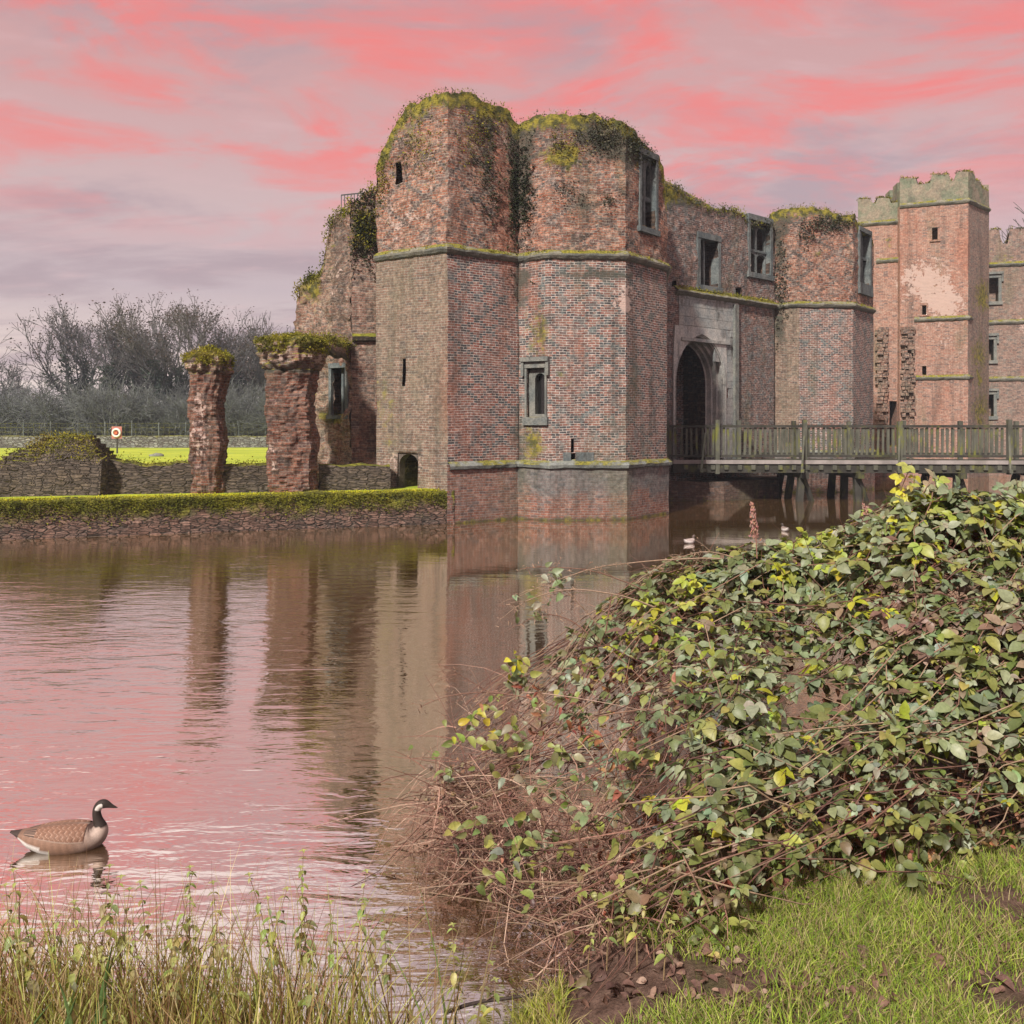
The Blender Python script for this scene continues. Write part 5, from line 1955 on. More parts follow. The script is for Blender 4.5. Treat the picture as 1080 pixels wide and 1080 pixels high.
# brick abutment under the gate
mb = MB()
ab = [(6.05, 34.95), (8.3, 34.9), (11.0, 36.6), (11.9, 39.5)]
u = 0
for i in range(3):
    fc = Facet(ab[i], ab[i + 1])
    panel(mb, fc, -0.9, 0.78, (), 0.3, 0.06, 0.04, 0, stain_lower, ub=u)
    u += fc.L
mb.face([mb.vert((p[0], p[1], 0.77)) for p in ab])
tag(mb.build('gate_abutment', M['inner'], None, True), 'low broken brick abutment in the water below the gateway end of the footbridge', 'abutment')  # darkened brick carries the shade under the deck in its colour


# ------------------------------------------------------------------ trees beyond the lawn


def grow(rnd, base, height, stems=1, spread=0.5, levels=5, lean=(0, 0), split=2, r0=0.3, up=0.25, twig=0.028, first=0.3):
    """recursive bare tree: list of (points, radii, level)"""
    out = []
    tips = []

    def br(p, d, L, r, lev):
        n = 3 if lev < 3 else 2
        pts, rad = [p], [r]
        for i in range(n):
            d = d + Vector((rnd.gauss(0, .16), rnd.gauss(0, .16), rnd.gauss(0, .10) + up * 0.35))
            d.normalize()
            p = p + d * (L / n)
            pts.append(p)
            rad.append(max(twig, r * (1 - 0.45 * (i + 1) / n)))
        out.append((pts, rad, lev))
        if lev >= levels:
            tips.append(p)
            return
        k = split + (1 if rnd.random() < 0.4 else 0)
        for j in range(k):
            t = 0.35 + 0.65 * (j + rnd.random()) / k
            i = min(n - 1, int(t * n))
            q = pts[i] + (pts[i + 1] - pts[i]) * (t * n - i)
            a = rnd.uniform(0, 2 * math.pi)
            perp = d.orthogonal().normalized()
            from mathutils import Quaternion
            perp = Quaternion(d, a) @ perp
            nd = (d * (1 - spread * 0.5) + perp * spread * rnd.uniform(0.6, 1.3)).normalized()
            br(q, nd, L * rnd.uniform(0.5, 0.78), max(twig, r * rnd.uniform(0.42, 0.6)), lev + 1)
        # leader
        br(p, d, L * rnd.uniform(0.55, 0.75), max(twig, rad[-1] * 0.9), lev + 1)
    for s in range(stems):
        a = 2 * math.pi * s / stems + rnd.random()
        sp = 0.0 if stems == 1 else 0.16 + 0.14 * rnd.random()
        d = Vector((lean[0] + math.cos(a) * sp, lean[1] + math.sin(a) * sp, 1)).normalized()
        br(Vector(base) + Vector((math.cos(a), math.sin(a), 0)) * r0 * (stems > 1), d, height * first * rnd.uniform(0.9, 1.15), r0 / (stems ** 0.4), 0)
    return out, tips


BARK = [(0.085, 0.085, 0.085), (0.105, 0.10, 0.098), (0.075, 0.073, 0.072)]


def make_tree(px, ytop, d, label, seed, name='bare_tree', group='bare winter trees beyond the lawn', ivy=0.0, clump=0, trunkcol=None, **kw):
    rnd = random.Random(seed)
    zb = 0.6
    x = (px - 540) / F * d
    h = zat(ytop, d) - zb
    br, tips = grow(rnd, (0, 0, 0), h, **kw)
    top = max(p.z for pts, _, _ in br for p in pts)
    s = h / top
    t = thing(name, label, 'tree', (x, d, zb), group)
    mt, mc = MB(), MB()
    c0 = trunkcol or BARK[seed % 3]
    for pts, rad, lev in br:
        q = [tuple(p * s) for p in pts]
        c = tuple(v * (1 + 0.25 * (lev / 5)) for v in c0)
        (mt if lev <= 1 else mc).tube(q, rad, 6 if lev <= 1 else 3, c, False)
    for mb, nm in ((mt, 'trunk'), (mc, 'crown')):
        o = mb.build(nm, M['bark'], None, True)
        o.parent = t
    if ivy:
        pts = []
        for p, r, lev in br:
            if lev <= 1:
                for _ in range(int(170 * ivy)):
                    k = rnd.random() * (len(p) - 1)
                    i = int(k)
                    q = (p[i] + (p[i + 1] - p[i]) * (k - i)) * s
                    if q.z < h * 0.62:
                        a = rnd.random() * 6.28
                        rr = rad_at = r[i] + rnd.random() * 0.55
                        pts.append((q.x + math.cos(a) * rr, q.y + math.sin(a) * rr, q.z))
        if pts:
            o = tuft_patch('ivy', pts, M['moss'], None, 0.34, 2, [(0.035, 0.055, 0.045), (0.05, 0.07, 0.055), (0.06, 0.08, 0.055)], 0.15, 0.3, 0.8)
            o.parent = t
    if clump:
        pts = []
        for p in tips:
            if p.z * s > h * 0.45 and rnd.random() < 0.75:
                for _ in range(clump):
                    pts.append((p.x * s + rnd.gauss(0, .32), p.y * s + rnd.gauss(0, .32), p.z * s + rnd.gauss(0, .24)))
        o = tuft_patch('seed_cluster', pts, M['moss'], None, 0.26, 1, [(0.075, 0.055, 0.05), (0.10, 0.075, 0.065), (0.06, 0.05, 0.045)], 0.1, 0.2, 0.7)
        o.parent = t
    return t


make_tree(96, 309, 112, 'tallest bare tree of the left clump, many ivy wrapped stems below a fine spreading crown', 3, stems=4, ivy=0.9, clump=2, spread=0.5, r0=0.75, split=2, levels=5, first=0.36)
make_tree(134, 316, 114, 'upright bare tree with dark clustered twig ends, just right of the tallest tree', 5, stems=2, clump=4, spread=0.45, ivy=0.6, r0=0.6, levels=5, first=0.38)
make_tree(16, 368, 106, 'low wide bare tree beside the tallest ivy wrapped tree', 9, stems=2, spread=0.75, r0=0.32, levels=5)
make_tree(166, 318, 118, 'slender many stemmed bare tree with fine twigs in the gap of the skyline', 12, stems=3, spread=0.42, r0=0.5, levels=5, up=0.4, ivy=0.4, first=0.36)
make_tree(196, 345, 108, 'bare tree with thick leaning dark trunk, seen left of the slender brick pier', 14, stems=1, spread=0.6, lean=(-0.22, 0), r0=0.8, ivy=2.0, levels=5, first=0.38)
make_tree(216, 313, 111, 'dark crowned tree with dense brown seed clusters, above the slender brick pier', 16, stems=2, clump=5, spread=0.45, ivy=1.2, r0=0.6, levels=5, split=2, first=0.48)
make_tree(243, 324, 113, 'dark crowned tree with hanging seed clusters, between the two brick piers', 21, stems=2, clump=5, spread=0.45, ivy=1.5, r0=0.65, levels=5, split=2, first=0.46)
make_tree(264, 332, 120, 'bare tree with upswept limbs between the dark crowned tree and the stout pier', 52, stems=3, spread=0.42, r0=0.5, levels=5, up=0.4, ivy=.5, first=.36)
make_tree(318, 338, 124, 'bare tree half hidden behind the jagged ruined wall', 54, stems=3, spread=0.45, r0=0.45, levels=5, up=0.35, first=.36)
make_tree(284, 328, 122, 'fan shaped bare tree with fine pale twigs behind the stout pier', 23, stems=4, spread=0.45, r0=0.34, levels=5, up=0.4)
make_tree(-45, 345, 112, 'bare tree beyond the outer left end of the clump', 31, stems=3, spread=0.6, r0=0.4, levels=4)
make_tree(1068, 203, 84, 'bare treetop showing above the wing of the tall tower', 35, 'bare_tree', None, stems=1, spread=0.55, r0=0.4, levels=5)
# thicket of twiggy shrubs under them
sh = []
for k in range(3):
    t = make_tree(0, 405 + 0 * k, 102, 'tangled grey leafless shrub in the thicket under the bare trees', 40 + k, 'bare_shrub', 'leafless shrubs under the bare trees',
                  stems=9, spread=0.8, r0=0.16, levels=3, split=4, first=0.36, up=0.12, twig=0.018, trunkcol=(0.12, 0.13, 0.125))
    t['category'] = 'shrub'
    sh.append(t)
for i, px in enumerate(range(-70, 345, 17)):
    o = sh[i] if i < 3 else copy_tree(sh[i % 3])
    d = 99 + (i * 7) % 11
    o.location = ((px - 540) / F * d, d, 0.6)
    o.rotation_euler = (0, 0, i * 1.9)
    o.scale = (1.4, 1.4, 0.75 + 0.6 * ((i * 5) % 7) / 7)
# far hedge mass
q = []
for _ in range(9000):
    x = rng.uniform(-190, 10)
    q.append((x, 150 + rng.normal(0, 4), 0.5 + abs(rng.normal(0, 1)) * (2.6 + 1.6 * mnoise.noise((x * 0.06, 0, 0)))))
o = tuft_patch('distant_woodland', q, M['moss'], None, 1.3, 1, [(0.05, 0.05, 0.035), (0.075, 0.07, 0.045), (0.10, 0.085, 0.05), (0.13, 0.12, 0.045)], 0.4, 0.5, 0.8)
struct(o, 'stuff')

# ------------------------------------------------------------------ bramble thicket on the near bank
YT = [(440, 825), (470, 775), (520, 735), (560, 715), (600, 690), (640, 655), (700, 618), (760, 603), (800, 592), (850, 590), (880, 578), (920, 562), (945, 540), (965, 526), (1000, 530), (1040, 538), (1080, 533),
      (1180, 530), (1280, 580), (1380, 700), (1440, 830)]
YB = [(440, 860), (470, 925), (520, 960), (560, 995), (620, 1040), (680, 1030), (760, 1025), (830, 1000), (880, 968), (940, 955), (1000, 940), (1080, 918), (1440, 880)]
DT = [(440, 6.4), (600, 6.9), (800, 7.1), (960, 6.8), (1080, 6.5), (1440, 6.2)]
DB = [(440, 6.4), (470, 5.8), (520, 5.4), (560, 5.0), (620, 4.3), (680, 4.25), (760, 4.15), (880, 4.55), (1080, 4.85), (1440, 5.3)]


def bush(px, t, lift=0.0):
    """point on the thicket's outer surface: t=0 ridge, 1 foot on the near side, negative on the far side"""
    yt, yb = interp(px, YT), interp(px, YB)
    dt, db = interp(px, DT), interp(px, DB)
    if t < 0:
        p = P(px, yt, dt)
        k = -t
        return p + np.array((0.0, 1.6 * k, -(p[2] - 0.1) * k * k)) + np.array((0, 0, lift))
    d = dt + (db - dt) * (1 - (1 - t) ** 1.6) ** 0.9
    p = P(px, yt + (yb - yt) * t, d)
    k = min(1, 0.35 + 1.3 * max(0.0, min(t, 1 - t)))
    p = p + nvec(p, 1.1) * 0.22 * k + nvec(p + 7, 2.9) * 0.10 * k
    if lift:
        p = p + bnorm(px, t) * lift
    return p


def bnorm(px, t):
    a = bush(px + 6, t) - bush(px - 6, t)
    b = bush(px, min(1, t + 0.04)) - bush(px, max(-0.95, t - 0.04))
    n = np.cross(a, b)
    n = n / (np.linalg.norm(n) + 1e-9)
    if n[1] > 0 and t >= 0.05:
        n = -n
    if t < 0.05 and n[2] < 0:
        n = -n
    return n


LEAFP, LEAFA, LEAFN, LEAFL, LEAFW, LEAFC = [], [], [], [], [], []
GREEN = [(0.20, 0.24, 0.115), (0.26, 0.29, 0.165), (0.155, 0.19, 0.075), (0.30, 0.31, 0.185), (0.12, 0.15, 0.055), (0.16, 0.19, 0.10), (0.20, 0.25, 0.15), (0.23, 0.27, 0.165), (0.28, 0.31, 0.21)]
OLIVE = [(0.22, 0.24, 0.065), (0.28, 0.28, 0.075), (0.17, 0.20, 0.06)]
LIME = [(0.38, 0.40, 0.035), (0.44, 0.42, 0.04), (0.29, 0.35, 0.045), (0.33, 0.36, 0.08)]
PINKY = [(0.24, 0.15, 0.11), (0.30, 0.22, 0.15), (0.18, 0.10, 0.075)]


def leaf_colour(px, py, rnd):
    w_l = 0.03 + 0.24 * max(0, 1 - math.hypot((px - 890) / 110, (py - 590) / 60)) + 0.35 * max(0, 1 - math.hypot((px - 700) / 90, (py - 650) / 60)) + 0.4 * max(0, 1 - math.hypot((px - 990) / 70, (py - 550) / 50))
    w_p = 0.03 + 0.22 * max(0, 1 - math.hypot((px - 1000) / 150, (py - 660) / 90))
    w_o = 0.30 + 0.45 * max(0, min(1, (py - 820) / 140))
    r = rnd.random()
    if r < w_l:
        c = rnd.choice(LIME)
    elif r < w_l + w_p:
        c = rnd.choice(PINKY)
    elif r < w_l + w_p + w_o:
        c = rnd.choice(OLIVE)
    else:
        c = rnd.choice(GREEN)
    if py > 800 and rnd.random() < (py - 780) / 260:
        c = rnd.choice(OLIVE + [(0.17, 0.12, 0.06), (0.20, 0.15, 0.08), (0.12, 0.14, 0.05)])
    k = rnd.uniform(0.70, 1.15)
    return tuple(v * k for v in c)


def add_leaf(p, a, n, L, W, c):
    LEAFP.append(p)
    LEAFA.append(a)
    LEAFN.append(n)
    LEAFL.append(L)
    LEAFW.append(W)
    LEAFC.append(c)


def compound(p, d, n, rnd, c, sz):
    """three (sometimes five) leaflets of a bramble leaf on a short stalk"""
    side = np.cross(d, n)
    side /= np.linalg.norm(side) + 1e-9
    j = lambda s: np.array([rnd.gauss(0, s) for _ in range(3)])
    tip = p + d * sz * 0.5
    add_leaf(tip, d + j(.15), n + j(.25), sz * rnd.uniform(0.95, 1.2), sz * rnd.uniform(.68, .82), c)
    for s in (-1, 1):
        cc = tuple(v * rnd.uniform(0.85, 1.15) for v in c)
        add_leaf(tip - d * sz * 0.12, d * 0.25 + side * s * 0.95 + j(.15), n + j(.3), sz * rnd.uniform(.75, 1.0), sz * rnd.uniform(.55, .7), cc)
        if rnd.random() < 0.25:
            add_leaf(tip - d * sz * 0.2, -d * 0.35 + side * s * 0.8 + j(.15), n + j(.3), sz * rnd.uniform(.5, .7), sz * rnd.uniform(.35, .5), cc)


def leafiness(px, t):
    """0 bare canes, 1 full leaf"""
    f = np.interp(px, [440, 590, 640, 720, 780], [0.0, 0.02, 0.25, 0.75, 1.0])
    low = np.interp(t, [0.0, 0.4, 0.55, 0.72, 0.9, 1.0], [1, 0.95, 0.65, 0.38, 0.34, 0.42])
    if px < 800:
        low *= np.interp(t, [0.3, 0.45, 0.7], [1, np.interp(px, [600, 800], [0.35, 1.0]), np.interp(px, [600, 800], [0.7, 1.0])])
    return float(f * low)


def cane_colour(rnd):
    return rnd.choice([(0.17, 0.085, 0.06), (0.12, 0.06, 0.045), (0.22, 0.13, 0.09), (0.10, 0.05, 0.04), (0.26, 0.18, 0.12)])


canes = MB()
rnd = random.Random(77)
for k in range(480):
    px = rnd.uniform(590, 1430) if k > 50 else rnd.uniform(620, 800)
    t = rnd.uniform(-0.6, 0.80)
    dpx, dtt = rnd.gauss(-26, 26), rnd.uniform(0.01, 0.045)
    if rnd.random() < 0.35:
        dpx = -dpx
    n = rnd.randint(6, 12)
    lift0 = rnd.uniform(-0.16, 0.03)
    lw_, lp_ = rnd.uniform(.8, 2.2), rnd.uniform(0, 1)
    pts = []
    pp = []
    for i in range(n):
        s = i / (n - 1)
        lf = lift0 + 0.13 * math.sin(math.pi * s * lw_ + lp_) + rnd.gauss(0, 0.02)
        pts.append(bush(px, t, lf))
        pp.append((px, t))
        px += dpx * rnd.uniform(0.7, 1.3)
        t += dtt * rnd.uniform(0.5, 1.5) + s * 0.015
        if px < 470 or t > 1.0:
            break
    if len(pts) < 4:
        continue
    col = cane_colour(rnd)
    canes.tube(pts, [0.0035 * (1 - 0.6 * i / len(pts)) + 0.0012 for i in range(len(pts))], 4, col, False)
    for i in range(len(pts) - 1):
        for q_ in range(3):
            s = (q_ + rnd.random()) / 3
            p = pts[i] * (1 - s) + pts[i + 1] * s
            qx, qt = pp[i]
            if rnd.random() > leafiness(qx, qt):
                continue
            nb = bnorm(qx, max(qt, -0.9))
            d = pts[i + 1] - pts[i]
            d = d / (np.linalg.norm(d) + 1e-9)
            sd_ = np.cross(d, nb) * rnd.choice((-1, 1))
            ax = d * rnd.uniform(0.1, 0.7) + sd_ * rnd.uniform(.5, 1) + nb * rnd.uniform(0.0, 0.45) + np.array((0, 0, rnd.uniform(-.45, .1)))
            nr = nb * 0.5 + np.array((0, 0, 0.9)) + np.array([rnd.gauss(0, .3) for _ in range(3)])
            py = HZ - (p[2] - EYE) * F / p[1]
            compound(p, unit(ax), unit(nr), rnd, leaf_colour(540 + F * p[0] / p[1], py, rnd), rnd.choice((rnd.uniform(0.03, 0.055), rnd.uniform(0.045, 0.08), rnd.uniform(0.07, 0.11))) * (1 if qt < 0.6 else 0.8))
# leaf mantle between the canes
cnt = 0
while cnt < 2300:
    px, t = rnd.uniform(600, 1430), rnd.uniform(-0.75, 1.0)
    if rnd.random() > leafiness(px, t) * (0.8 if t < 0.6 else 0.7):
        continue
    # clumps with gaps between them
    b0 = bush(px, t)
    if mnoise.noise(Vector(b0) * 2.6) < (-0.1 if t < 0.45 else 0.1):
        continue
    p = bush(px, t, rnd.uniform(-0.18, 0.06))
    nb = bnorm(px, max(t, -0.9))
    ax = np.array((rnd.gauss(-.15, .8), rnd.gauss(-.45, .45), rnd.gauss(-.12, .3)))
    nr = nb * 0.45 + np.array((0, 0, 0.9)) + np.array([rnd.gauss(0, .3) for _ in range(3)])
    py = HZ - (p[2] - EYE) * F / p[1]
    compound(p, unit(ax), unit(nr), rnd, leaf_colour(540 + F * p[0] / p[1], py, rnd), rnd.uniform(0.035, 0.085))
    cnt += 1
# sprays that stand above the outline
for (px, py, d, ln, n, lime) in ((962, 488, 6.6, 0.5, 8, 1), (985, 500, 6.7, 0.35, 6, .5), (1005, 512, 6.6, .3, 6, .2), (1072, 505, 6.4, .35, 7, .2), (930, 540, 6.8, .3, 6, .5), (850, 560, 7.0, .25, 5, .9), (880, 553, 7.0, .25, 6, .9),
                                 (545, 695, 6.7, .3, 5, .6), (1045, 512, 6.4, .3, 6, .3), (900, 548, 6.9, .3, 6, .6)):
    tip = P(px, py, d)
    root = tip + np.array((rnd.gauss(0.1, .1), rnd.gauss(0.1, .1), -ln))
    mid = (tip + root) / 2 + np.array((rnd.gauss(0, .04), 0, rnd.gauss(0.03, .02)))
    pts = [root, mid, tip]
    canes.tube(pts, [0.005, 0.004, 0.002], 4, cane_colour(rnd), False)
    for i in range(n):
        s = 0.35 + 0.65 * i / n
        p = root * (1 - s) + tip * s + np.array([rnd.gauss(0, .02) for _ in range(3)])
        c = rnd.choice(LIME) if rnd.random() < lime else rnd.choice(GREEN)
        compound(p, unit(np.array((rnd.gauss(0, 1), rnd.gauss(-.3, .5), rnd.gauss(.1, .4)))), unit(np.array((rnd.gauss(0, .5), -0.7, .7))), rnd, c, rnd.uniform(.06, .1))
for _ in range(70):
    px = rnd.uniform(630, 1100)
    tip = bush(px, rnd.uniform(-.05, .12)) + np.array((rnd.gauss(0, .1), rnd.gauss(0, .1), rnd.uniform(.04, .22)))
    root = tip + np.array((rnd.gauss(.05, .15), rnd.gauss(.1, .1), -rnd.uniform(.3, .5)))
    canes.tube([root, (root + tip) / 2 + np.array((rnd.gauss(0, .05), 0, .04)), tip], [.0035, .003, .0015], 4, cane_colour(rnd), False)
    lime = rnd.random()
    for i in range(rnd.randint(3, 7)):
        s = 0.45 + 0.55 * i / 6
        p = root * (1 - s) + tip * s + np.array([rnd.gauss(0, .02) for _ in range(3)])
        c = rnd.choice(LIME + OLIVE) if lime < .35 else rnd.choice(GREEN)
        compound(p, unit(np.array((rnd.gauss(0, 1), rnd.gauss(-.3, .5), rnd.gauss(.0, .4)))), unit(np.array((rnd.gauss(0, .4), -0.6, .8))), rnd, c, rnd.uniform(.045, .095))
bramble = thing('bramble_bush', 'large leafy bramble bush with arching canes and grey green leaves on the near bank', 'bramble bush', (1.9, 5.8, 0.4))
canes.build('cane', M['twig'], bramble)
V, Q, C = leaf_geo(np.array(LEAFP), np.array(LEAFA), np.array(LEAFN), np.array(LEAFL), np.array(LEAFW), np.array(LEAFC), 0.16, 0.3)
np_mesh('leaves', V, Q, M['leaf'], bramble, C, True)

# inner dead wood and withered leaves, brown
tw = MB()
for k in range(2300):
    px, t = rnd.uniform(560, 1430), rnd.uniform(-0.4, 1.0)
    if px < 650 and t < .3:
        continue
    p = bush(px, t, -rnd.uniform(0.05, 0.7))
    d = np.array((rnd.gauss(0, 1), rnd.gauss(0, 1), rnd.gauss(0.1, .8)))
    d /= np.linalg.norm(d)
    L = rnd.uniform(0.1, 0.42)
    bend = np.array([rnd.gauss(0, .6) for _ in range(3)])
    pts = [p + d * L * s + bend * L * s * s for s in (0, .33, .66, 1)]
    pts = [q if q[2] > 0.05 else np.array((q[0], q[1], 0.05)) for q in pts]
    r = rnd.choice((0.0016, 0.002, 0.003, 0.004))
    tw.tube(pts, [r, r * .9, r * .7, r * .4], 3, cane_colour(rnd), False)
tw.build('dead_twigs', M['twig'], bramble)
n = 7500
pp_, aa, nn_, cc = [], [], [], []
while len(pp_) < n:
    px, t = rnd.uniform(600, 1430), rnd.uniform(-0.3, 1.0)
    p = bush(px, t, -rnd.uniform(0.12, 0.75))
    if p[2] < 0.1:
        continue
    pp_.append(p)
    aa.append([rnd.gauss(0, 1), rnd.gauss(0, 1), rnd.gauss(-.4, .7)])
    nn_.append([rnd.gauss(0, 1), rnd.gauss(-.6, 1), rnd.gauss(.3, 1)])
    c = rnd.choice([(0.24, 0.085, 0.05), (0.30, 0.12, 0.07), (0.17, 0.06, 0.04), (0.34, 0.18, 0.10), (0.16, 0.13, 0.05)])
    cc.append([v * rnd.uniform(.8, 1.2) for v in c])
L = rng.uniform(0.03, 0.085, n)
V, Q, C = leaf_geo(np.array(pp_), np.array(aa), np.array(nn_), L, L * 0.5, np.array(cc), 0.3, 0.5)
np_mesh('withered_leaves', V, Q, M['deadleaf'], bramble, C, True)

# tangle of leafless canes over the water at the bush's left end
bare = thing('bare_bramble', 'brown leafless bramble tangle hanging over the water beside the leafy bush', 'bramble', (0.1, 5.6, 0))
tw = MB()
for k in range(3400):
    px = min(790, 440 + abs(rnd.gauss(0.0, 1)) * 150)
    t = rnd.uniform(-0.25, 1.0)
    if px < 660 and t < 0.28 and rnd.random() < 0.85:
        continue
    p = bush(px, t, -rnd.uniform(0.0, 0.65))
    d = np.array((rnd.gauss(-.35, .9), rnd.gauss(-.1, .8), rnd.gauss(0.0, .7)))
    d /= np.linalg.norm(d)
    L = rnd.uniform(0.08, 0.42) if k % 6 else rnd.uniform(.3, .8)
    bend = np.array((rnd.gauss(0, .5), rnd.gauss(0, .5), rnd.gauss(-.35, .4))) * min(1, L * 2.5)
    pts = [p + d * L * s + bend * L * s * s for s in (0, .25, .5, .75, 1)]
    pts = [q if q[2] > -0.02 else np.array((q[0], q[1], -0.02)) for q in pts]
    r = rnd.choice((0.0018, 0.0022, 0.003, 0.0045))
    c = rnd.choice([(0.26, 0.135, 0.10), (0.20, 0.10, 0.075), (0.34, 0.20, 0.15), (0.14, 0.07, 0.055), (0.42, 0.29, 0.22)])
    tw.tube(pts, [r, r, r * .8, r * .6, r * .4], 3, c, False)
# arching outliers against the water
for (x0, y0, x1, y1, xm, ym, d) in ((760, 590, 545, 632, 640, 592, 6.8), (690, 640, 532, 650, 590, 612, 6.6), (640, 690, 550, 660, 590, 640, 6.7), (620, 760, 445, 745, 520, 720, 6.5), (600, 800, 462, 700, 520, 735, 6.5),
                                    (660, 700, 575, 610, 612, 640, 6.8), (720, 650, 555, 600, 640, 600, 6.9), (600, 900, 432, 800, 500, 790, 6.2), (800, 600, 690, 600, 745, 578, 7.0), (640, 840, 480, 860, 560, 800, 5.8),
                                    (560, 940, 425, 905, 480, 880, 5.9), (600, 960, 430, 940, 520, 930, 5.6)):
    a, b, m_ = P(x0, y0, d), P(x1, y1, d - .1), P(xm, ym - 12, d)
    pts = [a * (1 - s) ** 2 + m_ * 2 * s * (1 - s) + b * s * s for s in np.linspace(0, 1, 12)]
    pts = [q + nvec(q, 3) * 0.02 for q in pts]
    c = rnd.choice([(0.20, 0.11, 0.08), (0.30, 0.21, 0.15)])
    tw.tube(pts, list(np.linspace(0.006, 0.0022, 12)), 4, c, False)
    for i in range(5, 12):
        for _ in range(3):
            dd = np.array((rnd.gauss(-.3, .6), rnd.gauss(0, .4), rnd.gauss(-.1, .5)))
            L = rnd.uniform(.05, .16)
            q = pts[i]
            tw.tube([q, q + dd * L * .5 + (0, 0, .01), q + dd * L], [.002, .0016, .001], 3, c, False)
            for _ in range(2):
                e = q + dd * L * rnd.uniform(.5, 1) + np.array([rnd.gauss(0, .012) for _ in range(3)])
                tw.tube([e, e + np.array([rnd.gauss(0, .014) for _ in range(3)])], [.0035, .002], 3, (0.30, 0.2, 0.14), False)
tw.build('cane', M['twig'], bare)
pp_, aa, nn_, cc, ll = [], [], [], [], []
for (px, py, d, n, sp, pal) in ((498, 775, 5.9, 8, .10, LIME + OLIVE + OLIVE), (545, 700, 6.5, 6, .06, LIME + OLIVE), (470, 800, 6.0, 4, .12, OLIVE), (500, 880, 5.6, 5, .08, OLIVE), (530, 770, 5.9, 10, .12, OLIVE), (560, 640, 6.7, 8, .12, GREEN),
                             (590, 610, 6.8, 7, .1, GREEN), (590, 720, 6.2, 14, .14, OLIVE + GREEN), (560, 880, 5.3, 14, .15, GREEN + OLIVE), (600, 830, 5.4, 20, .2, GREEN + OLIVE), (540, 920, 5.2, 12, .15, OLIVE)):
    for _ in range(n * 2):
        p = P(px, py, d) + np.array([rnd.gauss(0, sp) for _ in range(3)]) * (1, 1, .7)
        if p[2] < 0.04:
            continue
        pp_.append(p)
        aa.append([rnd.gauss(0, 1), rnd.gauss(-.4, .6), rnd.gauss(-.2, .5)])
        nn_.append([rnd.gauss(0, .5), rnd.gauss(-.6, .4), rnd.gauss(.7, .4)])
        cc.append([v * rnd.uniform(.8, 1.15) for v in rnd.choice(pal)])
        ll.append(rnd.uniform(.05, .09))
# small curled dead leaves through the tangle
for _ in range(900):
    px, t = min(760, 445 + abs(rnd.gauss(0, 1)) * 120), rnd.uniform(-.1, 1)
    p = bush(px, t, -rnd.uniform(0, .5))
    if p[2] < .04:
        continue
    pp_.append(p)
    aa.append([rnd.gauss(0, 1), rnd.gauss(0, 1), rnd.gauss(-.3, .7)])
    nn_.append([rnd.gauss(0, 1), rnd.gauss(-.5, 1), rnd.gauss(.4, 1)])
    cc.append([v * rnd.uniform(.8, 1.2) for v in rnd.choice([(0.20, 0.11, 0.075), (0.14, 0.07, 0.05), (0.26, 0.17, 0.11)])])
    ll.append(rnd.uniform(.02, .05))
ll = np.array(ll)
V, Q, C = leaf_geo(np.array(pp_), np.array(aa), np.array(nn_), ll, ll * .62, np.array(cc), 0.25, 0.4)
np_mesh('leaves', V, Q, M['leaf'], bare, C, True)

# dried seed heads that stand out of the bush against the water
for (px, py, d, h, lab) in ((793, 532, 6.9, 0.42, 'tall pinkish dried seed head standing out of the bush against the dark water'), (912, 535, 6.9, 0.2, 'small brown dried seed head on top of the bush below the footbridge')):
    tip = P(px, py, d)
    mb = MB()
    base = tip - np.array((-0.04, 0, h))
    mb.tube([base, (base + tip) / 2 + (0.01, 0, 0), tip], [.005, .004, .002], 5, (0.25, 0.13, 0.1), False)
    for k in range(150 if h > .3 else 60):
        s = rnd.random() ** .7
        p = base * (1 - s) + tip * s if False else tip - (tip - base) * (1 - s) * .75
        a = rnd.random() * 6.28
        r = .045 * (1 - s * .7) * rnd.uniform(.3, 1)
        q = p + np.array((math.cos(a) * r, math.sin(a) * r, rnd.uniform(0, .03)))
        c = tuple(v * rnd.uniform(.8, 1.2) for v in (0.36, 0.20, 0.16))
        mb.tube([p, q], [.0015, .001], 3, c, False)
        mb.tube([q - (0, 0, .005), q + np.array([rnd.gauss(0, .004), rnd.gauss(0, .004), .009])], [.006, .003], 4, c)
    tag(mb.build('dried_seed_head', M['twig']), lab, 'seed head')

# ------------------------------------------------------------------ goose and ducks


def loft_body(stations, sides, colour):
    mb = MB()
    n = len(stations)
    rings = []
    for i, (x, z, ry, rz) in enumerate(stations):
        a, b = stations[max(0, i - 1)], stations[min(n - 1, i + 1)]
        tx, tz = b[0] - a[0], b[1] - a[1]
        l = math.hypot(tx, tz)
        tx, tz = tx / l, tz / l
        r = []
        for k in range(sides):
            an = 2 * math.pi * k / sides
            y, w = math.sin(an) * ry, math.cos(an) * rz
            r.append(mb.vert((x - tz * w, y, z + tx * w), colour(i, x, z, an, (x - tz * w, y, z + tx * w))))
        rings.append(r)
    for i in range(n - 1):
        for k in range(sides):
            k2 = (k + 1) % sides
            mb.face((rings[i][k], rings[i][k2], rings[i + 1][k2], rings[i + 1][k]))
    mb.face(rings[0])
    mb.face(rings[-1][::-1])
    return mb


def resample(st, m):
    """smooth the station list"""
    st = np.array(st)
    s = np.concatenate([[0], np.cumsum(np.hypot(np.diff(st[:, 0]), np.diff(st[:, 1])))])
    q = np.linspace(0, s[-1], m)
    out = np.column_stack([np.interp(q, s, st[:, k]) for k in range(4)])
    for _ in range(3):
        out[1:-1] = (out[:-2] + 2 * out[1:-1] + out[2:]) / 4
    return [tuple(r) for r in out], q / s[-1]


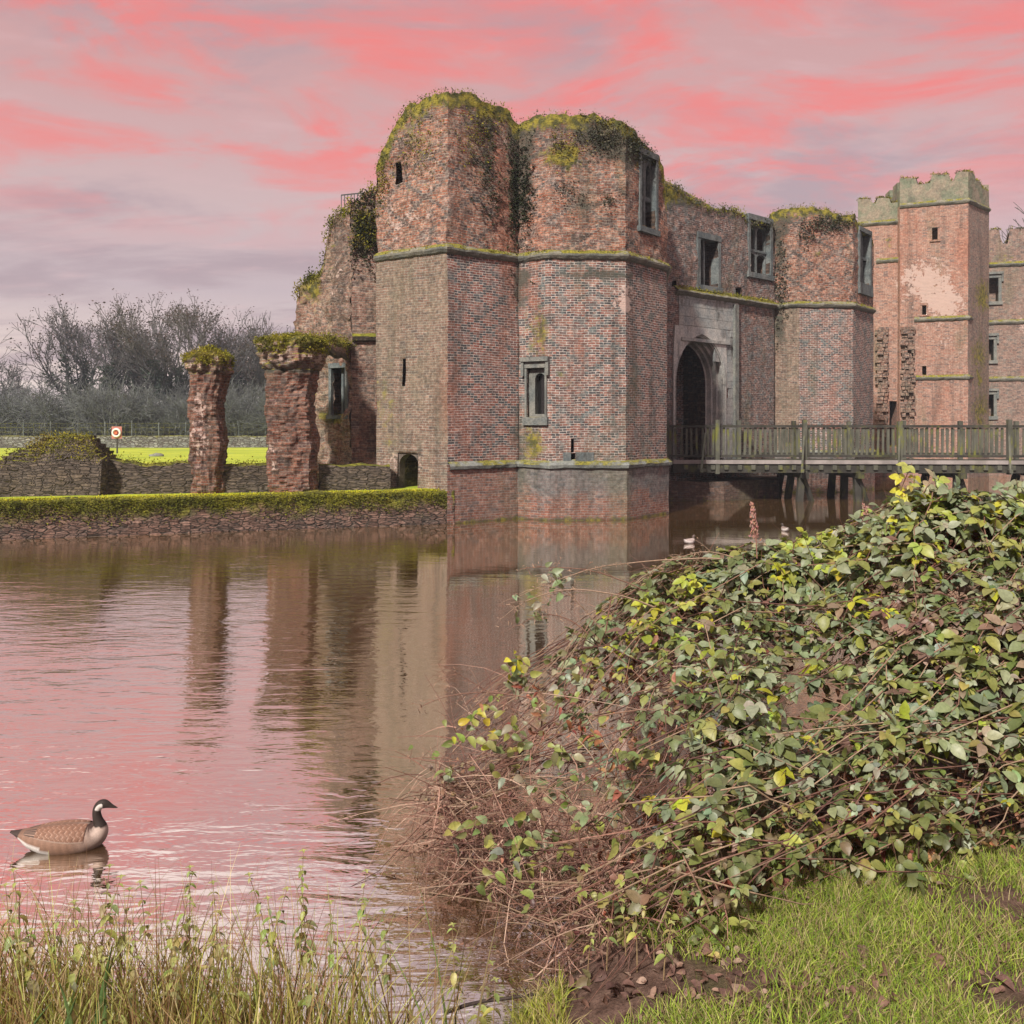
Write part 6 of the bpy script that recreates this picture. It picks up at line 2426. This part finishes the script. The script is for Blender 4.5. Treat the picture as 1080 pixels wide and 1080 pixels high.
GO = [(-.37, .135, .014, .007), (-.33, .125, .035, .016), (-.28, .11, .062, .04), (-.21, .085, .10, .075), (-.11, .068, .135, .105), (0, .06, .152, .122), (.1, .06, .15, .122), (.19, .066, .128, .112), (.255, .085, .092, .088),
      (.283, .12, .064, .064), (.280, .155, .044, .047), (.266, .19, .034, .037), (.257, .23, .031, .033), (.254, .26, .028, .03), (.262, .29, .029, .031), (.28, .313, .033, .034), (.303, .319, .034, .036), (.327, .314, .030, .031),
      (.346, .305, .021, .022), (.366, .296, .016, .014), (.39, .287, .012, .008), (.41, .282, .004, .003)]
st, sq = resample(GO, 90)


def st_index(GS, m):
    a = np.array(GS)
    s = np.concatenate([[0], np.cumsum(np.hypot(np.diff(a[:, 0]), np.diff(a[:, 1])))])
    return np.interp(np.linspace(0, s[-1], m), s, np.arange(len(GS)))


gi = st_index(GO, 90)


def goose_col(i, x, z, an, p):
    f = gi[i]
    c, s = math.cos(an), math.sin(an)
    if f > 10.0 + 0.4 * c:
        if 13.7 < f < 16.1 and -1.0 < c < 0.35 and abs(s) > 0.15:
            return (0.74, 0.68, 0.64)
        return (0.03, 0.021, 0.018)
    if f < 1.6:
        return (0.05, 0.035, 0.03)
    if p[2] < 0.10 - 0.03 * (f - 2) + 0.012 * math.sin(an * 9) and f < 4.6:
        return (0.74, 0.70, 0.67)
    base = np.array((0.23, 0.135, 0.095))
    k = min(1, max(0, (f - 6.0) / 2.5))
    base = base * (1 - k) + np.array((0.40, 0.31, 0.265)) * k
    bar = 0.5 + 0.5 * math.sin(x * 120 + 2.0 * c)
    base = base * (0.9 + 0.2 * bar)
    if c > 0.55:
        base = base * 0.8
    return tuple(base)


goose = thing('swimming_goose', 'brown goose with black neck and white cheek swimming on the moat near the reeds', 'goose', (-3.2, 6.3, 0))
gb = loft_body(st, 28, goose_col).build('body', M['bird'], None, True)
gb.parent = goose
# folded wings: feather tracts as curved shells with pale scalloped edges
for side in (-1, 1):
    mb = MB()
    nu, nv = 110, 24
    ids = []
    for i in range(nu + 1):
        u = i / nu
        x = 0.20 - 0.50 * u
        r = []
        for j in range(nv + 1):
            v = j / nv
            # body ellipse at x
            cz, ry, rz = (np.interp(x, [a[0] for a in GO[:9]], [a[k] for a in GO[:9]]) for k in (1, 2, 3))
            top = 0.10 + 0.0 * u
            a0 = 0.12 + 1.35 * v * (1 - 0.55 * u) ** 0.8
            lift = 0.012 * math.sin(math.pi * min(1, u * 1.05)) ** 0.5 * (1 - abs(2 * v - 1) ** 4 * .9)
            y = math.sin(a0) * (ry + lift)
            z = cz + math.cos(a0) * (rz + lift) - 0.01 * u
            # feather scallops
            row = v * 5.0
            ph = (u * 13 + 0.55 * row + 0.25 * math.sin(row * 5.1 + u * 9)) % 1.0
            edge = ph > 0.80 and (row % 1) > .12
            col = np.array((0.20, 0.105, 0.07)) * (0.75 + 0.55 * ph)
            if edge and u < 0.72:
                col = np.array((0.33, 0.21, 0.155))
            if u >= 0.72:
                col = np.array((0.085, 0.055, 0.045)) if (row % 1) < .72 else np.array((0.3, 0.2, 0.15))
            if v > 0.95 and u < .8:
                col = np.array((0.36, 0.26, 0.21))
            r.append(mb.vert((x, side * y, z), tuple(col)))
        ids.append(r)
    for i in range(nu):
        for j in range(nv):
            q = (ids[i][j], ids[i + 1][j], ids[i + 1][j + 1], ids[i][j + 1])
            mb.face(q if side < 0 else q[::-1])
    o = mb.build('wing', M['bird'], None, True)
    o.parent = goose
    mb = MB()
    mb.tube([(0.308, side * 0.0305, 0.328), (0.308, side * 0.0335, 0.328)], [0.0045, 0.003], 8)
    o = mb.build('eye', M['black'], None, True)
    o.parent = goose
goose.scale = (0.93, 0.93, 0.93)
goose.rotation_euler = (0, 0, R(6))

DU = [(-.5, .30, .02, .01), (-.42, .24, .08, .05), (-.3, .16, .16, .13), (-.1, .11, .22, .19), (.1, .10, .22, .19), (.25, .13, .17, .16), (.34, .2, .11, .11), (.36, .29, .075, .075), (.36, .36, .07, .07), (.38, .43, .085, .085), (.43, .455, .085, .08),
      (.49, .44, .06, .055), (.54, .415, .04, .025), (.62, .39, .03, .012)]
sd_, sq2 = resample(DU, 50)
di = st_index(DU, 50)


def duck(px, py, yaw, pal, label, s=0.42):
    d = 3 * F / (py - HZ)
    t = thing('swimming_duck', label, 'duck', ((px - 540) / F * d, d, 0), 'ducks swimming near the footbridge')

    def dc(i, x, z, an, p):
        f = di[i]
        if f > 11.6:
            return (0.35, 0.26, 0.08)
        if f > 6.8:
            return pal[0]
        if f > 4.6:
            return pal[1]
        return pal[2] if math.cos(an) < 0.45 else pal[3]
    o = loft_body(sd_, 18, dc).build('body', M['bird'], None, True)
    o.parent = t
    for side in (-1, 1):
        mb = MB()
        mb.tube([(0.45, side * .072, .475), (0.45, side * .085, .475)], [.014, .008], 8)
        e = mb.build('eye', M['black'], None, True)
        e.parent = t
        mb = MB()
        g = [[mb.vert((.2 - .55 * i / 8, side * (math.sin(.25 + 1.1 * j / 4) * (.225 - .012 * i)), .12 + .012 * i + math.cos(.25 + 1.1 * j / 4) * (.20 - .014 * i)), pal[3] if (i + j) % 3 else pal[1]) for j in range(5)] for i in range(9)]
        for i in range(8):
            for j in range(4):
                mb.face((g[i][j], g[i + 1][j], g[i + 1][j + 1], g[i][j + 1]))
        w = mb.build('wing', M['bird'], None, True)
        w.parent = t
    t.scale = (s, s, s)
    t.rotation_euler = (0, 0, R(yaw))


GREYP = [(0.12, 0.09, 0.08), (0.45, 0.38, 0.35), (0.62, 0.56, 0.53), (0.36, 0.29, 0.27)]
DARKP = [(0.06, 0.05, 0.045), (0.25, 0.19, 0.17), (0.58, 0.53, 0.5), (0.22, 0.17, 0.15)]
duck(727, 573, 35, GREYP, 'pale grey duck swimming alone on the open water, nearest the gate tower', 0.40)
duck(764, 584, -150, DARKP, 'dark headed duck half hidden behind the top twigs of the bush', 0.40)
duck(781, 589, 20, GREYP, 'pale duck just behind the pinkish seed head', 0.36)
duck(828, 560, 100, DARKP, 'dark backed duck seen end on, under the footbridge trestles', 0.40)

# ------------------------------------------------------------------ grass, reeds, nettles, leaf litter


def blades(name, pts, hts, wid, cols, lean, mat, segs=3, bend=0.5):
    pts, n = np.asarray(pts), len(pts)
    a = rng.uniform(0, 2 * np.pi, n)
    dirv = np.column_stack([np.cos(a), np.sin(a), np.zeros(n)])
    face = rng.uniform(0, 2 * np.pi, n)
    side = np.column_stack([np.cos(face), np.sin(face), np.zeros(n)])
    V = []
    for k in range(segs + 1):
        s = k / segs
        c = pts + np.array((0, 0, 1.0)) * (hts * s * (1 - bend * lean * s * .6))[:, None] + dirv * (hts * lean * s ** 1.7)[:, None]
        w = (wid * (1 - s ** 1.5) * 0.5 + 0.0004)[:, None]
        V += [c - side * w, c + side * w]
    V = np.stack(V, 1)
    q = np.array([(2 * k, 2 * k + 1, 2 * k + 3, 2 * k + 2) for k in range(segs)])
    Q = (q[None] + (np.arange(n) * (2 * segs + 2))[:, None, None]).reshape(-1, 4)
    return np_mesh(name, V.reshape(-1, 3), Q, mat, None, np.repeat(cols, 2 * segs + 2, 0))


def pick(pal, n, j=0.2):
    pal = np.array(pal)
    return pal[rng.integers(0, len(pal), n)] * rng.uniform(1 - j, 1 + j, (n, 1))


# mown grass and tufts of the right bank
pts = []
while len(pts) < 46000:
    x, y = rng.uniform(0.2, 4.6), rng.uniform(3.2, 6.0)
    if shore(x) - y < 0.25:
        continue
    px = 540 + F * x / y
    py = HZ + (EYE - gz(x, y)) * F / y
    if px > 1250 or py < 880:
        continue
    dens = 0.62 + 1.35 * mnoise.noise((x * 1.6, y * 2.1, 0.3))
    dens -= 1.3 * max(0, 1 - math.hypot((px - 790) / 190, (py - 1040) / 46)) + 1.7 * max(0, 1 - math.hypot((px - 620) / 110, (py - 1040) / 60))
    dens += 0.5 * max(0, 1 - math.hypot((px - 930) / 150, (py - 985) / 70)) + 0.5 * max(0, 1 - math.hypot((px - 700) / 60, (py - 1065) / 30))
    if rng.uniform() < dens:
        pts.append((x, y, gz(x, y) - 0.005))
n = len(pts)
o = blades('grass', pts, rng.uniform(0.03, 0.115, n) * (0.7 + 0.6 * np.array([mnoise.noise((p[0] * 3, p[1] * 3, 2)) + .5 for p in pts])), rng.uniform(0.003, 0.006, n), pick([(0.22, 0.33, 0.04), (0.31, 0.41, 0.05), (0.42, 0.48, 0.10), (0.15, 0.23, 0.035), (0.42, 0.35, 0.18), (0.27, 0.19, 0.11)], n), rng.uniform(0.2, 1.1, n), M['grass'])
struct(o, 'stuff')
# green mound and undergrowth below the reeds
pts = []
while len(pts) < 16000:
    x, y = rng.uniform(-3.4, 0.25), rng.uniform(3.3, 4.5)
    s = shore(x) - y
    if s < 0.05:
        continue
    if rng.uniform() < 0.55 + 0.8 * mnoise.noise((x * 2.0, y * 2.0, 5)):
        pts.append((x, y, gz(x, y) - 0.005))
n = len(pts)
o = blades('grass', pts, rng.uniform(0.04, 0.15, n), rng.uniform(0.003, 0.006, n), pick([(0.28, 0.33, 0.05), (0.42, 0.43, 0.06), (0.34, 0.28, 0.11), (0.20, 0.24, 0.04), (0.46, 0.38, 0.17)], n), rng.uniform(0.2, 1.1, n), M['grass'])
struct(o, 'stuff')
# the bank carries on beyond the frame
for (xa, xb, ya, yb, num) in ((3.2, 9.0, 2.0, 7.5, 26000), (-8.0, -3.3, 3.0, 5.3, 14000)):
    pts = []
    while len(pts) < num:
        x, y = rng.uniform(xa, xb), rng.uniform(ya, yb)
        if shore(x) - y > 0.05 and (540 + F * x / y > 1245 or x < 0):
            pts.append((x, y, gz(x, y) - 0.005))
    n = len(pts)
    o = blades('grass', pts, rng.uniform(0.05, 0.16, n), rng.uniform(0.004, 0.008, n), pick([(0.28, 0.38, 0.045), (0.40, 0.48, 0.06), (0.19, 0.27, 0.04), (0.44, 0.36, 0.18)], n), rng.uniform(0.2, 1.1, n), M['grass'])
    struct(o, 'stuff')
# standing dead stems and reeds at the left water's edge
pts, hh = [], []
while len(pts) < 7600:
    x, y = rng.uniform(-7.0, -0.1), rng.uniform(3.5, 5.1)
    s = shore(x) - y
    if s < -0.12:
        continue
    px = 540 + F * x / y
    if rng.uniform() > np.interp(px, [-900, -100, -60, 260, 380, 470, 520], [.6, .75, 1, 1, .65, .25, 0]):
        continue
    pts.append((x, y, gz(x, y) - 0.03))
    hh.append(1.15 * (rng.uniform(0.2, 0.5) if rng.uniform() < .6 else rng.uniform(.4, .8)) * np.interp(px, [0, 330, 480], [1, 1.0, .75]))
n = len(pts)
o = blades('reeds', pts, np.array(hh), rng.uniform(0.004, 0.009, n), pick([(0.44, 0.32, 0.16), (0.34, 0.22, 0.11), (0.44, 0.42, 0.12), (0.33, 0.36, 0.09), (0.60, 0.50, 0.27), (0.22, 0.12, 0.07), (0.40, 0.44, 0.12)], n), rng.uniform(0.05, 0.6, n), M['grass'], 5)
struct(o, 'stuff')

pts, hh = [], []
while len(pts) < 330:
    x, y = rng.uniform(-3.2, -0.15), rng.uniform(3.6, 4.6)
    if shore(x) - y < -0.1 or rng.uniform() > np.interp(540 + F * x / y, [-60, 260, 400, 500], [1, 1, .7, .1]):
        continue
    pts.append((x, y, gz(x, y) - 0.03))
    hh.append(rng.uniform(0.3, 0.78))
n = len(pts)
o = blades('sedge', pts, np.array(hh), rng.uniform(0.009, 0.018, n), pick([(0.20, 0.12, 0.065), (0.16, 0.15, 0.04), (0.28, 0.20, 0.10), (0.11, 0.06, 0.04), (0.14, 0.19, 0.05), (0.36, 0.29, 0.16)], n), rng.uniform(0.1, 0.7, n), M['grass'], 7)
struct(o, 'stuff')

# nettles
NET = [(0.22, 0.25, 0.07), (0.29, 0.31, 0.09), (0.36, 0.36, 0.12), (0.26, 0.28, 0.12)]


def nettle(px, py, d, h, seed, label='pale green nettle with drooping leaf pairs among the reeds at the water edge', group='nettles among the reeds'):
    rn = random.Random(seed)
    tip = P(px, py, d)
    zb = max(0.02, gz(tip[0], d))
    t = thing('nettle', label, 'nettle', (tip[0], d, zb), group)
    H = max(0.25, tip[2] - zb)
    lx, ly = rn.gauss(0, .05), rn.gauss(0, .05)
    pt = lambda s: np.array((lx * s * s, ly * s * s, H * s))
    mb = MB()
    mb.tube([pt(s) for s in (0, .25, .5, .75, 1)], [.0032, .003, .0026, .002, .0014], 5, (0.24, 0.17, 0.09), False)
    o = mb.build('stem', M['twig'])
    o.parent = t
    pp, aa, nn, cc, ll = [], [], [], [], []
    k = 0
    s = rn.uniform(.45, .75)
    while s < 1.0:
        a = k * math.pi / 2 + rn.gauss(0, .25)
        sz = 0.065 * (1.15 - .75 * max(0, s - .55) / .45) * rn.uniform(.7, 1.2)
        for q in (0, 1):
            if rn.random() < .12:
                continue
            an = a + q * math.pi
            pp.append(pt(s))
            aa.append((math.cos(an), math.sin(an), rn.uniform(-.7, .1)))
            nn.append((math.cos(an) * .4, math.sin(an) * .4, 1))
            cc.append([v * rn.uniform(.8, 1.2) for v in rn.choice(NET)])
            ll.append(sz)
        k += 1
        s += 0.055 / H * rn.uniform(.7, 1.3)
    for q in range(4):
        an = q * 1.57 + .4
        pp.append(pt(1))
        aa.append((math.cos(an), math.sin(an), .5))
        nn.append((-math.cos(an), -math.sin(an), 1))
        cc.append([v * 1.1 for v in rn.choice(NET)])
        ll.append(.022)
    ll = np.array(ll)
    V, Q, C = leaf_geo(np.array(pp), np.array(aa), np.array(nn), ll, ll * .55, np.array(cc), .2, .45)
    o = np_mesh('leaves', V, Q, M['leaf'], None, C, True)
    o.parent = t


for i, (px, py, d) in enumerate([(26, 915, 4.1), (15, 940, 4.2), (50, 965, 4.2), (96, 928, 4.15), (104, 918, 4.2), (125, 945, 4.2), (88, 955, 4.0), (157, 927, 4.25), (182, 935, 4.2), (200, 915, 4.3), (232, 930, 4.3), (140, 990, 3.9),
                                 (190, 965, 4.0), (292, 917, 4.35), (317, 900, 4.4), (325, 918, 4.3), (275, 940, 4.2), (298, 950, 4.2), (350, 950, 4.2), (372, 930, 4.3), (398, 955, 4.2), (30, 985, 3.9), (70, 1000, 3.8), (120, 1000, 3.8), (390, 990, 4.0),
                                 (410, 960, 4.1), (10, 1000, 3.8), (215, 985, 3.9), (255, 990, 3.9), (325, 1000, 3.9), (170, 1010, 3.75)]):
    nettle(px, py, d, 0, 300 + i)
for i, (px, py, d) in enumerate([(660, 960, 4.35), (690, 985, 4.25), (640, 990, 4.3), (672, 1010, 4.2), (700, 1015, 4.1), (720, 950, 4.4), (740, 970, 4.35), (655, 935, 4.5), (620, 1005, 4.3), (770, 945, 4.4), (500, 1030, 4.05), (520, 1040, 4.0), (480, 985, 4.3)]):
    nettle(px, py, d, 0, 400 + i, 'low green nettle growing at the foot of the bramble bush', 'nettles at the foot of the bush')

# broad iris leaves
mb_pts = []
ip = []
for (px, py, d, dx) in ((116, 1000, 3.7, .03), (108, 1035, 3.65, -.03), (118, 1012, 3.72, .05), (60, 1040, 3.6, -.1), (52, 1060, 3.6, .12), (80, 1050, 3.6, .05)):
    ip.append((px, py, d, dx))
iris = thing('iris_plant', 'clump of broad sword shaped green leaves in front of the reeds', 'iris', tuple(P(112, 1079, 3.7)))
for (px, py, d, dx) in ip:
    tip = P(px, py, d)
    zb = gz(tip[0], d) - .02
    b = np.array((tip[0] - dx - .06, d, zb))
    mb = MB()
    n = 8
    L_, R_ = [], []
    for k in range(n + 1):
        s = k / n
        c = b * (1 - s) + tip * s + np.array((-dx * math.sin(math.pi * s) * .4, 0.02 * s, 0.02 * math.sin(math.pi * s)))
        w = .013 * (1 - s ** 3) + .0005
        L_.append((mb.vert(c + (-w, .004, 0), (0.07, 0.13, 0.04)), mb.vert(c + (0, -.004, 0), (0.10, 0.17, 0.055)), mb.vert(c + (w, .004, 0), (0.09, 0.15, 0.045))))
    for k in range(n):
        for j in (0, 1):
            mb.face((L_[k][j], L_[k][j + 1], L_[k + 1][j + 1], L_[k + 1][j]))
    mb.build('leaf', M['leaf'], iris, True)

# dead leaves on the bank
DL = [(0.18, 0.10, 0.075), (0.24, 0.15, 0.11), (0.13, 0.07, 0.055), (0.29, 0.20, 0.15), (0.10, 0.055, 0.045)]
protos = []
for k in range(6):
    n = 1
    V, Q, C = leaf_geo(np.zeros((1, 3)), np.array([[1.0, 0, 0]]), np.array([[0, 0.1 * k, 1.0]]), np.array([0.085]), np.array([0.042 + .004 * k]), np.array([DL[k % 5]]), 0.25 + .12 * (k % 3), -0.5 + 0.28 * k)
    protos.append((V - V.mean(0), Q, C))
meshes = []
spots = [(1062, 1003, 1.6), (820, 1000, 1.0), (985, 948, 1.7), (1000, 942, 1.5), (988, 1006, 1.5), (930, 1030, 1.2), (945, 1062, 1.2), (1035, 1045, 1.2), (1060, 1042, 1.1), (870, 1037, 1.0), (905, 1012, 1.2), (985, 1020, 1.1), (1010, 988, 1.1),
         (835, 1065, 1.3), (800, 1062, 1.0), (775, 1070, 1.0), (650, 1050, 1.2), (600, 1045, 1.2)]
rl = random.Random(5)
while len(spots) < 265:
    a, b = rl.gauss(0, 1), rl.gauss(0, 1)
    if rl.random() < .6:
        q = (700 + a * 110, 1045 + b * 26, rl.uniform(.4, .85))
    else:
        q = (rl.uniform(560, 1080), rl.uniform(950, 1085), rl.uniform(.3, .75))
    if q[1] < 1100:
        spots.append(q)
for i, (px, py, s) in enumerate(spots):
    # find the ground point under this sight line
    d = 4.2
    for _ in range(30):
        x = (px - 540) / F * d
        d += 0.5 * ((EYE - gz(x, d)) * F / max(50, py - HZ) - d)
    x = (px - 540) / F * d
    if shore(x) - d < 0.08:
        continue
    if len(meshes) < 6:
        V, Q, C = protos[len(meshes)]
        o = np_mesh('fallen_leaf', V, Q, M['deadleaf'], None, C, True)
        meshes.append(o)
    else:
        o = meshes[i % 6].copy()
        COL.objects.link(o)
    o.location = (x, d, gz(x, d) + 0.022)
    o.rotation_euler = (rl.gauss(0, .3), rl.gauss(0, .3), rl.uniform(0, 6.28))
    o.scale = (s, s, s)
    tag(o, 'curled brown dead leaf lying on the muddy near bank', 'fallen leaf', 'dead leaves on the near bank')
tag(meshes[0], 'large rusty brown leaf on the grass at the outer edge of the bank', 'fallen leaf', 'dead leaves on the near bank')
o = meshes[1].copy()
COL.objects.link(o)
me = o.data.copy()
me.attributes['col'].data.foreach_set('color', [0.5, 0.40, 0.16, 1] * len(me.vertices))
o.data = me
c = P(757, 1032, 4.05)
o.location = (c[0], 4.15, gz(c[0], 4.15) + .03)
o.scale = (1.3, 1.3, 1.3)
tag(o, 'yellow fallen leaf lying at the muddy foot of the bush', 'fallen leaf', 'dead leaves on the near bank')

# sticks lying in the shallow inlet
for i, (x0, y0, x1, y1, r, lab) in enumerate(((420, 893, 455, 890, .009, 'short pale stick floating at the outer edge of the bare bramble'), (445, 940, 545, 938, .007, 'long thin branch lying just above the water under the bare bramble'),
                                          (470, 1022, 615, 1032, .010, 'dark fallen branch lying along the inlet edge below the bush'))):
    a, b = P(x0, y0, 3 * F / (y0 - HZ)), P(x1, y1, 3 * F / (y1 - HZ))
    if i == 2:
        a[2], b[2] = .12, .2
        a[1], b[1] = 4.35, 4.4
        a[0], b[0] = (x0 - 540) / F * 4.35, (x1 - 540) / F * 4.4
    a[2] = max(a[2], .02)
    b[2] = max(b[2], .03)
    mb = MB()
    pts = [a * (1 - s) + b * s + np.array((0, 0, .02 * math.sin(3 * s))) + nvec(a * (1 - s) + b * s, 4) * .015 for s in np.linspace(0, 1, 8)]
    mb.tube(pts, list(np.linspace(r, r * .4, 8)), 6, (0.22, 0.15, 0.11) if i < 2 else (0.05, 0.035, 0.03))
    for k in (2, 4, 5):
        mb.tube([pts[k], pts[k] + np.array((.06, -.02, .05))], [r * .5, r * .2], 4, (0.2, 0.14, 0.1), False)
    tag(mb.build('fallen_branch', M['twig'], None, True), lab, 'branch')
